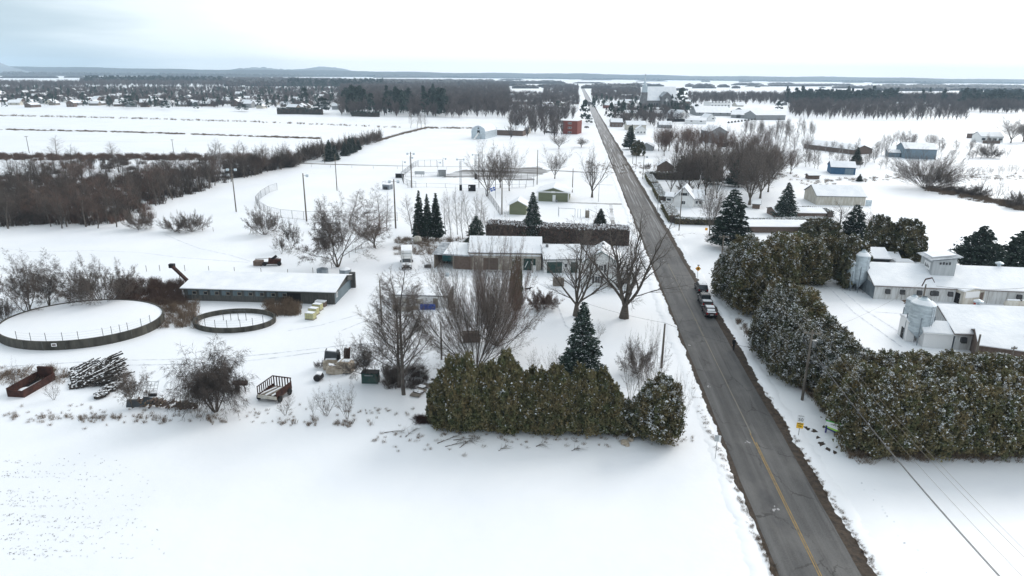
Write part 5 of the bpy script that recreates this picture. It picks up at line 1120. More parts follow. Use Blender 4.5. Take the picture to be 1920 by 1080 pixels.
# green and white roadside board
rt0 = P(1548, 811); q0 = P(1594, 825); rzs = math.atan2(q0.y-rt0.y, q0.x-rt0.x); Ls = (q0-rt0).length; hs = HT(1548,811,789)
rt = empty('roadside_board', rt0, rzs, 'curved green and white board on navy posts at the foot of the cedars', 'sign')
for u in (0, Ls): MB().box(u-.09,u+.09,-.08,.08,-.2,hs*.62).build('post', M['navy'], rt)
MB().box(Ls*.35-.04,Ls*.35+.04,-.05,.05,-.1,hs*.45).build('meter_post', M['black'], rt)
n = 14
def arc(k, z0, dz): u = k/n; return (-.15+(Ls+.3)*u, z0 - dz*math.sin(math.pi*u))
for nm, z0, z1, dz0, dz1, m, yo in (('edge_band', .38, .50, .28, .22, 'navy', .02), ('green_band', .50, .60, .22, .16, 'lime', 0), ('panel', .60, .96, .16, -.05, 'sign_white', .01), ('top_band', .96, 1.03, -.05, -.06, 'leafgreen', 0)):
    b = MB()
    for k in range(n): a0 = arc(k, hs*z0, dz0); a1 = arc(k+1, hs*z0, dz0); c1 = arc(k+1, hs*z1, dz1); c0 = arc(k, hs*z1, dz1); b.prism([a0,a1,c1,c0], 'y', -.06+yo, .05)
    b.build(nm, M[m], rt)
for k in range(8): MB().box(Ls*.15+k*Ls*.085, Ls*.15+k*Ls*.085+Ls*.055, -.075, -.053, hs*.76, hs*.86).build('lettering', M['sign_back'], rt)

# ---- person and dog
def skin(name, verts, edges, radii, m, parent=None, sub=2, root=0):
    me = bpy.data.meshes.new(name); me.from_pydata(verts, edges, []); o = link(name, me, parent); md = o.modifiers.new('skin', 'SKIN'); md.use_smooth_shade = True
    for i, r in enumerate(radii): me.skin_vertices[0].data[i].radius = (r, r); me.skin_vertices[0].data[i].use_root = (i == root)
    s = o.modifiers.new('sub', 'SUBSURF'); s.levels = sub; s.render_levels = sub; me.materials.append(m); return o
p = P(1375, 657); p.z = .02; rt = empty('person', p, vrz+.1, 'person in black coat and trousers walking along the right edge of the road', 'person'); rt.scale = (1.12,)*3
V = [(0,0,.95),(0,0,1.15),(0,.02,1.38),(0,.02,1.50),(0,.03,1.58),(.19,.02,1.40),(.25,.12,1.14),(.24,.28,.95),(-.19,.02,1.40),(-.25,-.10,1.14),(-.24,-.16,.90),(.1,.02,.90),(.12,.16,.50),(.12,.10,.10),(.12,.24,.05),(-.1,0,.90),(-.12,-.04,.50),(-.12,-.26,.12),(-.12,-.14,.04)]
E_ = [(0,1),(1,2),(2,3),(3,4),(2,5),(5,6),(6,7),(2,8),(8,9),(9,10),(0,11),(11,12),(12,13),(13,14),(0,15),(15,16),(16,17),(17,18)]
Rr = [.17,.16,.17,.07,.06,.085,.062,.045,.085,.062,.045,.1,.07,.05,.045,.1,.07,.05,.045]
skin('body', V, E_, Rr, M['coat'], rt)
MB().lathe([(.12,.62),(.17,.95),(.19,1.2),(.14,1.42)], 12, (0,.01,.0)).build('coat', M['coat'], rt, smooth=True)
hd = MB(); hd.lathe([(.03,1.55),(.075,1.6),(.095,1.68),(.098,1.75),(.07,1.83),(.0,1.86)], 14, (0,.04,0)); hd.rbox((0,.145,1.69),.025,.04,.04); o = hd.build('head', M['skin'], rt, smooth=True)
MB().lathe([(.105,1.72),(.11,1.78),(.085,1.86),(.03,1.9),(0,1.905)], 14, (0,.025,0)).build('hat', M['coat'], rt, smooth=True)
for s, hx in ((1,(.24,.30,.93)),(-1,(-.24,-.17,.87))):
    hv = [hx,(hx[0],hx[1]+.03,hx[2]-.09)]; he = [(0,1)]; hr = [.03,.035]
    for k in range(4): b0 = len(hv); hv += [(hx[0]+(k-1.5)*.02,hx[1]+.05,hx[2]-.14),(hx[0]+(k-1.5)*.02,hx[1]+.075,hx[2]-.18+.006*abs(k-1))]; he += [(1,b0),(b0,b0+1)]; hr += [.0095,.008]
    b0 = len(hv); hv += [(hx[0]-s*.05,hx[1]+.05,hx[2]-.08)]; he += [(0,b0)]; hr += [.011]
    skin('hand', hv, he, hr, M['skin'], rt, 1)
p = P(990, 546); rt = empty('dog', p, .2, 'small black dog standing on the snow near the dark twiggy bush', 'dog')
V = [(-.45,0,.52),(0,0,.52),(.4,0,.56),(.58,0,.72),(.72,0,.76),(.9,0,.72),(-.65,0,.7),(-.42,.12,.28),(-.5,.12,.03),(-.42,-.12,.28),(-.44,-.12,.03),(.36,.12,.28),(.36,.12,.03),(.36,-.12,.28),(.42,-.12,.03)]
E_ = [(0,1),(1,2),(2,3),(3,4),(4,5),(0,6),(0,7),(7,8),(0,9),(9,10),(2,11),(11,12),(2,13),(13,14)]
skin('body', V, E_, [.16,.17,.18,.1,.1,.05,.035,.07,.04,.07,.04,.06,.04,.06,.04], M['coat'], rt)

# ---- junk
def at(name, px, label, cat, build, rz=0, mt='wood_grey', dz=0):
    o = build.build(name, M[mt]); p = P(*px); o.location = (p.x, p.y, dz); o.rotation_euler.z = rz; return tag(o, label, cat)
# blue barrels
for i in range(5):
    x = 791+i*5.6; rt = empty('barrel', P(x, 580), 0, 'blue plastic barrel in the short row against the small white shed', 'barrel', 'blue barrels by the small white shed')
    MB().lathe([(0,0),(.27,0),(.3,.08),(.3,.3),(.28,.32),(.3,.34),(.3,.6),(.28,.62),(.3,.64),(.3,.88),(.26,.95),(0,.95)], 14).build('drum', M['blue_plastic'], rt, smooth=True); MB().lathe([(.05,.951),(.05,.99),(0,.99)], 8, (.12,0,0)).build('cap', M['navy'], rt)
for i, (x, y, w_, h_, m) in enumerate([(742,580,1.0,.8,'burlap'),(755,582,1.3,.6,'cream_wall'),(768,581,1.2,.5,'wood_grey'),(779,580,.9,.6,'burlap')]):
    at('clutter_box', (x,y), ['small sack-covered box at the left foot of the white shed','pale low crate by the white shed','grey low crate by the white shed','tan box beside the blue barrels'][i], 'box', MB().box(-w_/2,w_/2,-.3,.3,0,h_), .1*i, m)
# yellow liquid totes in cages, then the brown one
for i, (x, y) in enumerate([(583,598),(589,589),(596,581)]):
    rt = empty('tote', P(x, y), -.25, 'yellowed plastic tote in a cage, %s of the row of three below the blue barn' % ['nearest','middle','furthest'][i], 'tote', 'yellow totes in a row')
    MB().box(-.75,.75,-.55,.55,.15,1.15).build('tank', M['tote'], rt); MB().box(-.8,.8,-.6,.6,0,.14).build('pallet', M['wood_grey'], rt); MB().box(-.7,.7,-.5,.5,1.153,1.22).build('snow_cover', M['snow_roof'], rt)
    b = MB()
    for u in (-.78,-.4,0,.4,.78): b.tube((u,-.58,.1),(u,-.58,1.18),.02,n=4)
    for z in (.3,.6,.9,1.16): b.tube((-.78,-.58,z),(.78,-.58,z),.02,n=4); b.tube((.78,-.58,z),(.78,.58,z),.02,n=4)
    b.build('cage', M['steel'], rt)
rt = empty('crate', P(602, 574), -.2, 'dark brown crate with snow on top behind the yellow totes', 'crate'); MB().box(-.9,.9,-.5,.5,0,.9).build('box', M['brown_wood'], rt); MB().box(-.92,.92,-.52,.52,.903,1.05).build('snow_cover', M['snow_roof'], rt)
# hoppers behind the barn
for x, y, w_, lb in ((605,514,21,'dark grey octagonal bin with peaked lid behind the blue barn'),(648,517,22,'wide grey bin heaped with snow behind the barn end')):
    rt = empty('grain_bin', P(x,y), .2, lb, 'bin'); R0 = WD(x,y,w_)/2; h = HT(x,y,502)
    MB().lathe([(R0,0),(R0,h*.82),(R0*1.05,h*.84)], 8).build('wall', M['galv_dark'], rt); MB().lathe([(R0*1.02,h*.84),(R0*.3,h*1.05),(0,h*1.08)], 8).build('lid', M['galv_dark' if x < 620 else 'snow_roof'], rt)
# rusty machine in the field
p = P(505, 497); rt = empty('hay_machine', p, .1, 'rusty abandoned harvesting machine in the snowfield, left of the two lone saplings', 'machine')
MB().rbox((1.2,0,.9),2.6,1.6,.9,rz=.2,ry=.15).build('body', M['rust'], rt); MB().rbox((1.0,-.3,1.6),1.9,.25,.5,ry=-.6).build('chute', M['black'], rt)
MB().rbox((-2.2,0,.6),1.8,1.6,1.0,rz=-.1).build('hopper', M['brown_wood'], rt); MB().tube((-3,.5,1.3),(2,.5,1.5),.06,n=4).build('bar', M['rust'], rt)
for u in (-.8, 2.3): MB().chain([(u,-.8,.45),(u,-.5,.45)], [.45,.45], 14).build('wheel', M['black'], rt)
MB().rbox((0,.1,.45),4.5,1.0,.3).build('frame', M['black'], rt)
# rusty conveyor at barn
p = P(345, 548); rt = empty('conveyor', p, 0, 'dark rusty conveyor slanting up from the brush at the left end of the blue barn', 'conveyor')
b = MB(); b.chain([(0,2.5,1.2),(-5.2,7.2,3.0)], [.35,.35], 4); b.build('trough', M['rust'], rt); MB().rbox((-5.4,7.4,3.1),1.0,.8,.8).build('head', M['black'], rt)
for u in (.2,.6): MB().tube((-5.2*u,2.5+4.7*u,0),(-5.2*u,2.5+4.7*u,1.2+1.8*u),.06,n=4).build('leg', M['rust'], rt)
# manger-like rusty trough wagon (far left)
a = P(16, 744); b_ = P(66, 716); L = (b_-a).length+1.0; rz = math.atan2((b_-a).y, (b_-a).x); rt = empty('trough_wagon', a, rz, 'long rusty open trough lying on the snow at the left edge, snow inside', 'trough')
MB().box(0,L,0,.12,0,1.2).build('side', M['rust'], rt); MB().box(0,L,-2.2,-2.08,0,1.0).build('side', M['rust'], rt); MB().box(.0,.12,-2.07,-.003,0,.9).build('end_board', M['rust'], rt); MB().box(L-.3,L,-2.07,-.003,0,1.9).build('end_board', M['rust'], rt)
MB().box(.12,L-.3,-2.07,-.003,.05,.2).build('floor', M['black'], rt); MB().lathe([(.95,.0),(.6,.22),(0,.3)], 12, (1.6,-1.0,.2)).build('snow_cover', M['snow_roof'], rt); MB().box(2.0,4.6,-1.4,-.8,.203,.32).build('snow_cover', M['snow_roof'], rt)
# stake wagon
a, rz, L = frame((484,752), (520,757)); rt = empty('stake_wagon', a, rz, 'dark red stake-sided wagon with snowy boards inside, on the left snowfield', 'wagon'); D = 3.5; h = 1.55
MB().box(0,L,0,D,.5,.62).build('floor', M['brown_wood'], rt)
for (x0, x1, y0, y1, nm) in ((0,.08,0,D,'side'),(L-.08,L,0,D,'side')):
    sd_ = MB(); [sd_.box(x0,x1,y0,y1,.62+k*.0,.9) for k in (0,)]; s = sd_.build(nm, M['rust'], rt)
    if x0 == 0:
        for k in range(8): MB().box(x0,x1,D*k/8,D*k/8+.12,.9,h+.5).build('stake', M['rust'], s)
        MB().box(x0-.01,x1+.01,0,D,h+.4,h+.5).build('rail', M['rust'], s)
    else: MB().box(x0+.01,x1-.01,y0,y1,.9,h).build('board', M['rust'], s)
for k in range(7): MB().box(.1+k*(L-.3)/6,.24+k*(L-.3)/6,D-.08,D,.62,h+.5).build('stake', M['rust'], rt)
MB().box(0,L,D-.1,D+.02,h+.38,h+.5).build('rail', M['rust'], rt); MB().box(0,L,-.06,-.003,.5,.95).build('front_board', M['cream_wall'], rt)
for k in range(5): MB().rbox((.4+k*.42,1.7,.72+.03*k), .3, 2.7, .08, rz=-.35+.05*k).build('plank', M['wood_grey' if k % 2 else 'snow_roof'], rt)
for s in (.5, D-.8):
    for xx in (-.25, L+.02): MB().chain([(xx,s,.42),(xx+.22,s,.42)], [.42,.42], 12).build('wheel', M['rubber'], rt)
# long pole pile: every pole that shows
rt = empty('log_pile', P(165, 722), 0, 'wide snowy pile of long dark poles fanning to the upper right', 'log pile'); rr = random.Random(9); c0 = P(165, 722)
for k in range(230):
    px = 128+rr.random()*72; py = 731-rr.random()*36-(px-128)*.08; q = P(px, py)-c0; ln = rr.uniform(1.8, 3.6); an = R_(rr.gauss(46, 15)); z = .1+.95*rr.random()*math.sin(min(1,(px-125)/90)*3.0)
    d = Vector((math.cos(an), math.sin(an), rr.uniform(-.05,.28)))*ln; o = MB().chain([(0,0,0), tuple(d)], [rr.uniform(.10,.2), rr.uniform(.06,.13)], 6).build('log', M['log'], rt); o.location = (q.x, q.y, max(.1, z))
rt = empty('block_pile', P(200, 735), 0, 'smaller snowy heap of short dark logs below the pole pile', 'log pile'); c0 = P(200, 735)
for k in range(110):
    u = rr.random(); v = rr.random(); px = 176+u*50; py = 748-u*30+v*9-4; q = P(px, py)-c0; an = R_(rr.uniform(15, 50)); d = Vector((math.cos(an), math.sin(an), 0))*rr.uniform(.5,.95)
    o = MB().chain([(0,0,0), tuple(d)], [.22,.22], 7).build('log', M['log'], rt); o.location = (q.x, q.y, .16+.45*rr.random()*(1-abs(u-.5)))
# row of split firewood
rt = empty('firewood_row', P(272, 764), 0, 'long low row of split firewood ending under the small bare tree', 'firewood'); c0 = P(272, 764)
for k in range(150):
    u = rr.random(); q = P(264+u*108, 762+u*5)-c0; z = rr.random()*(1.15-.5*u); an = rr.uniform(1.0, 2.1); d = Vector((math.cos(an)*.5, math.sin(an)*.5, rr.uniform(-.1,.1)))
    o = MB().chain([tuple(-d*.5), tuple(d*.5)], [.12,.1], 5).build('firewood', M['log_end' if k % 4 == 0 else 'brown_wood'], rt); o.location = (q.x, q.y+rr.uniform(-.3,.3), .1+z)
at('sheet_cover', (256,764), 'dark crumpled metal sheet at the left end of the firewood row', 'sheet', MB().rbox((0,0,.6),2.2,.1,1.0,rx=-.5).rbox((1.6,.2,.75),1.8,.08,.9,rx=-.9,ry=.2), .1, 'roof_dark')
p = P(268, 741); rt = empty('wire_rack', p, .05, 'small wire frame cart standing on the snow behind the firewood row', 'rack')
b = MB()
for u in range(5): b.tube((u*.45,0,.4),(u*.45-.3,1.5,1.2),.03,n=3)
for u in range(4): b.tube((-.1*u,u*.5,.4+.27*u),(1.8-.1*u,u*.5,.4+.27*u),.03,n=3)
b.build('grid', M['steel'], rt); MB().rbox((1.4,-.3,.2),1.0,.3,.3).build('base', M['black'], rt)
p = P(452, 735); rt = empty('old_machine', p, .2, 'rusty machine remains right of the weeping tree', 'machine'); MB().rbox((0,0,1.3),1.8,.9,.35,ry=.1).build('top', M['rust'], rt); MB().rbox((-.4,0,.6),.5,.5,1.1).build('frame', M['black'], rt); MB().tube((-1.2,-.3,.1),(.2,.1,1.4),.08,n=5).build('strut', M['rust'], rt); MB().tube((.6,0,0),(.3,.1,1.3),.06,n=5).build('strut', M['rust'], rt)
p = P(595, 714); rt = empty('barrel', p, 0, 'black barrel end sticking out of the snow, left of the scrap heap', 'barrel'); MB().chain([(0,-.3,.45),(.3,.8,.5)], [.5,.5], 10).build('drum', M['black'], rt); MB().rbox((.2,.4,.95),.7,.9,.15,ry=.1).build('snow_cover', M['snow_roof'], rt)
for (x,y,w_,d_,h_,rz,m,ry,z,lb,nm) in [(624,688,1.9,1.3,1.2,.1,'roof_dark',.15,1.3,'black open bin on top of the scrap heap','open_bin'),(622,692,2.1,1.2,1.2,.05,'burlap',.0,.1,'tan square tank beneath the black bin in the scrap heap','tank'),(628,700,2.2,1.1,1.0,.3,'burlap',.3,.0,'leaning tan sheet box at the foot of the scrap heap','box'),(647,697,2.4,1.5,1.3,-.15,'burlap',-.1,.1,'big snow-capped tan sack right in the scrap heap','sack'),(652,684,.9,.7,1.9,.2,'rust',.1,.7,'upright rusty part behind the tan sack','scrap'),(637,690,.3,1.0,2.2,.1,'black',.0,.1,'dark upright strut between black bin and tan sack','strut')]:
    b = MB(); b.rbox((0,0,h_/2),w_,d_,h_,ry=ry)
    if m == 'burlap': b.prism([(-w_*.5,h_*.95),(w_*.5,h_*.95),(w_*.3,h_*1.2),(-w_*.2,h_*1.25)], 'y', -d_*.4, d_*.4)
    o = at(nm, (x,y), lb, 'scrap', b, rz, m, z)
    if nm != 'strut': MB().rbox((0,.05,h_*(1.22 if m == 'burlap' else 1.03)), w_*.7, d_*.6, .12, ry=ry).build('snow_cover', M['snow_roof'], o)
p = P(694, 716); rt = empty('dumpster', p, -.05, 'dark green rubbish container behind the leaning bare tree', 'container'); MB().box(-1.0,1.2,-.6,.6,0,1.5).build('body', M['green_door'], rt); MB().rbox((.1,0,1.53),2.3,1.3,.08).build('lid', M['black'], rt); MB().rbox((0,-.62,1.2),1.1,.08,.12).build('bar', M['steel'], rt)
rt = empty('pallet_stack', P(777, 742), R_(66), 'low snowy stack of boards trailing away beside the tall bare tree', 'boards')
for k in range(9): MB().rbox((k*.75,rr.uniform(-.3,.3),.18+.12*(k % 2)),.85,1.3-.08*k,.16,rz=rr.uniform(-.2,.2)).build('board', M['log' if k % 2 else 'wood_grey'], rt)
p = P(782, 453); at('white_bale', (783,456), 'white wrapped bale at the foot of the three slim spruces', 'bale', MB().lathe([(0,0),(.9,.1),(1.1,.9),(.8,1.7),(0,1.9)], 12), 0, 'cream_wall')
at('cable_reel', (802,502), 'small dark cart standing left of the machine shed', 'cart', MB().rbox((0,0,.35),1.4,.8,.4).rbox((.2,0,.62),1.1,.7,.12), 0, 'dark_steel')
at('mailbox', (1263,449), 'tiny yellow tag box on the trunk foot behind the grey pole', 'box', MB().rbox((0,0,.3),.3,.2,.4), 0, 'sign_yellow') if False else None
for i, (x, y) in enumerate([(866,638),(872,636)]): pass
at('wood_stack', (884,640), 'dark weathered box half hidden in the big bare clump', 'box', MB().rbox((0,0,.8),2.6,1.2,1.6), .1, 'brown_wood')
# parked cars far off by the brick block and village
for i, (x, y, m, lb) in enumerate([(1028,249.5,'car_dark','black car parked left of the brick block'),(1038,250,'car_silver','grey car parked nearest the brick block'),(1041,246,'car_dark','dark car in the second row by the brick block'),(1100,240,'car_dark','dark car parked between brick block and road'),(1190,230,'black','dark car parked in front of the long village building'),(1189,233,'car_maroon','dark red car by the village building')]):
    o = MB().prism([(-2.2,.3),(2.2,.3),(2.2,.9),(1.2,1.0),(.7,1.5),(-1.2,1.5),(-1.9,1.0),(-2.2,.95)], 'y', -.9, .9).build('parked_car', M[m]); o.location = P(x, y); o.rotation_euler.z = .3*i; tag(o, lb, 'car')
    w0 = MB()
    for u in (-1.3, 1.3): w0.chain([(u,-.95,.33),(u,-.7,.33)], [.33,.33], 8)
    w0.build('wheels', M['rubber'], o)
# tanks on the slim row of stones by the white field
for i in range(9): at('boulder', (1366+i*6.2, 231-i*.75), 'small dark boulder in the line left of the pale grey shed', 'boulder', MB().lathe([(0,0),(1.1,.1),(1.0,1.0),(.4,1.6),(0,1.7)], 7), i, 'plank_dark')['group'] = 'boulders in a line on the white field'
# ================================================================ PLANTING
# front cedar hedge
G = 'cedars of the dense hedge in the foreground'
rr = random.Random(3)
tops = [(832,700,62),(845,680,60),(862,672,60),(880,668,62),(905,684,66),(925,672,62),(948,662,66),(968,684,66),(990,694,64),(1012,690,62),(1034,690,62),(1056,690,60),(1080,694,62),(1104,700,60),(1126,706,58),(1148,722,56)]
for i, (x, t, w_) in enumerate(tops):
    T('cedar', x+rr.uniform(-3,3), 801+i*.8+rr.uniform(-3,2), t+rr.uniform(-8,9), w_, 'snow-flecked green cedar in the continuous foreground hedge', G)
for i, x in enumerate(range(840, 1150, 26)): T('cedar', x+rr.uniform(-5,5), 790+i, 690+i*1.0+rr.uniform(-8,8), 56, 'cedar in the back row of the foreground hedge', G)
T('cedardark', 1172, 812, 752, 62, 'low snowy cedar in the dip between hedge and round cedar')
T('cedarbig', 1236, 824, 712, 92, 'broad round cedar standing alone at the right end of the foreground hedge', tx=1240)
T('cedardark', 1205, 818, 742, 60, 'snow-flecked cedar leaning on the broad round one')
T('cedardark', 951, 775, 664, 60, 'cedar rising highest in the middle of the foreground hedge')
# cedars right of the road
G = 'cedars in the belt right of the road'
belt = [('cedarbig',1412,586,462,92),('cedarsnow',1366,556,464,70),('cedarsnow',1388,572,456,80),('cedarbig',1440,572,444,86),('cedarbig',1398,548,446,84),('cedarbigbrown',1455,532,436,84),('cedarbig',1490,520,440,86),('cedarbigbrown',1520,532,448,74),('cedarbigbrown',1540,505,438,70),('cedardark',1588,536,445,62),('cedarbigbrown',1582,520,440,56),
 ('cedarbigbrown',1468,610,525,90),('cedarsnow',1450,650,540,86),('cedarsnow',1440,670,566,70),('cedarbigbrown',1500,640,540,90),('cedarsnow',1478,690,580,92),('cedarbigbrown',1520,660,570,96),('cedarsnow',1500,722,608,80),('cedarsnow',1540,700,600,96),('cedarbigbrown',1560,680,618,90),('cedarsnow',1560,740,630,100),('cedarsnow',1464,700,620,66)]
for k, x, y, t, w_ in belt: T(k, x, y, t, w_, {'cedarsnow':'cedar heavily caked with snow, right of the road','cedarbig':'big green snow-flecked cedar in the belt right of the road','cedarbigbrown':'big brownish cedar in the belt right of the road','cedardark':'dark compact cedar in the belt right of the road'}[k], G+' ('+{'cedarsnow':'snow-caked','cedarbig':'green','cedarbigbrown':'brownish','cedardark':'dark'}[k]+')')
G = 'cedars of the tall hedge in the lower right corner'
kk = ['cedarbigbrown','cedarbig','cedarbigbrown','cedarbig','cedarbig']
for row, (yb, tp, n, x0, x1) in enumerate([(846,706,9,1628,1925),(810,684,9,1600,1930),(775,668,8,1590,1925),(742,662,7,1600,1930)]):
    for i in range(n):
        x = x0+(x1-x0)*i/(n-1)+rr.uniform(-8,8); k = kk[(i+row) % 5]; T(k, x, yb+rr.uniform(-5,5), tp+rr.uniform(-10,12), 104, '%s cedar in the %s row of the lower right hedge' % ('brownish' if 'brown' in k else 'green', ('front','second','third','back')[row]), G+(' (brownish)' if 'brown' in k else ' (green)'))
T('cedarsnow', 1603, 780, 690, 84, 'snow-caked cedar at the corner behind the green and white board')
T('cedarbig', 1570, 770, 672, 84, 'green cedar just left of the green and white board')
# garden trees
T('maple', 1080, 592, 424, 160, 'wide bare maple with many limbs in the garden left of the road', rz=.4, name='maple_tree')
T('maple', 1170, 596, 402, 190, 'largest bare maple with very thick trunk, beside the road', rz=2.1, name='maple_tree')
T('spruce', 1089, 712, 566, 84, 'dark snow-dusted spruce standing behind the foreground hedge')
T('poplar', 757, 740, 494, 120, 'tall bare tree with upswept branches on the snow, left of the foreground hedge')
T('poplar', 748, 726, 520, 110, 'slimmer second stem close behind the tall bare tree')
T('vase', 893, 692, 462, 215, 'huge bare clump of spreading stems behind the left end of the hedge', rz=1)
T('vasered', 932, 648, 438, 150, 'reddish-brown bare tree behind the huge clump')
T('cedardark', 968, 585, 488, 26, 'narrow dark brownish column-shaped evergreen in the yard')
T('bushdark', 1019, 579, 547, 48, 'low dark twiggy shrub on the snow between yard and maple', cat='shrub')
T('bush', 1194, 700, 645, 64, 'vase-shaped bare shrub on the left verge beside the bare pole', cat='shrub')
T('sapling', 1123, 633, 604, 32, 'tiny bare tree on the snow right of the spruce')
for i, (x, y, t, w_) in enumerate([(1182,752,640,40),(1200,752,620,46),(1222,750,640,50),(1270,828,690,36),(1182,690,618,26),(1226,690,600,26),(1050,700,650,30),(1030,705,655,24),(1000,700,655,26),(1268,748,690,16)]):
    T('sapling', x, y, t, w_, ['thin sapling rising out of the dip in the hedge, leftmost','thin sapling rising out of the dip in the hedge, middle','slanting sapling left of the round cedar','thin sapling right of the round cedar','faint thin sapling left of the vase-shaped shrub','faint tall sapling right of the vase-shaped shrub','bare stem left of the dark spruce','thin bare stem behind the hedge, second from the spruce','thin bare stem behind the hedge, third from the spruce','single wispy shoot above the round cedar'][i])
for i, (x, y, t, w_, k) in enumerate([(535,779,738,34,'sapling'),(588,778,740,22,'sapling'),(612,780,722,46,'sapling'),(651,786,714,56,'sapling'),(692,714,630,90,'apple'),(655,690,628,40,'sapling'),(735,720,680,46,'bush'),(600,690,676,22,'bush'),(782,700,660,50,'sapling')]):
    T(k, x, y, t, w_, ['tiny bare tree right of the stake wagon','smallest of the three bare saplings below the scrap heap','forked bare sapling below the scrap heap','roundest bare sapling below the scrap heap','leaning bare tree beside the dark green container','bare sapling behind the scrap heap','tangled low shrub around the feet of the tall tree','snowy weeds left of the scrap heap','thin brush right of the tall tree'][i], name=('bare_shrub' if k == 'bush' else 'bare_tree'))
T('weep', 404, 772, 660, 118, 'dark weeping tree with hanging twigs right of the firewood row')
T('apple', 249, 765, 690, 66, 'small bare tree over the left end of the firewood row', rz=2)
T('sapling', 101, 750, 712, 30, 'small snowy shrub between rusty trough and log pile'); T('sapling', 28, 735, 678, 24, 'wispy sapling behind the rusty trough')
T('apple', 634, 500, 372, 150, 'wide bare apple-like tree with forked leaning trunks above the barn end', rz=.7)
T('spreadred', 703, 464, 398, 92, 'rounded reddish-brown bare tree right of the forked one')
T('bush', 496, 440, 389, 58, 'round bare shrub at the fence, left of the curved chain-link fence'); T('bush', 362, 434, 397, 52, 'rounder bare shrub at the right end of the woodland edge'); T('bush', 330, 434, 406, 50, 'lower bare shrub beside the round one at the woodland edge'); T('bush', 262, 430, 394, 50, 'bare shrub at the corner of the woodland'); T('sapling', 282, 428, 390, 24, 'thin bare sapling at the corner of the woodland')
T('apple', 546, 468, 410, 34, 'dead bare sapling, right of two, above the barn'); T('apple', 528, 476, 440, 22, 'dead bare sapling, left of two, above the barn')
T('apple', 55, 590, 486, 100, 'bare bushy tree left of the large round pit, nearer one'); T('apple', 92, 572, 488, 92, 'bare bushy tree left of the large round pit, further one')
T('bush', 192, 572, 490, 128, 'big round bare shrub behind the large round pit', rz=1); T('bush', 150, 560, 520, 60, 'lower left side shrub of the one behind the large pit'); T('bush', 8, 602, 560, 34, 'bare shrub at the left rim of the large pit')
G = 'pale birches near the three spruces'
for x, y, t, w_ in [(655,424,358,52),(606,428,372,30),(712,432,362,36),(726,434,366,34),(773,438,366,36),(836,440,360,24),(846,446,358,22),(858,440,352,24),(868,448,362,26),(880,442,354,26),(892,446,362,28),(903,440,364,28),(912,446,380,30)]:
    T('birch', x, y, t, w_, 'thin pale birch beside the three dark spruces', G)
G = None
for i, (x, t, w_) in enumerate([(787,357,26),(802,363,22),(818,362,28)]): T('spruce_slim', x, 448, t, w_, ['leftmost and tallest of the three slim dark spruces','middle one of the three slim dark spruces','rightmost of the three slim dark spruces'][i])
T('scrag', 893, 470, 405, 40, 'dark scraggy small conifer behind the machine shed')
T('spruce', 998, 452, 360, 44, 'snowy spruce rising in front of the green shed'); T('spruce_slim', 1125, 428, 391, 26, 'small spruce growing out of the brown hedge')
for i, (x, y, t, w_, k) in enumerate([(913,368,266,74,'spread'),(955,358,274,50,'spread'),(938,352,285,40,'spread'),(1040,335,278,46,'spread'),(1110,370,272,58,'maple'),(1048,279,250,36,'spread'),(1090,276,258,26,'spread'),(1190,437,420,30,'sapling')]):
    T(k, x, y, t, w_, ['largest bare tree by the ball field, many upright stems','bare tree right of the largest one by the ball field','slim bare tree behind the ball field pair','bare tree with upswept limbs behind the clubhouse','dense rounded bare tree with dark trunk beside the road','dark bare tree below the red brick block','small bare tree right below the red brick block','bare shrub at the end of the brown hedge'][i], name='bare_tree')
# clipped hedges (each one thing: stems, leaves, snow lying on top)
def hedge(label, pix, w_, h, mt='leaf_brown', snowp=.5, leaf=.3, dens=60, name='clipped_hedge'):
    r = np.random.default_rng(len(label)); pts = [P(*q) for q in pix]; C0 = []
    for a, b in zip(pts, pts[1:]):
        L = (b-a).length; n = int(L*dens); t = r.random(n); f = r.random(n)
        q = np.outer(1-t, a[:])+np.outer(t, b[:]); d = (b-a).normalized(); nn = np.array([-d.y, d.x, 0])
        off = (r.random(n)-.5)*w_; z = r.random(n)*h; onside = r.random(n) < .6
        off = np.where(onside, np.sign(off)*w_*.5*(.85+.2*r.random(n)), off); z = np.where(onside, z, h*(.93+.1*r.random(n))); q = q+nn[None]*off[:, None]; q[:, 2] = z; C0.append(q)
    C0 = np.concatenate(C0); o0 = np.array(pts[0][:]); C0 -= o0; V, T_ = tris_from(C0, leaf, r); top = (C0[:, 2] > h*.88) & (r.random(len(C0)) < snowp); C1 = C0[top]+np.array([0, 0, .08]); V2, T2 = tris_from(C1, leaf*1.1, r)
    rt = empty(name, pts[0], 0, label, 'hedge'); link('leaves', np_mesh('leaves', V, T_, M[mt]), rt); 
    if len(T2): link('snow_cover', np_mesh('snow_cover', V2, T2, M['snow_clump']), rt)
    b = MB()
    for a, c in zip(pts, pts[1:]):
        L = (c-a).length; d = (c-a)/L; nn = Vector((-d.y, d.x, 0))*w_*.36; k = [a-nn-pts[0], c-nn-pts[0], c+nn-pts[0], a+nn-pts[0]]; V_ = [tuple(v) for v in k]+[(v.x, v.y, h*.86) for v in k]
        b.add(V_, [(0,3,2,1),(4,5,6,7),(0,1,5,4),(1,2,6,5),(2,3,7,6),(3,0,4,7)])
    b.build('inner_twigs', M['twig_dark'], rt); return rt
hh = HT(1000,458,418)
hedge('long reddish-brown clipped hedge with snow along its top, behind the farmhouse', [(915,446),(1000,452),(1090,456),(1178,458)], 4.5, HT(1000,452,420), 'leaf_brown', .55, .34, 150)
hedge('clipped hedge with snowy top running towards the camera, left of the white gabled house', [(1214,332),(1222,346),(1228,352)], 2.6, 2.2, 'cedar', .8, .26, 90)
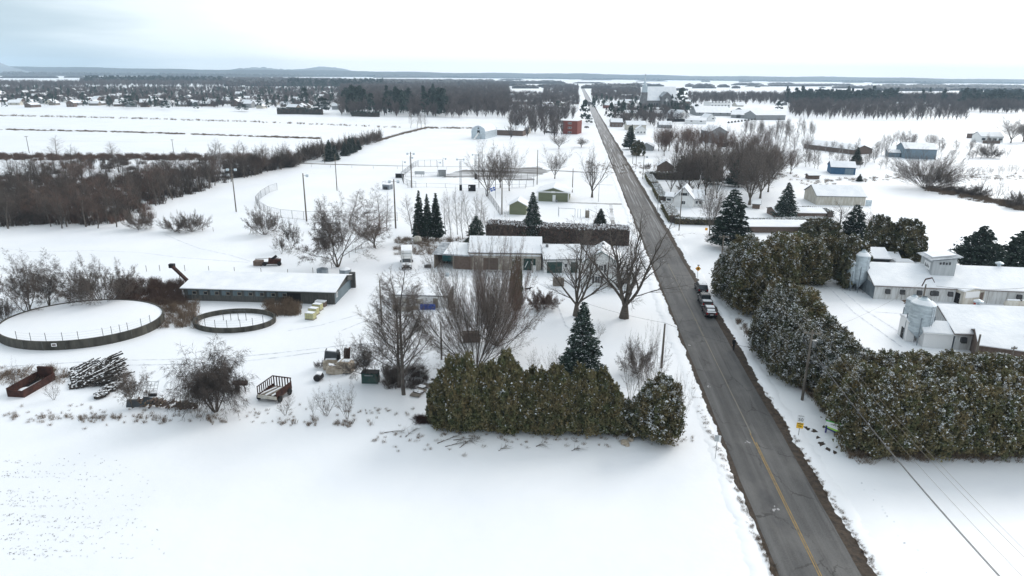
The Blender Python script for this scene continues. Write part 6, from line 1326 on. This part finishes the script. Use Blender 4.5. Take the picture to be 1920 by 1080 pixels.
hedge('second snowy clipped hedge along the driveway, nearer the white gabled house', [(1229,356),(1236,370),(1243,381)], 2.6, 2.4, 'cedar', .8, .26, 90)
hedge('snow-topped clipped hedge in front of the white gabled house', [(1248,390),(1256,404),(1264,418)], 3.2, 2.2, 'cedar', .85, .26, 120)
hedge('long low snowy hedge running right from the white gabled house corner', [(1264,419),(1330,421),(1420,422),(1545,418)], 2.6, 1.7, 'cedar_dark', .7, .28, 110)
hedge('dark hedge with snowy top behind the white gabled house', [(1218,336),(1262,337),(1310,337)], 2.6, 3.0, 'cedar_dark', .3, .28, 100)
hedge('snowy curved hedge above the low snow-covered roof', [(1480,400),(1510,398),(1540,401),(1556,408)], 2.4, 1.8, 'cedar_dark', .4, .28, 90)
# trees right of the road, middle distance
def row(kind, pts, label, group): 
    for x, y, t, w_ in pts: T(kind, x, y, t, w_, label, group, name='bare_tree' if kind not in ('pine','spruce','scrag','spruce_slim','cedardark') else None)
row('spread', [(1330,442,330,58)], 'bare rounded tree with a small yellow box on its trunk, before the long low hedge', None)
o = MB().rbox((0,-.35,1.6),.8,.3,.8).build('nest_box', M['sign_orange']); o.location = P(1323,438); o.scale = (.8,.8,.8); tag(o, 'small yellow box fixed low on the trunk of the rounded bare tree', 'box')
T('scrag', 1367, 466, 354, 66, 'tall dark spruce with drooping boughs right of the rounded bare tree'); T('spruce', 1472, 408, 342, 44, 'dark green spruce behind the snowy curved hedge'); T('apple', 1335, 459, 434, 24, 'small bare fruit tree between the rounded tree and the tall spruce')
row('spread', [(1257,364,280,46),(1275,362,276,44),(1290,360,272,50),(1308,362,276,52),(1322,366,270,54),(1344,372,276,50),(1425,372,270,90),(1405,384,292,80),(1440,360,262,70),(1385,352,262,56),(1400,340,250,50)], 'tall bare tree behind the white gabled house', 'dense group of bare trees right of the road')
row('spread', [(rr.uniform(1285,1450), rr.uniform(322,352), rr.uniform(258,282), rr.uniform(34,52)) for i in range(16)], 'bare tree deep in the group right of the road', 'bare trees deep in the group right of the road')
row('scrag', [(1278,330,292,28),(1337,345,290,34),(1378,350,300,34),(1398,342,298,30)], 'dark conifer behind the white gabled house', 'dark conifers among the bare trees')
row('spreadred', [(1232+13*i+rr.uniform(-4,4), 292+rr.uniform(-10,14), 240+rr.uniform(-8,8), rr.uniform(24,40)) for i in range(16)]+[(rr.uniform(1235,1370), rr.uniform(262,285), rr.uniform(232,244), rr.uniform(26,38)) for i in range(12)], 'reddish-brown bare tree beyond the grey shed', 'reddish thicket right of the road')
row('spreadred', [(1370+12*i+rr.uniform(-4,4), 325+rr.uniform(-10,14), 275+rr.uniform(-10,8), rr.uniform(24,40)) for i in range(10)], 'reddish-brown bare tree between thicket and saplings', 'reddish bare trees in mid-distance')
row('aspen', [(rr.uniform(1395,1515), rr.uniform(268,300), 0, rr.uniform(14,22)) for i in range(0)], '', None)
G = 'slender pale saplings in the thickets right of the road'
for i in range(64):
    x = rr.uniform(1290,1520); y = rr.uniform(268,318) if x > 1400 else rr.uniform(300,325); T('aspen', x, y, y-rr.uniform(26,36), rr.uniform(12,20), 'slender pale sapling leaning in the thicket right of the road', G)
for i in range(44):
    x = rr.uniform(1500,1665); y = rr.uniform(282,318); T('aspen', x, y, y-rr.uniform(18,30), rr.uniform(9,16), 'slender pale sapling around the long low barn', 'slender saplings around the long low barn')
for i in range(40):
    x = rr.uniform(1655,1860); y = 296+rr.uniform(-22,4) if x > 1760 else rr.uniform(266,280); T('aspen', x, y, y-rr.uniform(16,30), rr.uniform(10,18), 'slender bare sapling behind and beside the slate blue barn', 'saplings round the slate blue barn')
for i in range(26): x = 1690+i*9+rr.uniform(-4,4); T('sapling', x, 326+rr.uniform(-2,2), 306+rr.uniform(-5,6), rr.uniform(9,16), 'small leaning shrub in the straight line across the white field', 'line of small shrubs across the field')
T('vase', 1735, 354, 280, 118, 'big many-stemmed bare tree on the right, before the slate blue barn', rz=3)
T('bush', 1760, 352, 312, 60, 'tawny bare shrub beside the big many-stemmed tree')
for x, y, t, w_ in [(1790,362,345,40),(1812,366,348,44),(1835,370,345,36),(1905,390,358,44),(1918,386,356,30)]: T('bush', x, y, t, w_, 'bare shrub at the curved field edge', 'shrubs along the curved field edge')
T('sapling', 1868, 374, 332, 30, 'small lone bare tree near the right edge of the picture'); T('birch', 1836, 368, 325, 20, 'thin bare tree at the bend of the field edge')
T('bush', 1855, 296, 275, 42, 'round tawny shrub in front of the far right bungalow'); T('spread', 1895, 268, 218, 52, 'dark rounded bare tree at the right edge, beyond the bungalow'); T('spread', 1918, 266, 222, 40, 'dark rounded bare tree cut by the right edge of the picture'); T('sapling', 1887, 296, 272, 20, 'small bare tree before the far right bungalow')
T('spruce', 1605, 308, 276, 22, 'dark spruce above the bright blue shed'); T('spruce', 1611, 340, 326, 12, 'very small spruce right of the bright blue shed'); T('scrag', 1598, 452, 383, 44, 'dark spruce behind the cedar belt'); T('wood', 1570, 448, 378, 50, 'dark bare tree left of the dark spruce behind the cedar belt'); T('spreadred', 1625, 440, 395, 60, 'fine-twigged bare tree at the edge of the white field')
T('cedardark', 1683, 492, 412, 84, 'round snow-flecked dark cedar before the white field'); T('cedardark', 1640, 478, 408, 50, 'dark evergreen left of the round one'); T('cedardark', 1548, 452, 410, 60, 'snow-flecked evergreen behind the cedar belt, left of the dark spruce'); T('cedardark', 1515, 440, 415, 40, 'small snowy evergreen by the low snow-covered roof')
T('spruce_wide', 1828, 512, 424, 82, 'broad dark spruce behind the upper barn, left of two'); T('spruce_wide', 1908, 514, 430, 84, 'broad dark spruce behind the upper barn, right of two')
T('cedardark', 1195, 292, 264, 26, 'rounded cedar at the foot of the roadside conifers'); T('spruce_slim', 1184, 262, 233, 9, 'slim dark spruce beside the road below the village'); T('scrag', 1180, 280, 236, 24, 'snow-dusted larch-like conifer beside the road')
T('bush', 1214, 316, 306, 14, 'little round bush on the snow near the dark timber house'); T('bush', 1285, 358, 344, 30, 'round snowy shrub between the hedges')
# ---- woodland at left
ell = lambda x: float(np.interp(x, [-50, 225, 250, 320, 435, 550], [431, 430, 408, 379, 343, 312]))
G = 'bare trees of the dark woodland at the left'
cnt = 0
pts = []
for i in range(235):
    x = rr.uniform(-25, 545); y1 = ell(x)-2; y = y1-abs(rr.gauss(0, 1))*(y1-318)*.55
    if y < 316: y = rr.uniform(316, max(318, y1))
    if y1 < 316: y = y1
    if x < 75 and 296 < y < 330: continue
    pts.append((x, y))
for x, y in sorted(pts, key=lambda q: q[1]):
    q = P(x, y); tree_at('woodbrown' if rr.random() < .35 else 'wood', q, rr.uniform(6.5, 11.5), rr.uniform(4.5, 7), 'dark bare tree in the dense woodland at the left', G)
for x, y, h in [(108,294,9),(213,300,8),(400,316,11),(412,318,11),(440,318,11),(455,318,10)]: tree_at('birch', P(x, y), h*1.1, 8, 'pale bare tree rising above the far edge of the dark woodland', 'pale trees over the woodland edge')
def scatter_mesh(name, kindfn, pos, mats, kind='stuff', label=None):
    pass
def merged(name, protos, places, mats, **kw):
    """many small plants in one mesh: places = (x, y, z-rot, sx, sz, proto index)"""
    Vs = []; Ts = []; base = 0; Ms = []
    for (x, y, a, sx, sz, k) in places:
        V, T_ = protos[k][:2]; c, s = math.cos(a), math.sin(a); W_ = np.empty_like(V); W_[:, 0] = (V[:, 0]*c-V[:, 1]*s)*sx+x; W_[:, 1] = (V[:, 0]*s+V[:, 1]*c)*sx+y; W_[:, 2] = V[:, 2]*sz
        Vs.append(W_); Ts.append(T_+base); base += len(V)
        if len(protos[k]) > 2: Ms.append(protos[k][2])
    o = link(name, np_mesh(name, np.concatenate(Vs), np.concatenate(Ts), mats, np.concatenate(Ms) if Ms else None)); return tag(o, **kw)
def brush_proto(seed, n, h, r0, lean=.5, thick=.02):
    r = np.random.default_rng(seed); V = []; T_ = []
    for i in range(n):
        a = r.random()*6.28; q = np.array([math.cos(a), math.sin(a), 0])*r0*r.random(); b = r.random()*6.28; d = np.array([math.cos(b)*lean, math.sin(b)*lean, 1])*h*(.5+.5*r.random())
        s = np.array([-math.sin(b+1), math.cos(b+1), 0])*thick; k = len(V); V += [q-s, q+s, q+d]; T_.append((k, k+1, k+2))
        for j in range(2):
            t = .3+.5*r.random(); q2 = q+d*t; b2 = r.random()*6.28; d2 = np.array([math.cos(b2)*.7, math.sin(b2)*.7, .8])*h*.3; s2 = np.array([0, 0, 1])*thick*.7; k = len(V); V += [q2-s2, q2+s2, q2+d2]; T_.append((k, k+1, k+2))
    return np.array(V), np.array(T_)
BR = [brush_proto(i, 30, 1.0, .5) for i in range(4)]; BRD = [brush_proto(20+i, 70, 1.0, .8, .35, .03) for i in range(4)]
def brush(name, fn, n, h0, h1, m, protos=BR, s0=1, s1=1.6, label=None):
    pl = []
    while len(pl) < n:
        q = fn()
        if q is None: continue
        p = P(*q); pl.append((p.x, p.y, rr.uniform(0, 6.28), rr.uniform(s0, s1), rr.uniform(h0, h1), rr.randrange(4)))
    return merged(name, protos, pl, M[m], kind='stuff', **(dict(label=label, cat='plants') if label else {}))
def wood_pt():
    x = rr.uniform(-30, 548); y1 = ell(x)-(7 if x < 240 else 3); y = rr.uniform(303, max(304, y1))
    return None if (x < 75 and y < 330) or (240 < x < 420 and y < 324 and rr.random() < .8) else (x, y)
brush('undergrowth', wood_pt, 480, 1.4, 3.8, 'twig_dark', BRD, 1.6, 3.0, 'dark tangled undergrowth filling the woodland at the left')
brush('undergrowth', lambda: (rr.uniform(-30, 290), rr.uniform(335, 420)), 300, 1.4, 3.2, 'twig_red', BRD, 1.4, 2.6, 'brown thicket low down in the left woodland')
brush('undergrowth', lambda: (rr.uniform(-20, 470), rr.uniform(292, 301)), 280, 1.0, 2.8, 'twig_red', BRD, 1.6, 2.8, 'reddish brush along the far edge of the woodland')
# woods behind the front rank (one mass)
def low_tree(seed, n, H, R0, m3=False, kindx='bare'):
    r = np.random.default_rng(seed); V = []; T_ = []
    def spike(p, d, w_):
        s = np.cross(d, [0.3, 1, .2]); s = s/np.linalg.norm(s)*w_; k = len(V); V.extend([p-s, p+s, p+d]); T_.append((k, k+1, k+2))
    if kindx == 'bare':
        spike(np.zeros(3), np.array([0, 0, H*.9]), .16)
        for i in range(n):
            t = .04+.78*r.random(); a = r.random()*6.28; e = .35+.5*r.random(); L = R0*(1.3-.5*t)*(.6+.6*r.random()); p = np.array([0, 0, H*t*.75]); d = np.array([math.cos(a)*e, math.sin(a)*e, .95])*L; spike(p, d, .15)
            for j in range(3): p2 = p+d*(.3+.6*r.random()); a2 = r.random()*6.28; d2 = np.array([math.cos(a2)*.6, math.sin(a2)*.6, .7])*L*.45; spike(p2, d2, .12)
        return np.array(V), np.array(T_)
    C0 = []
    for i in range(n):
        t = r.random()**.8; z = H*(.12+.88*t); rad = R0*(1-t)**.7*(.5+.6*r.random()) if kindx == 'spruce' else R0*math.sin(min(1, (1-t)*1.6+.12)*1.5)*(.5+.55*r.random()); a = r.random()*6.28; C0.append((math.cos(a)*rad, math.sin(a)*rad, z))
    C0 = np.array(C0); V, T_ = tris_from(C0, R0*.55, r); return V, T_
LB = [low_tree(i, 34, 12, 5) for i in range(5)]; LP = [low_tree(30+i, 70, 15, 4.2, kindx='pine') for i in range(3)]; LS = [low_tree(40+i, 60, 12, 2.6, kindx='spruce') for i in range(3)]
MESHES = {}
for nm, prs, mt in (('bare_tree', LB, 'twig_far'), ('pine_tree', LP, 'pine'), ('spruce_tree', LS, 'pine')): MESHES[nm] = [np_mesh(nm, v, t, M[mt]) for v, t in prs]
MESHES['pale_tree'] = [np_mesh('bare_tree', v, t, M['twig']) for v, t in LB]
def far_tree(kind, x, y, h, w_, label, group):
    me = rr.choice(MESHES[kind]); o = link('bare_tree' if kind == 'pale_tree' else kind, me); p = P(x, y); H = {'bare_tree':12,'pale_tree':12,'pine_tree':15,'spruce_tree':12}[kind]; Wm = {'bare_tree':10,'pale_tree':10,'pine_tree':8.4,'spruce_tree':5.2}[kind]
    o.location = p; o.scale = (w_/Wm, w_/Wm, h/H); o.rotation_euler.z = rr.uniform(0, 6.28); tag(o, label, 'tree', group)
# ---- far houses
HP = []
def far_house_proto(L, D, h, rise, ax, wall, edge):
    r, _, _ = bld('house', None, 'house', None, None, D, h, ('gable', ax, rise), .5, wall, edge, loc=((0,0,0), 0, L), wins=[('f',.25,h*.5,1.3,1.2),('f',.75,h*.5,1.3,1.2)]); del r['_L']; PROTO.append(r); HP.append(r)
for a in [(13,9,3,2.4,'x','cream_wall','dark_steel'),(11,9,3.2,3.0,'y','white_paint','dark_steel'),(14,9,3,2.2,'x','brown_trim','roof_dark'),(10,8,5,2.8,'x','grey_wall','dark_steel'),(12,8,3,2.6,'x','wood_grey','roof_dark'),(9,8,5,3.0,'y','brown_trim','dark_steel'),(16,10,3,2.2,'x','stone_grey','dark_steel')]: far_house_proto(*a)
hk = 0
def far_house(x, y, label, group, s=1.0):
    global hk
    k = hk % len(HP); hk += 1; kinds = ['cream','white gabled','brown','tall grey','weathered grey','tall brown gabled','long grey']
    q = P(x, y); dup(HP[k], q, rr.uniform(-.35, .35)+rr.choice([0,0,math.pi/2]), (s, s, s), kinds[k]+' '+label, 'house', group+' ('+kinds[k]+')')
Gt = 'trees among the houses of the far left suburb'
for i in range(215):
    x = rr.uniform(-10, 480) if i < 165 else rr.uniform(480, 790); y0 = 196+ (x/480)*7 if x < 480 else 206; y = y0-abs(rr.gauss(0, 1))*14
    if y < 160: y = rr.uniform(165, 195)
    if i < 22: y = y0-rr.uniform(0, 2); x = 15+i*22
    far_house(x, y, 'house with snowy roof in the far left suburb', 'houses of the far left suburb', rr.uniform(.8, 1.1))
for i in range(48):
    x = rr.uniform(-10, 800); y = (197+x*.013)-abs(rr.gauss(0, 1))*13; y = max(y, 163); h = rr.uniform(6, 12); k = 'bare_tree' if rr.random() < .6 else 'spruce_tree'
    far_tree(k, x, y, h, h*rr.uniform(.7, 1.0) if k == 'bare_tree' else h*.55, ('bare tree' if k == 'bare_tree' else 'dark conifer')+' among the houses of the far left suburb', Gt+(' (bare)' if k == 'bare_tree' else ' (conifer)'))
for x, y, t, w_, lb in [(243,204,180,22,'large dark conifer at the field edge of the suburb, left part'),(310,206,190,20,'dark round conifer pair at the suburb edge'),(368,207,192,12,'dark cone-shaped conifer at the suburb edge'),(572,200,166,19,'dark round pine standing over the suburb houses'),(605,213,185,34,'broad dark evergreen clump at the field edge'),(455,209,196,26,'low dark evergreen behind the suburb edge'),(538,205,180,9,'narrow spruce in the middle of the suburb'),(487,204,178,10,'slim spruce in the suburb, second'),(502,206,186,9,'slim spruce in the suburb, third')]:
    p = P(x, y); o_h = HT(x, y, t); o = link('pine_tree', MESHES['pine_tree'][0]); o.location = p; W_ = WD(x, y, w_); o.scale = (W_/8.4, W_/8.4, o_h/15); tag(o, lb, 'tree')
hedge('long dark evergreen hedge at the field edge of the suburb', [(520,214),(560,214),(605,215)], 4, 6, 'pine', .0, 1.2, 12); hedge('dark low evergreen hedge further right at the field edge', [(660,218),(700,219),(712,219)], 3.5, 4.5, 'pine', .0, 1.2, 12)
# pines mid left
Gp = 'tall pines standing over the bare wood beyond the fields'
for i in range(70):
    x = rr.uniform(645, 835); y = 216-rr.random()**1.5*26+ (x-640)*.012; w_ = rr.uniform(8, 13)
    if 700 < x < 725 or 770 < x < 790: continue
    far_tree('pine_tree', x, y, rr.uniform(19, 26), rr.uniform(8, 12), 'tall dark pine in the group beyond the fields, left of centre', Gp)
for i in range(46): x = 640+rr.random()*310; far_tree('bare_tree', x, 220+(x-800)*.01-rr.uniform(0,3), rr.uniform(12, 17), rr.uniform(9, 13), 'bare tree in the front rank of the wood at the field edge', 'front rank of the wood left of the village')
# masses
def quad_pts(n, quads):
    ws = [abs((P(q[1], q[3])-P(q[0], q[3])).length*(P(q[0], q[2])-P(q[0], q[3])).length) for q in quads]; tot = sum(ws); out_ = []
    for q, w_ in zip(quads, ws):
        k = max(1, int(n*w_/tot)); a, b_, c, d = P(q[0], q[3]), P(q[1], q[3]), P(q[1], q[2]), P(q[0], q[2])
        for i in range(k): u, v = rr.random(), rr.random(); p = a.lerp(b_, u).lerp(d.lerp(c, u), v); out_.append(p)
    return out_
def mass(name, label, n, quads, prs, m, h0, h1, w0, w1, H, Wm, cut=None):
    pl = []
    for p in quad_pts(n, quads):
        h = rr.uniform(h0, h1); w_ = rr.uniform(w0, w1); pl.append((p.x, p.y, rr.uniform(0, 6.28), w_/Wm, h/H, rr.randrange(len(prs))))
    return merged(name, prs, pl, M[m], kind='stuff', label=label, cat='woods')
mass('bare_wood', 'bare grey-brown wood beyond the suburb', 6000, [(150,640,154,163),(0,160,158,166),(640,955,158,168),(300,640,150,156)], LB, 'twig_far', 12, 17, 11, 16, 12, 10)
mass('bare_wood', 'bare grey-brown trees standing thickly between the suburb houses', 3300, [(0,200,166,192),(200,640,166,202)], LB, 'twig_far', 5, 11, 7, 11, 12, 10)
mass('pine_wood', 'dark conifers scattered among the suburb houses', 260, [(0,640,168,204)], LS, 'pine', 7, 14, 4, 7, 12, 5.2)
mass('bare_wood', 'bare grey wood filling the field edge left of the village', 2200, [(640,955,170,216)], LB, 'twig_far', 13, 18, 9, 13, 12, 10)
mass('pine_wood', 'distant dark pine wood behind the suburb', 500, [(160,420,150,158),(540,720,156,166)], LP, 'pine', 15, 22, 11, 15, 15, 8.4)
mass('bare_wood', 'brownish bare trees of the village left of the road', 900, [(955,1075,208,238),(955,1020,180,206),(1020,1084,162,200)], LB, 'twig_far', 9, 14, 8, 12, 12, 10)
mass('bare_wood', 'bare trees among the village houses right of the road', 1500, [(1110,1200,160,190),(1150,1290,205,238)], LB, 'twig_far', 8, 12, 8, 11, 12, 10)
mass('bare_wood', 'bare grey-purple wood beyond the sheds on the right', 1100, [(1290,1480,180,196),(1490,1810,196,220),(1480,1560,186,215)], LB, 'twig_far', 10, 15, 9, 13, 12, 10)
mass('bare_wood', 'bare wood along the far right edge of the white field', 900, [(1800,1925,185,213),(1640,1800,186,198)], LB, 'twig_far', 13, 19, 9, 13, 12, 10)
mass('pine_wood', 'dark conifers among the village houses right of the road', 70, [(1140,1300,198,224),(1110,1140,190,205)], LS, 'pine', 8, 14, 5, 7, 12, 5.2)
mass('pine_wood', 'dark pine wood behind the bare trees on the right', 420, [(1480,1680,186,198),(1800,1925,182,205)], LP, 'pine', 15, 20, 9, 13, 15, 8.4)
for i in range(46): x = rr.uniform(1395,1525); y = rr.uniform(246,266); T('aspen', x, y, y-rr.uniform(22,32), rr.uniform(8,13), 'slender grey sapling in the upright stand below the white field', 'upright saplings below the white field')
Gq = 'tall pines on the right beyond the white field'
for i in range(54): x = rr.uniform(1455, 1690) if i < 34 else rr.uniform(1690, 1920); far_tree('pine_tree', x, 190+rr.uniform(0, 8)+(6 if x > 1800 else 0), rr.uniform(12, 27), rr.uniform(7, 13), 'tall dark pine rising over the bare wood on the right', Gq)
for i in range(40): x = 1490+i*8.2; far_tree('bare_tree', x, 222+rr.uniform(-3, 2)+(i/40)*3, rr.uniform(10, 14), rr.uniform(8, 11), 'bare tree in the front rank at the far edge of the white field', 'front rank of the wood on the right')
for i in range(16): far_house(rr.uniform(1475, 1790), rr.uniform(192, 206), 'house glimpsed through the bare wood on the right', 'houses in the wood on the right', .9)
for i in range(58): far_house(rr.uniform(1110, 1300) if i % 3 else rr.uniform(960, 1080), rr.uniform(172, 204), 'house in the village along the far road', 'village houses along the far road', .9)
for x, y, t, w_, lb in [(1276,207,166,22,'large dark pine right behind the church'),(1258,216,178,10,'narrow spruce in front of the church'),(1046,206,189,14,'round dark evergreen near the far road'),(1096,228,188,18,'dark evergreens pressed against the left edge of the far road'),(1104,232,215,14,'low dark evergreen at the left road edge'),(1118,196,180,8,'slim conifer right of the far road'),(1145,224,193,12,'dark spruce right of the road below the church'),(1136,224,202,8,'small dark spruce beside the taller one'),(1160,220,203,12,'broad dark spruce by the village house'),(1221,232,217,12,'dark round evergreen in front of the village houses'),(1305,215,196,14,'dark evergreen by the grey sheds'),(1270,218,200,12,'dark evergreen left of the white gabled house'),(1460,206,190,14,'dark spruce at the right end of the long sheds')]:
    p = P(x, y); h = HT(x, y, t); o = link('pine_tree' if 'pine' in lb or 'round' in lb or 'broad' in lb else 'spruce_tree', MESHES['pine_tree' if w_ > 11 else 'spruce_tree'][1]); o.location = p; W_ = WD(x, y, w_); wm, hm = (8.4, 15) if w_ > 11 else (5.2, 12); o.scale = (W_/wm, W_/wm, h/hm); tag(o, lb, 'tree')
for i in range(34): x = rr.uniform(955, 1055); y = rr.uniform(232, 262); far_tree('bare_tree', x, y, rr.uniform(9, 13), rr.uniform(7, 10), 'brown bare tree left of the red brick block', 'brown bare trees left of the brick block')
# hedge row with conifers between fields
G = 'shrubs in the hedgerow between the snowfields'
for i in range(34):
    t = i/33; x = 552+t*158; y = 306-t*42; q = P(x+rr.uniform(-4,4), y+rr.uniform(-1,3)); tree_at('bush', q, rr.uniform(4.5, 8), rr.uniform(4.5, 8), 'bare shrub in the slanting hedgerow between the snowfields', G)
for x, y, t, w_ in [(618,302,262,24),(628,300,272,20),(647,292,265,18),(656,288,255,16),(662,286,256,16),(672,281,262,14)]: T('spruce', x, y, t, w_, 'dark conifer in the slanting hedgerow', 'conifers in the slanting hedgerow')
for i in range(16): x = rr.uniform(478, 552); tree_at('bush', P(x, 318-(x-478)*.07), rr.uniform(3.5, 6.5), rr.uniform(4, 6), 'bare shrub at the tip of the dark woodland', 'shrubs at the tip of the woodland')
for x in (770, 782, 790, 797): T('birch', x, 240, rr.uniform(205, 215), 14, 'pale slender tree at the corner where field lines meet', 'pale trees at the field corner')
# field lines of dry grass, weeds
def line_pts(pix, spread):
    def f():
        k = rr.randrange(len(pix)-1); a, b = pix[k], pix[k+1]; t = rr.random(); return (a[0]+(b[0]-a[0])*t, a[1]+(b[1]-a[1])*t+rr.gauss(0, spread))
    return f
brush('dry_grass', line_pts([(0,243),(240,248),(480,256),(600,260)], .4), 330, .4, 1.2, 'weed', BRD, 1.0, 2.4, 'line of dry grass across the left snowfields')
brush('dry_grass', line_pts([(0,217),(200,221),(480,229),(760,240)], .4), 260, .8, 2.0, 'weed', BR, 1.4, 2.4, 'thin far line of dry grass across the snowfields')
brush('dry_grass', line_pts([(710,264),(760,250),(800,240),(900,241)], .6), 260, .8, 1.6, 'weed', BR, 1.4, 2.4, 'dry grass along the slanting field line')
brush('dry_grass', line_pts([(1500,345),(1700,331),(1920,334)], 2.5), 150, .6, 1.2, 'weed', BR, 1.0, 2.0, 'dry grass on the right-hand field line')
brush('dry_grass', line_pts([(1740,355),(1840,372),(1920,392)], 3), 190, .7, 1.7, 'weed', BRD, 1.0, 2.0, 'tawny grass along the curved field edge')
brush('dry_grass', line_pts([(1100,312),(1300,322),(1500,330)], 5), 160, .6, 1.2, 'weed', BR, 1.2, 2.0, 'thin weeds behind the bare trees')
def tufts():
    x = rr.choice([30,82,92,125,150,155,172,180,192,215,225,262,275,285,305,392,400,415,520,535,545,585,590,635,655,660,695])+rr.gauss(0, 5); return (x, 780+(x/300)*7+rr.gauss(0, 3.5))
brush('weed_tufts', tufts, 150, .2, .8, 'weed', BR, .25, .7, 'tufts of dry weeds along the edge of the near field')
brush('weed_tufts', lambda: (rr.uniform(0, 780), 776+rr.gauss(0, 12)), 150, .12, .5, 'weed', BR, .25, .6, 'sparse dry stalks along the edge of the near field')
brush('weed_tufts', lambda: (rr.uniform(700, 1300), 812+(0)+abs(rr.gauss(0, 14))), 110, .12, .45, 'weed', BR, .3, .7, 'dry stalks and twigs at the foot of the foreground hedge')
brush('weed_tufts', lambda: (rr.uniform(1590, 1915), 848+abs(rr.gauss(0, 7))), 230, .4, 1.2, 'weed', BR, .6, 1.4, 'dry grass at the foot of the lower right hedge')
brush('weed_tufts', lambda: (rr.uniform(1370, 1600), 0) and (lambda t: (1380+t*180, 600+t*180+rr.gauss(0,4)))(rr.random()), 240, .3, .9, 'weed', BR, .5, 1.1, 'dry weeds along the foot of the roadside cedars')
brush('brushwood', lambda: (rr.uniform(222, 345), rr.uniform(530, 572)), 150, .8, 2.0, 'twig_red', BRD, .8, 1.8, 'reddish-brown brush between the large pit and the blue barn')
brush('brushwood', lambda: (rr.uniform(270, 370), rr.uniform(570, 615)), 190, .6, 1.6, 'weed', BR, .8, 1.6, 'snowy weeds between the two pits')
brush('brushwood', lambda: (rr.uniform(500, 560), rr.uniform(568, 592)), 45, .8, 2.0, 'weed', BRD, .8, 1.4, 'tawny brush right of the smaller pit')
brush('brushwood', lambda: (rr.uniform(0, 130), rr.uniform(690, 720)), 70, .3, 1.0, 'weed', BR, .8, 1.6, 'pale weeds behind the rusty trough')
brush('brushwood', lambda: (rr.uniform(740, 880), rr.uniform(448, 478)), 260, .5, 1.3, 'weed', BR, .8, 1.4, 'rough weeds around the box truck and machine shed')
brush('brushwood', lambda: (rr.uniform(720, 800), rr.uniform(690, 730)), 120, .4, 1.2, 'twig', BR, .8, 1.4, 'brush around the foot of the tall bare tree')
brush('brushwood', lambda: (rr.uniform(780, 830), rr.uniform(782, 794)), 80, .3, .5, 'rust', BR, 1.0, 1.5, 'dark fallen leaves at the left end of the foreground hedge')
brush('weed_tufts', lambda: (lambda t: (1300+t*155, 740+t*345+rr.gauss(0,8)))(rr.random()), 130, .12, .4, 'weed', BR, .3, .6, 'sparse weeds on the left verge of the road')
STB = [brush_proto(60+i, 3, .09, .12, .8, .035) for i in range(4)]
# stubble in the near left field
def stub():
    row = rr.choice([0,2,3,6,7,8,9,11,12,13,15,16,18,19]); x = abs(rr.gauss(60, 90))+10*rr.random(); return (x, 866+row*9+x*.04+rr.gauss(0, 1.6)) if rr.random() < .75 else (rr.uniform(0, 300), rr.uniform(850, 1050))
brush('stubble', stub, 520, .5, 1.1, 'twig_dark', STB, .5, 1.2, 'short crop stubble poking through the near left snowfield')
brush('weed_tufts', lambda: (lambda t: (1435+t*215, 740+t*340+rr.gauss(0,5)))(rr.random()), 150, .1, .35, 'weed', BR, .25, .5, 'sparse weeds along the snowy right verge of the road')
# broken branches lying on the snow
for i, (x, y, an, ln) in enumerate([(720,812,.1,2.4),(760,820,1.0,2.2),(820,832,.6,4.5),(835,838,.35,4.0),(862,840,.9,3.2),(850,826,.1,3.0),(935,846,.7,1.4),(1150,802,-.6,1.4),(1240,832,-.3,1.5),(1180,820,1.4,.9),(1072,846,.5,1.1),(1005,838,.3,1.0)]):
    r3 = random.Random(i); p = P(x, y); o = empty('fallen_branch', p, an, 'broken branch on the snow below the hedge', 'branch', 'broken branches on the snow')
    b = MB(); b.chain([(0,0,.06),(ln*.5,.1,.16),(ln,0,.25)], [.05,.035,.01], 4)
    for k in range(14): t = r3.uniform(.2,.95); s = r3.choice((-1,1)); b.tube((ln*t,.05,.12),(ln*t+r3.uniform(.3,1.0),s*r3.uniform(.3,1.1),r3.uniform(.05,.6)),.016,.004,n=3)
    b.build('stem', M['bark_dark'], o)
for i, (x, y, s_) in enumerate([(1171,832,.5),(1182,826,.4),(1188,818,.35),(1176,836,.3)]):
    at('stone', (x,y), 'brown stone lying under the right end of the foreground hedge', 'stone', MB().lathe([(0,0),(s_,.05),(s_*.9,s_*.7),(0,s_)], 7), i, 'burlap')['group'] = 'stones under the hedge'

# ---- the air over the plain
drop_protos()
ORD = 'first second third fourth fifth sixth seventh eighth ninth tenth eleventh twelfth thirteenth fourteenth fifteenth sixteenth seventeenth eighteenth nineteenth twentieth'.split()
gr = {}
for o in bpy.data.objects:
    if o.parent is None and o.get('group') and o.get('label'): gr.setdefault((o['group'], o['label']), []).append(o)
for (g_, l_), os_ in gr.items():
    if 1 < len(os_) <= 20:
        os_.sort(key=lambda o: math.atan2(o.location.x, o.location.y))
        for i, o in enumerate(os_): o['label'] = l_+', '+ORD[i]+' from the left'
for o in list(bpy.data.objects):
    for k in ('_L', '_h', '_w'):
        if k in o: del o[k]
me = bpy.data.meshes.new('haze'); B = 10700.0
mb = MB(); mb.box(-B, B, -B, B, -1.5, 200); hz = mb.build('haze', bpy.data.materials.new('haze_air')); hz['kind'] = 'stuff'
hm = hz.data.materials[0]; hm.use_nodes = True; n_ = hm.node_tree.nodes; n_.clear(); ho = n_.new('ShaderNodeOutputMaterial'); pv = n_.new('ShaderNodeVolumePrincipled')
pv.inputs['Color'].default_value = (.64, .83, 1.0, 1); pv.inputs['Density'].default_value = .00008; pv.inputs['Anisotropy'].default_value = .0
hm.node_tree.links.new(pv.outputs[0], ho.inputs['Volume'])
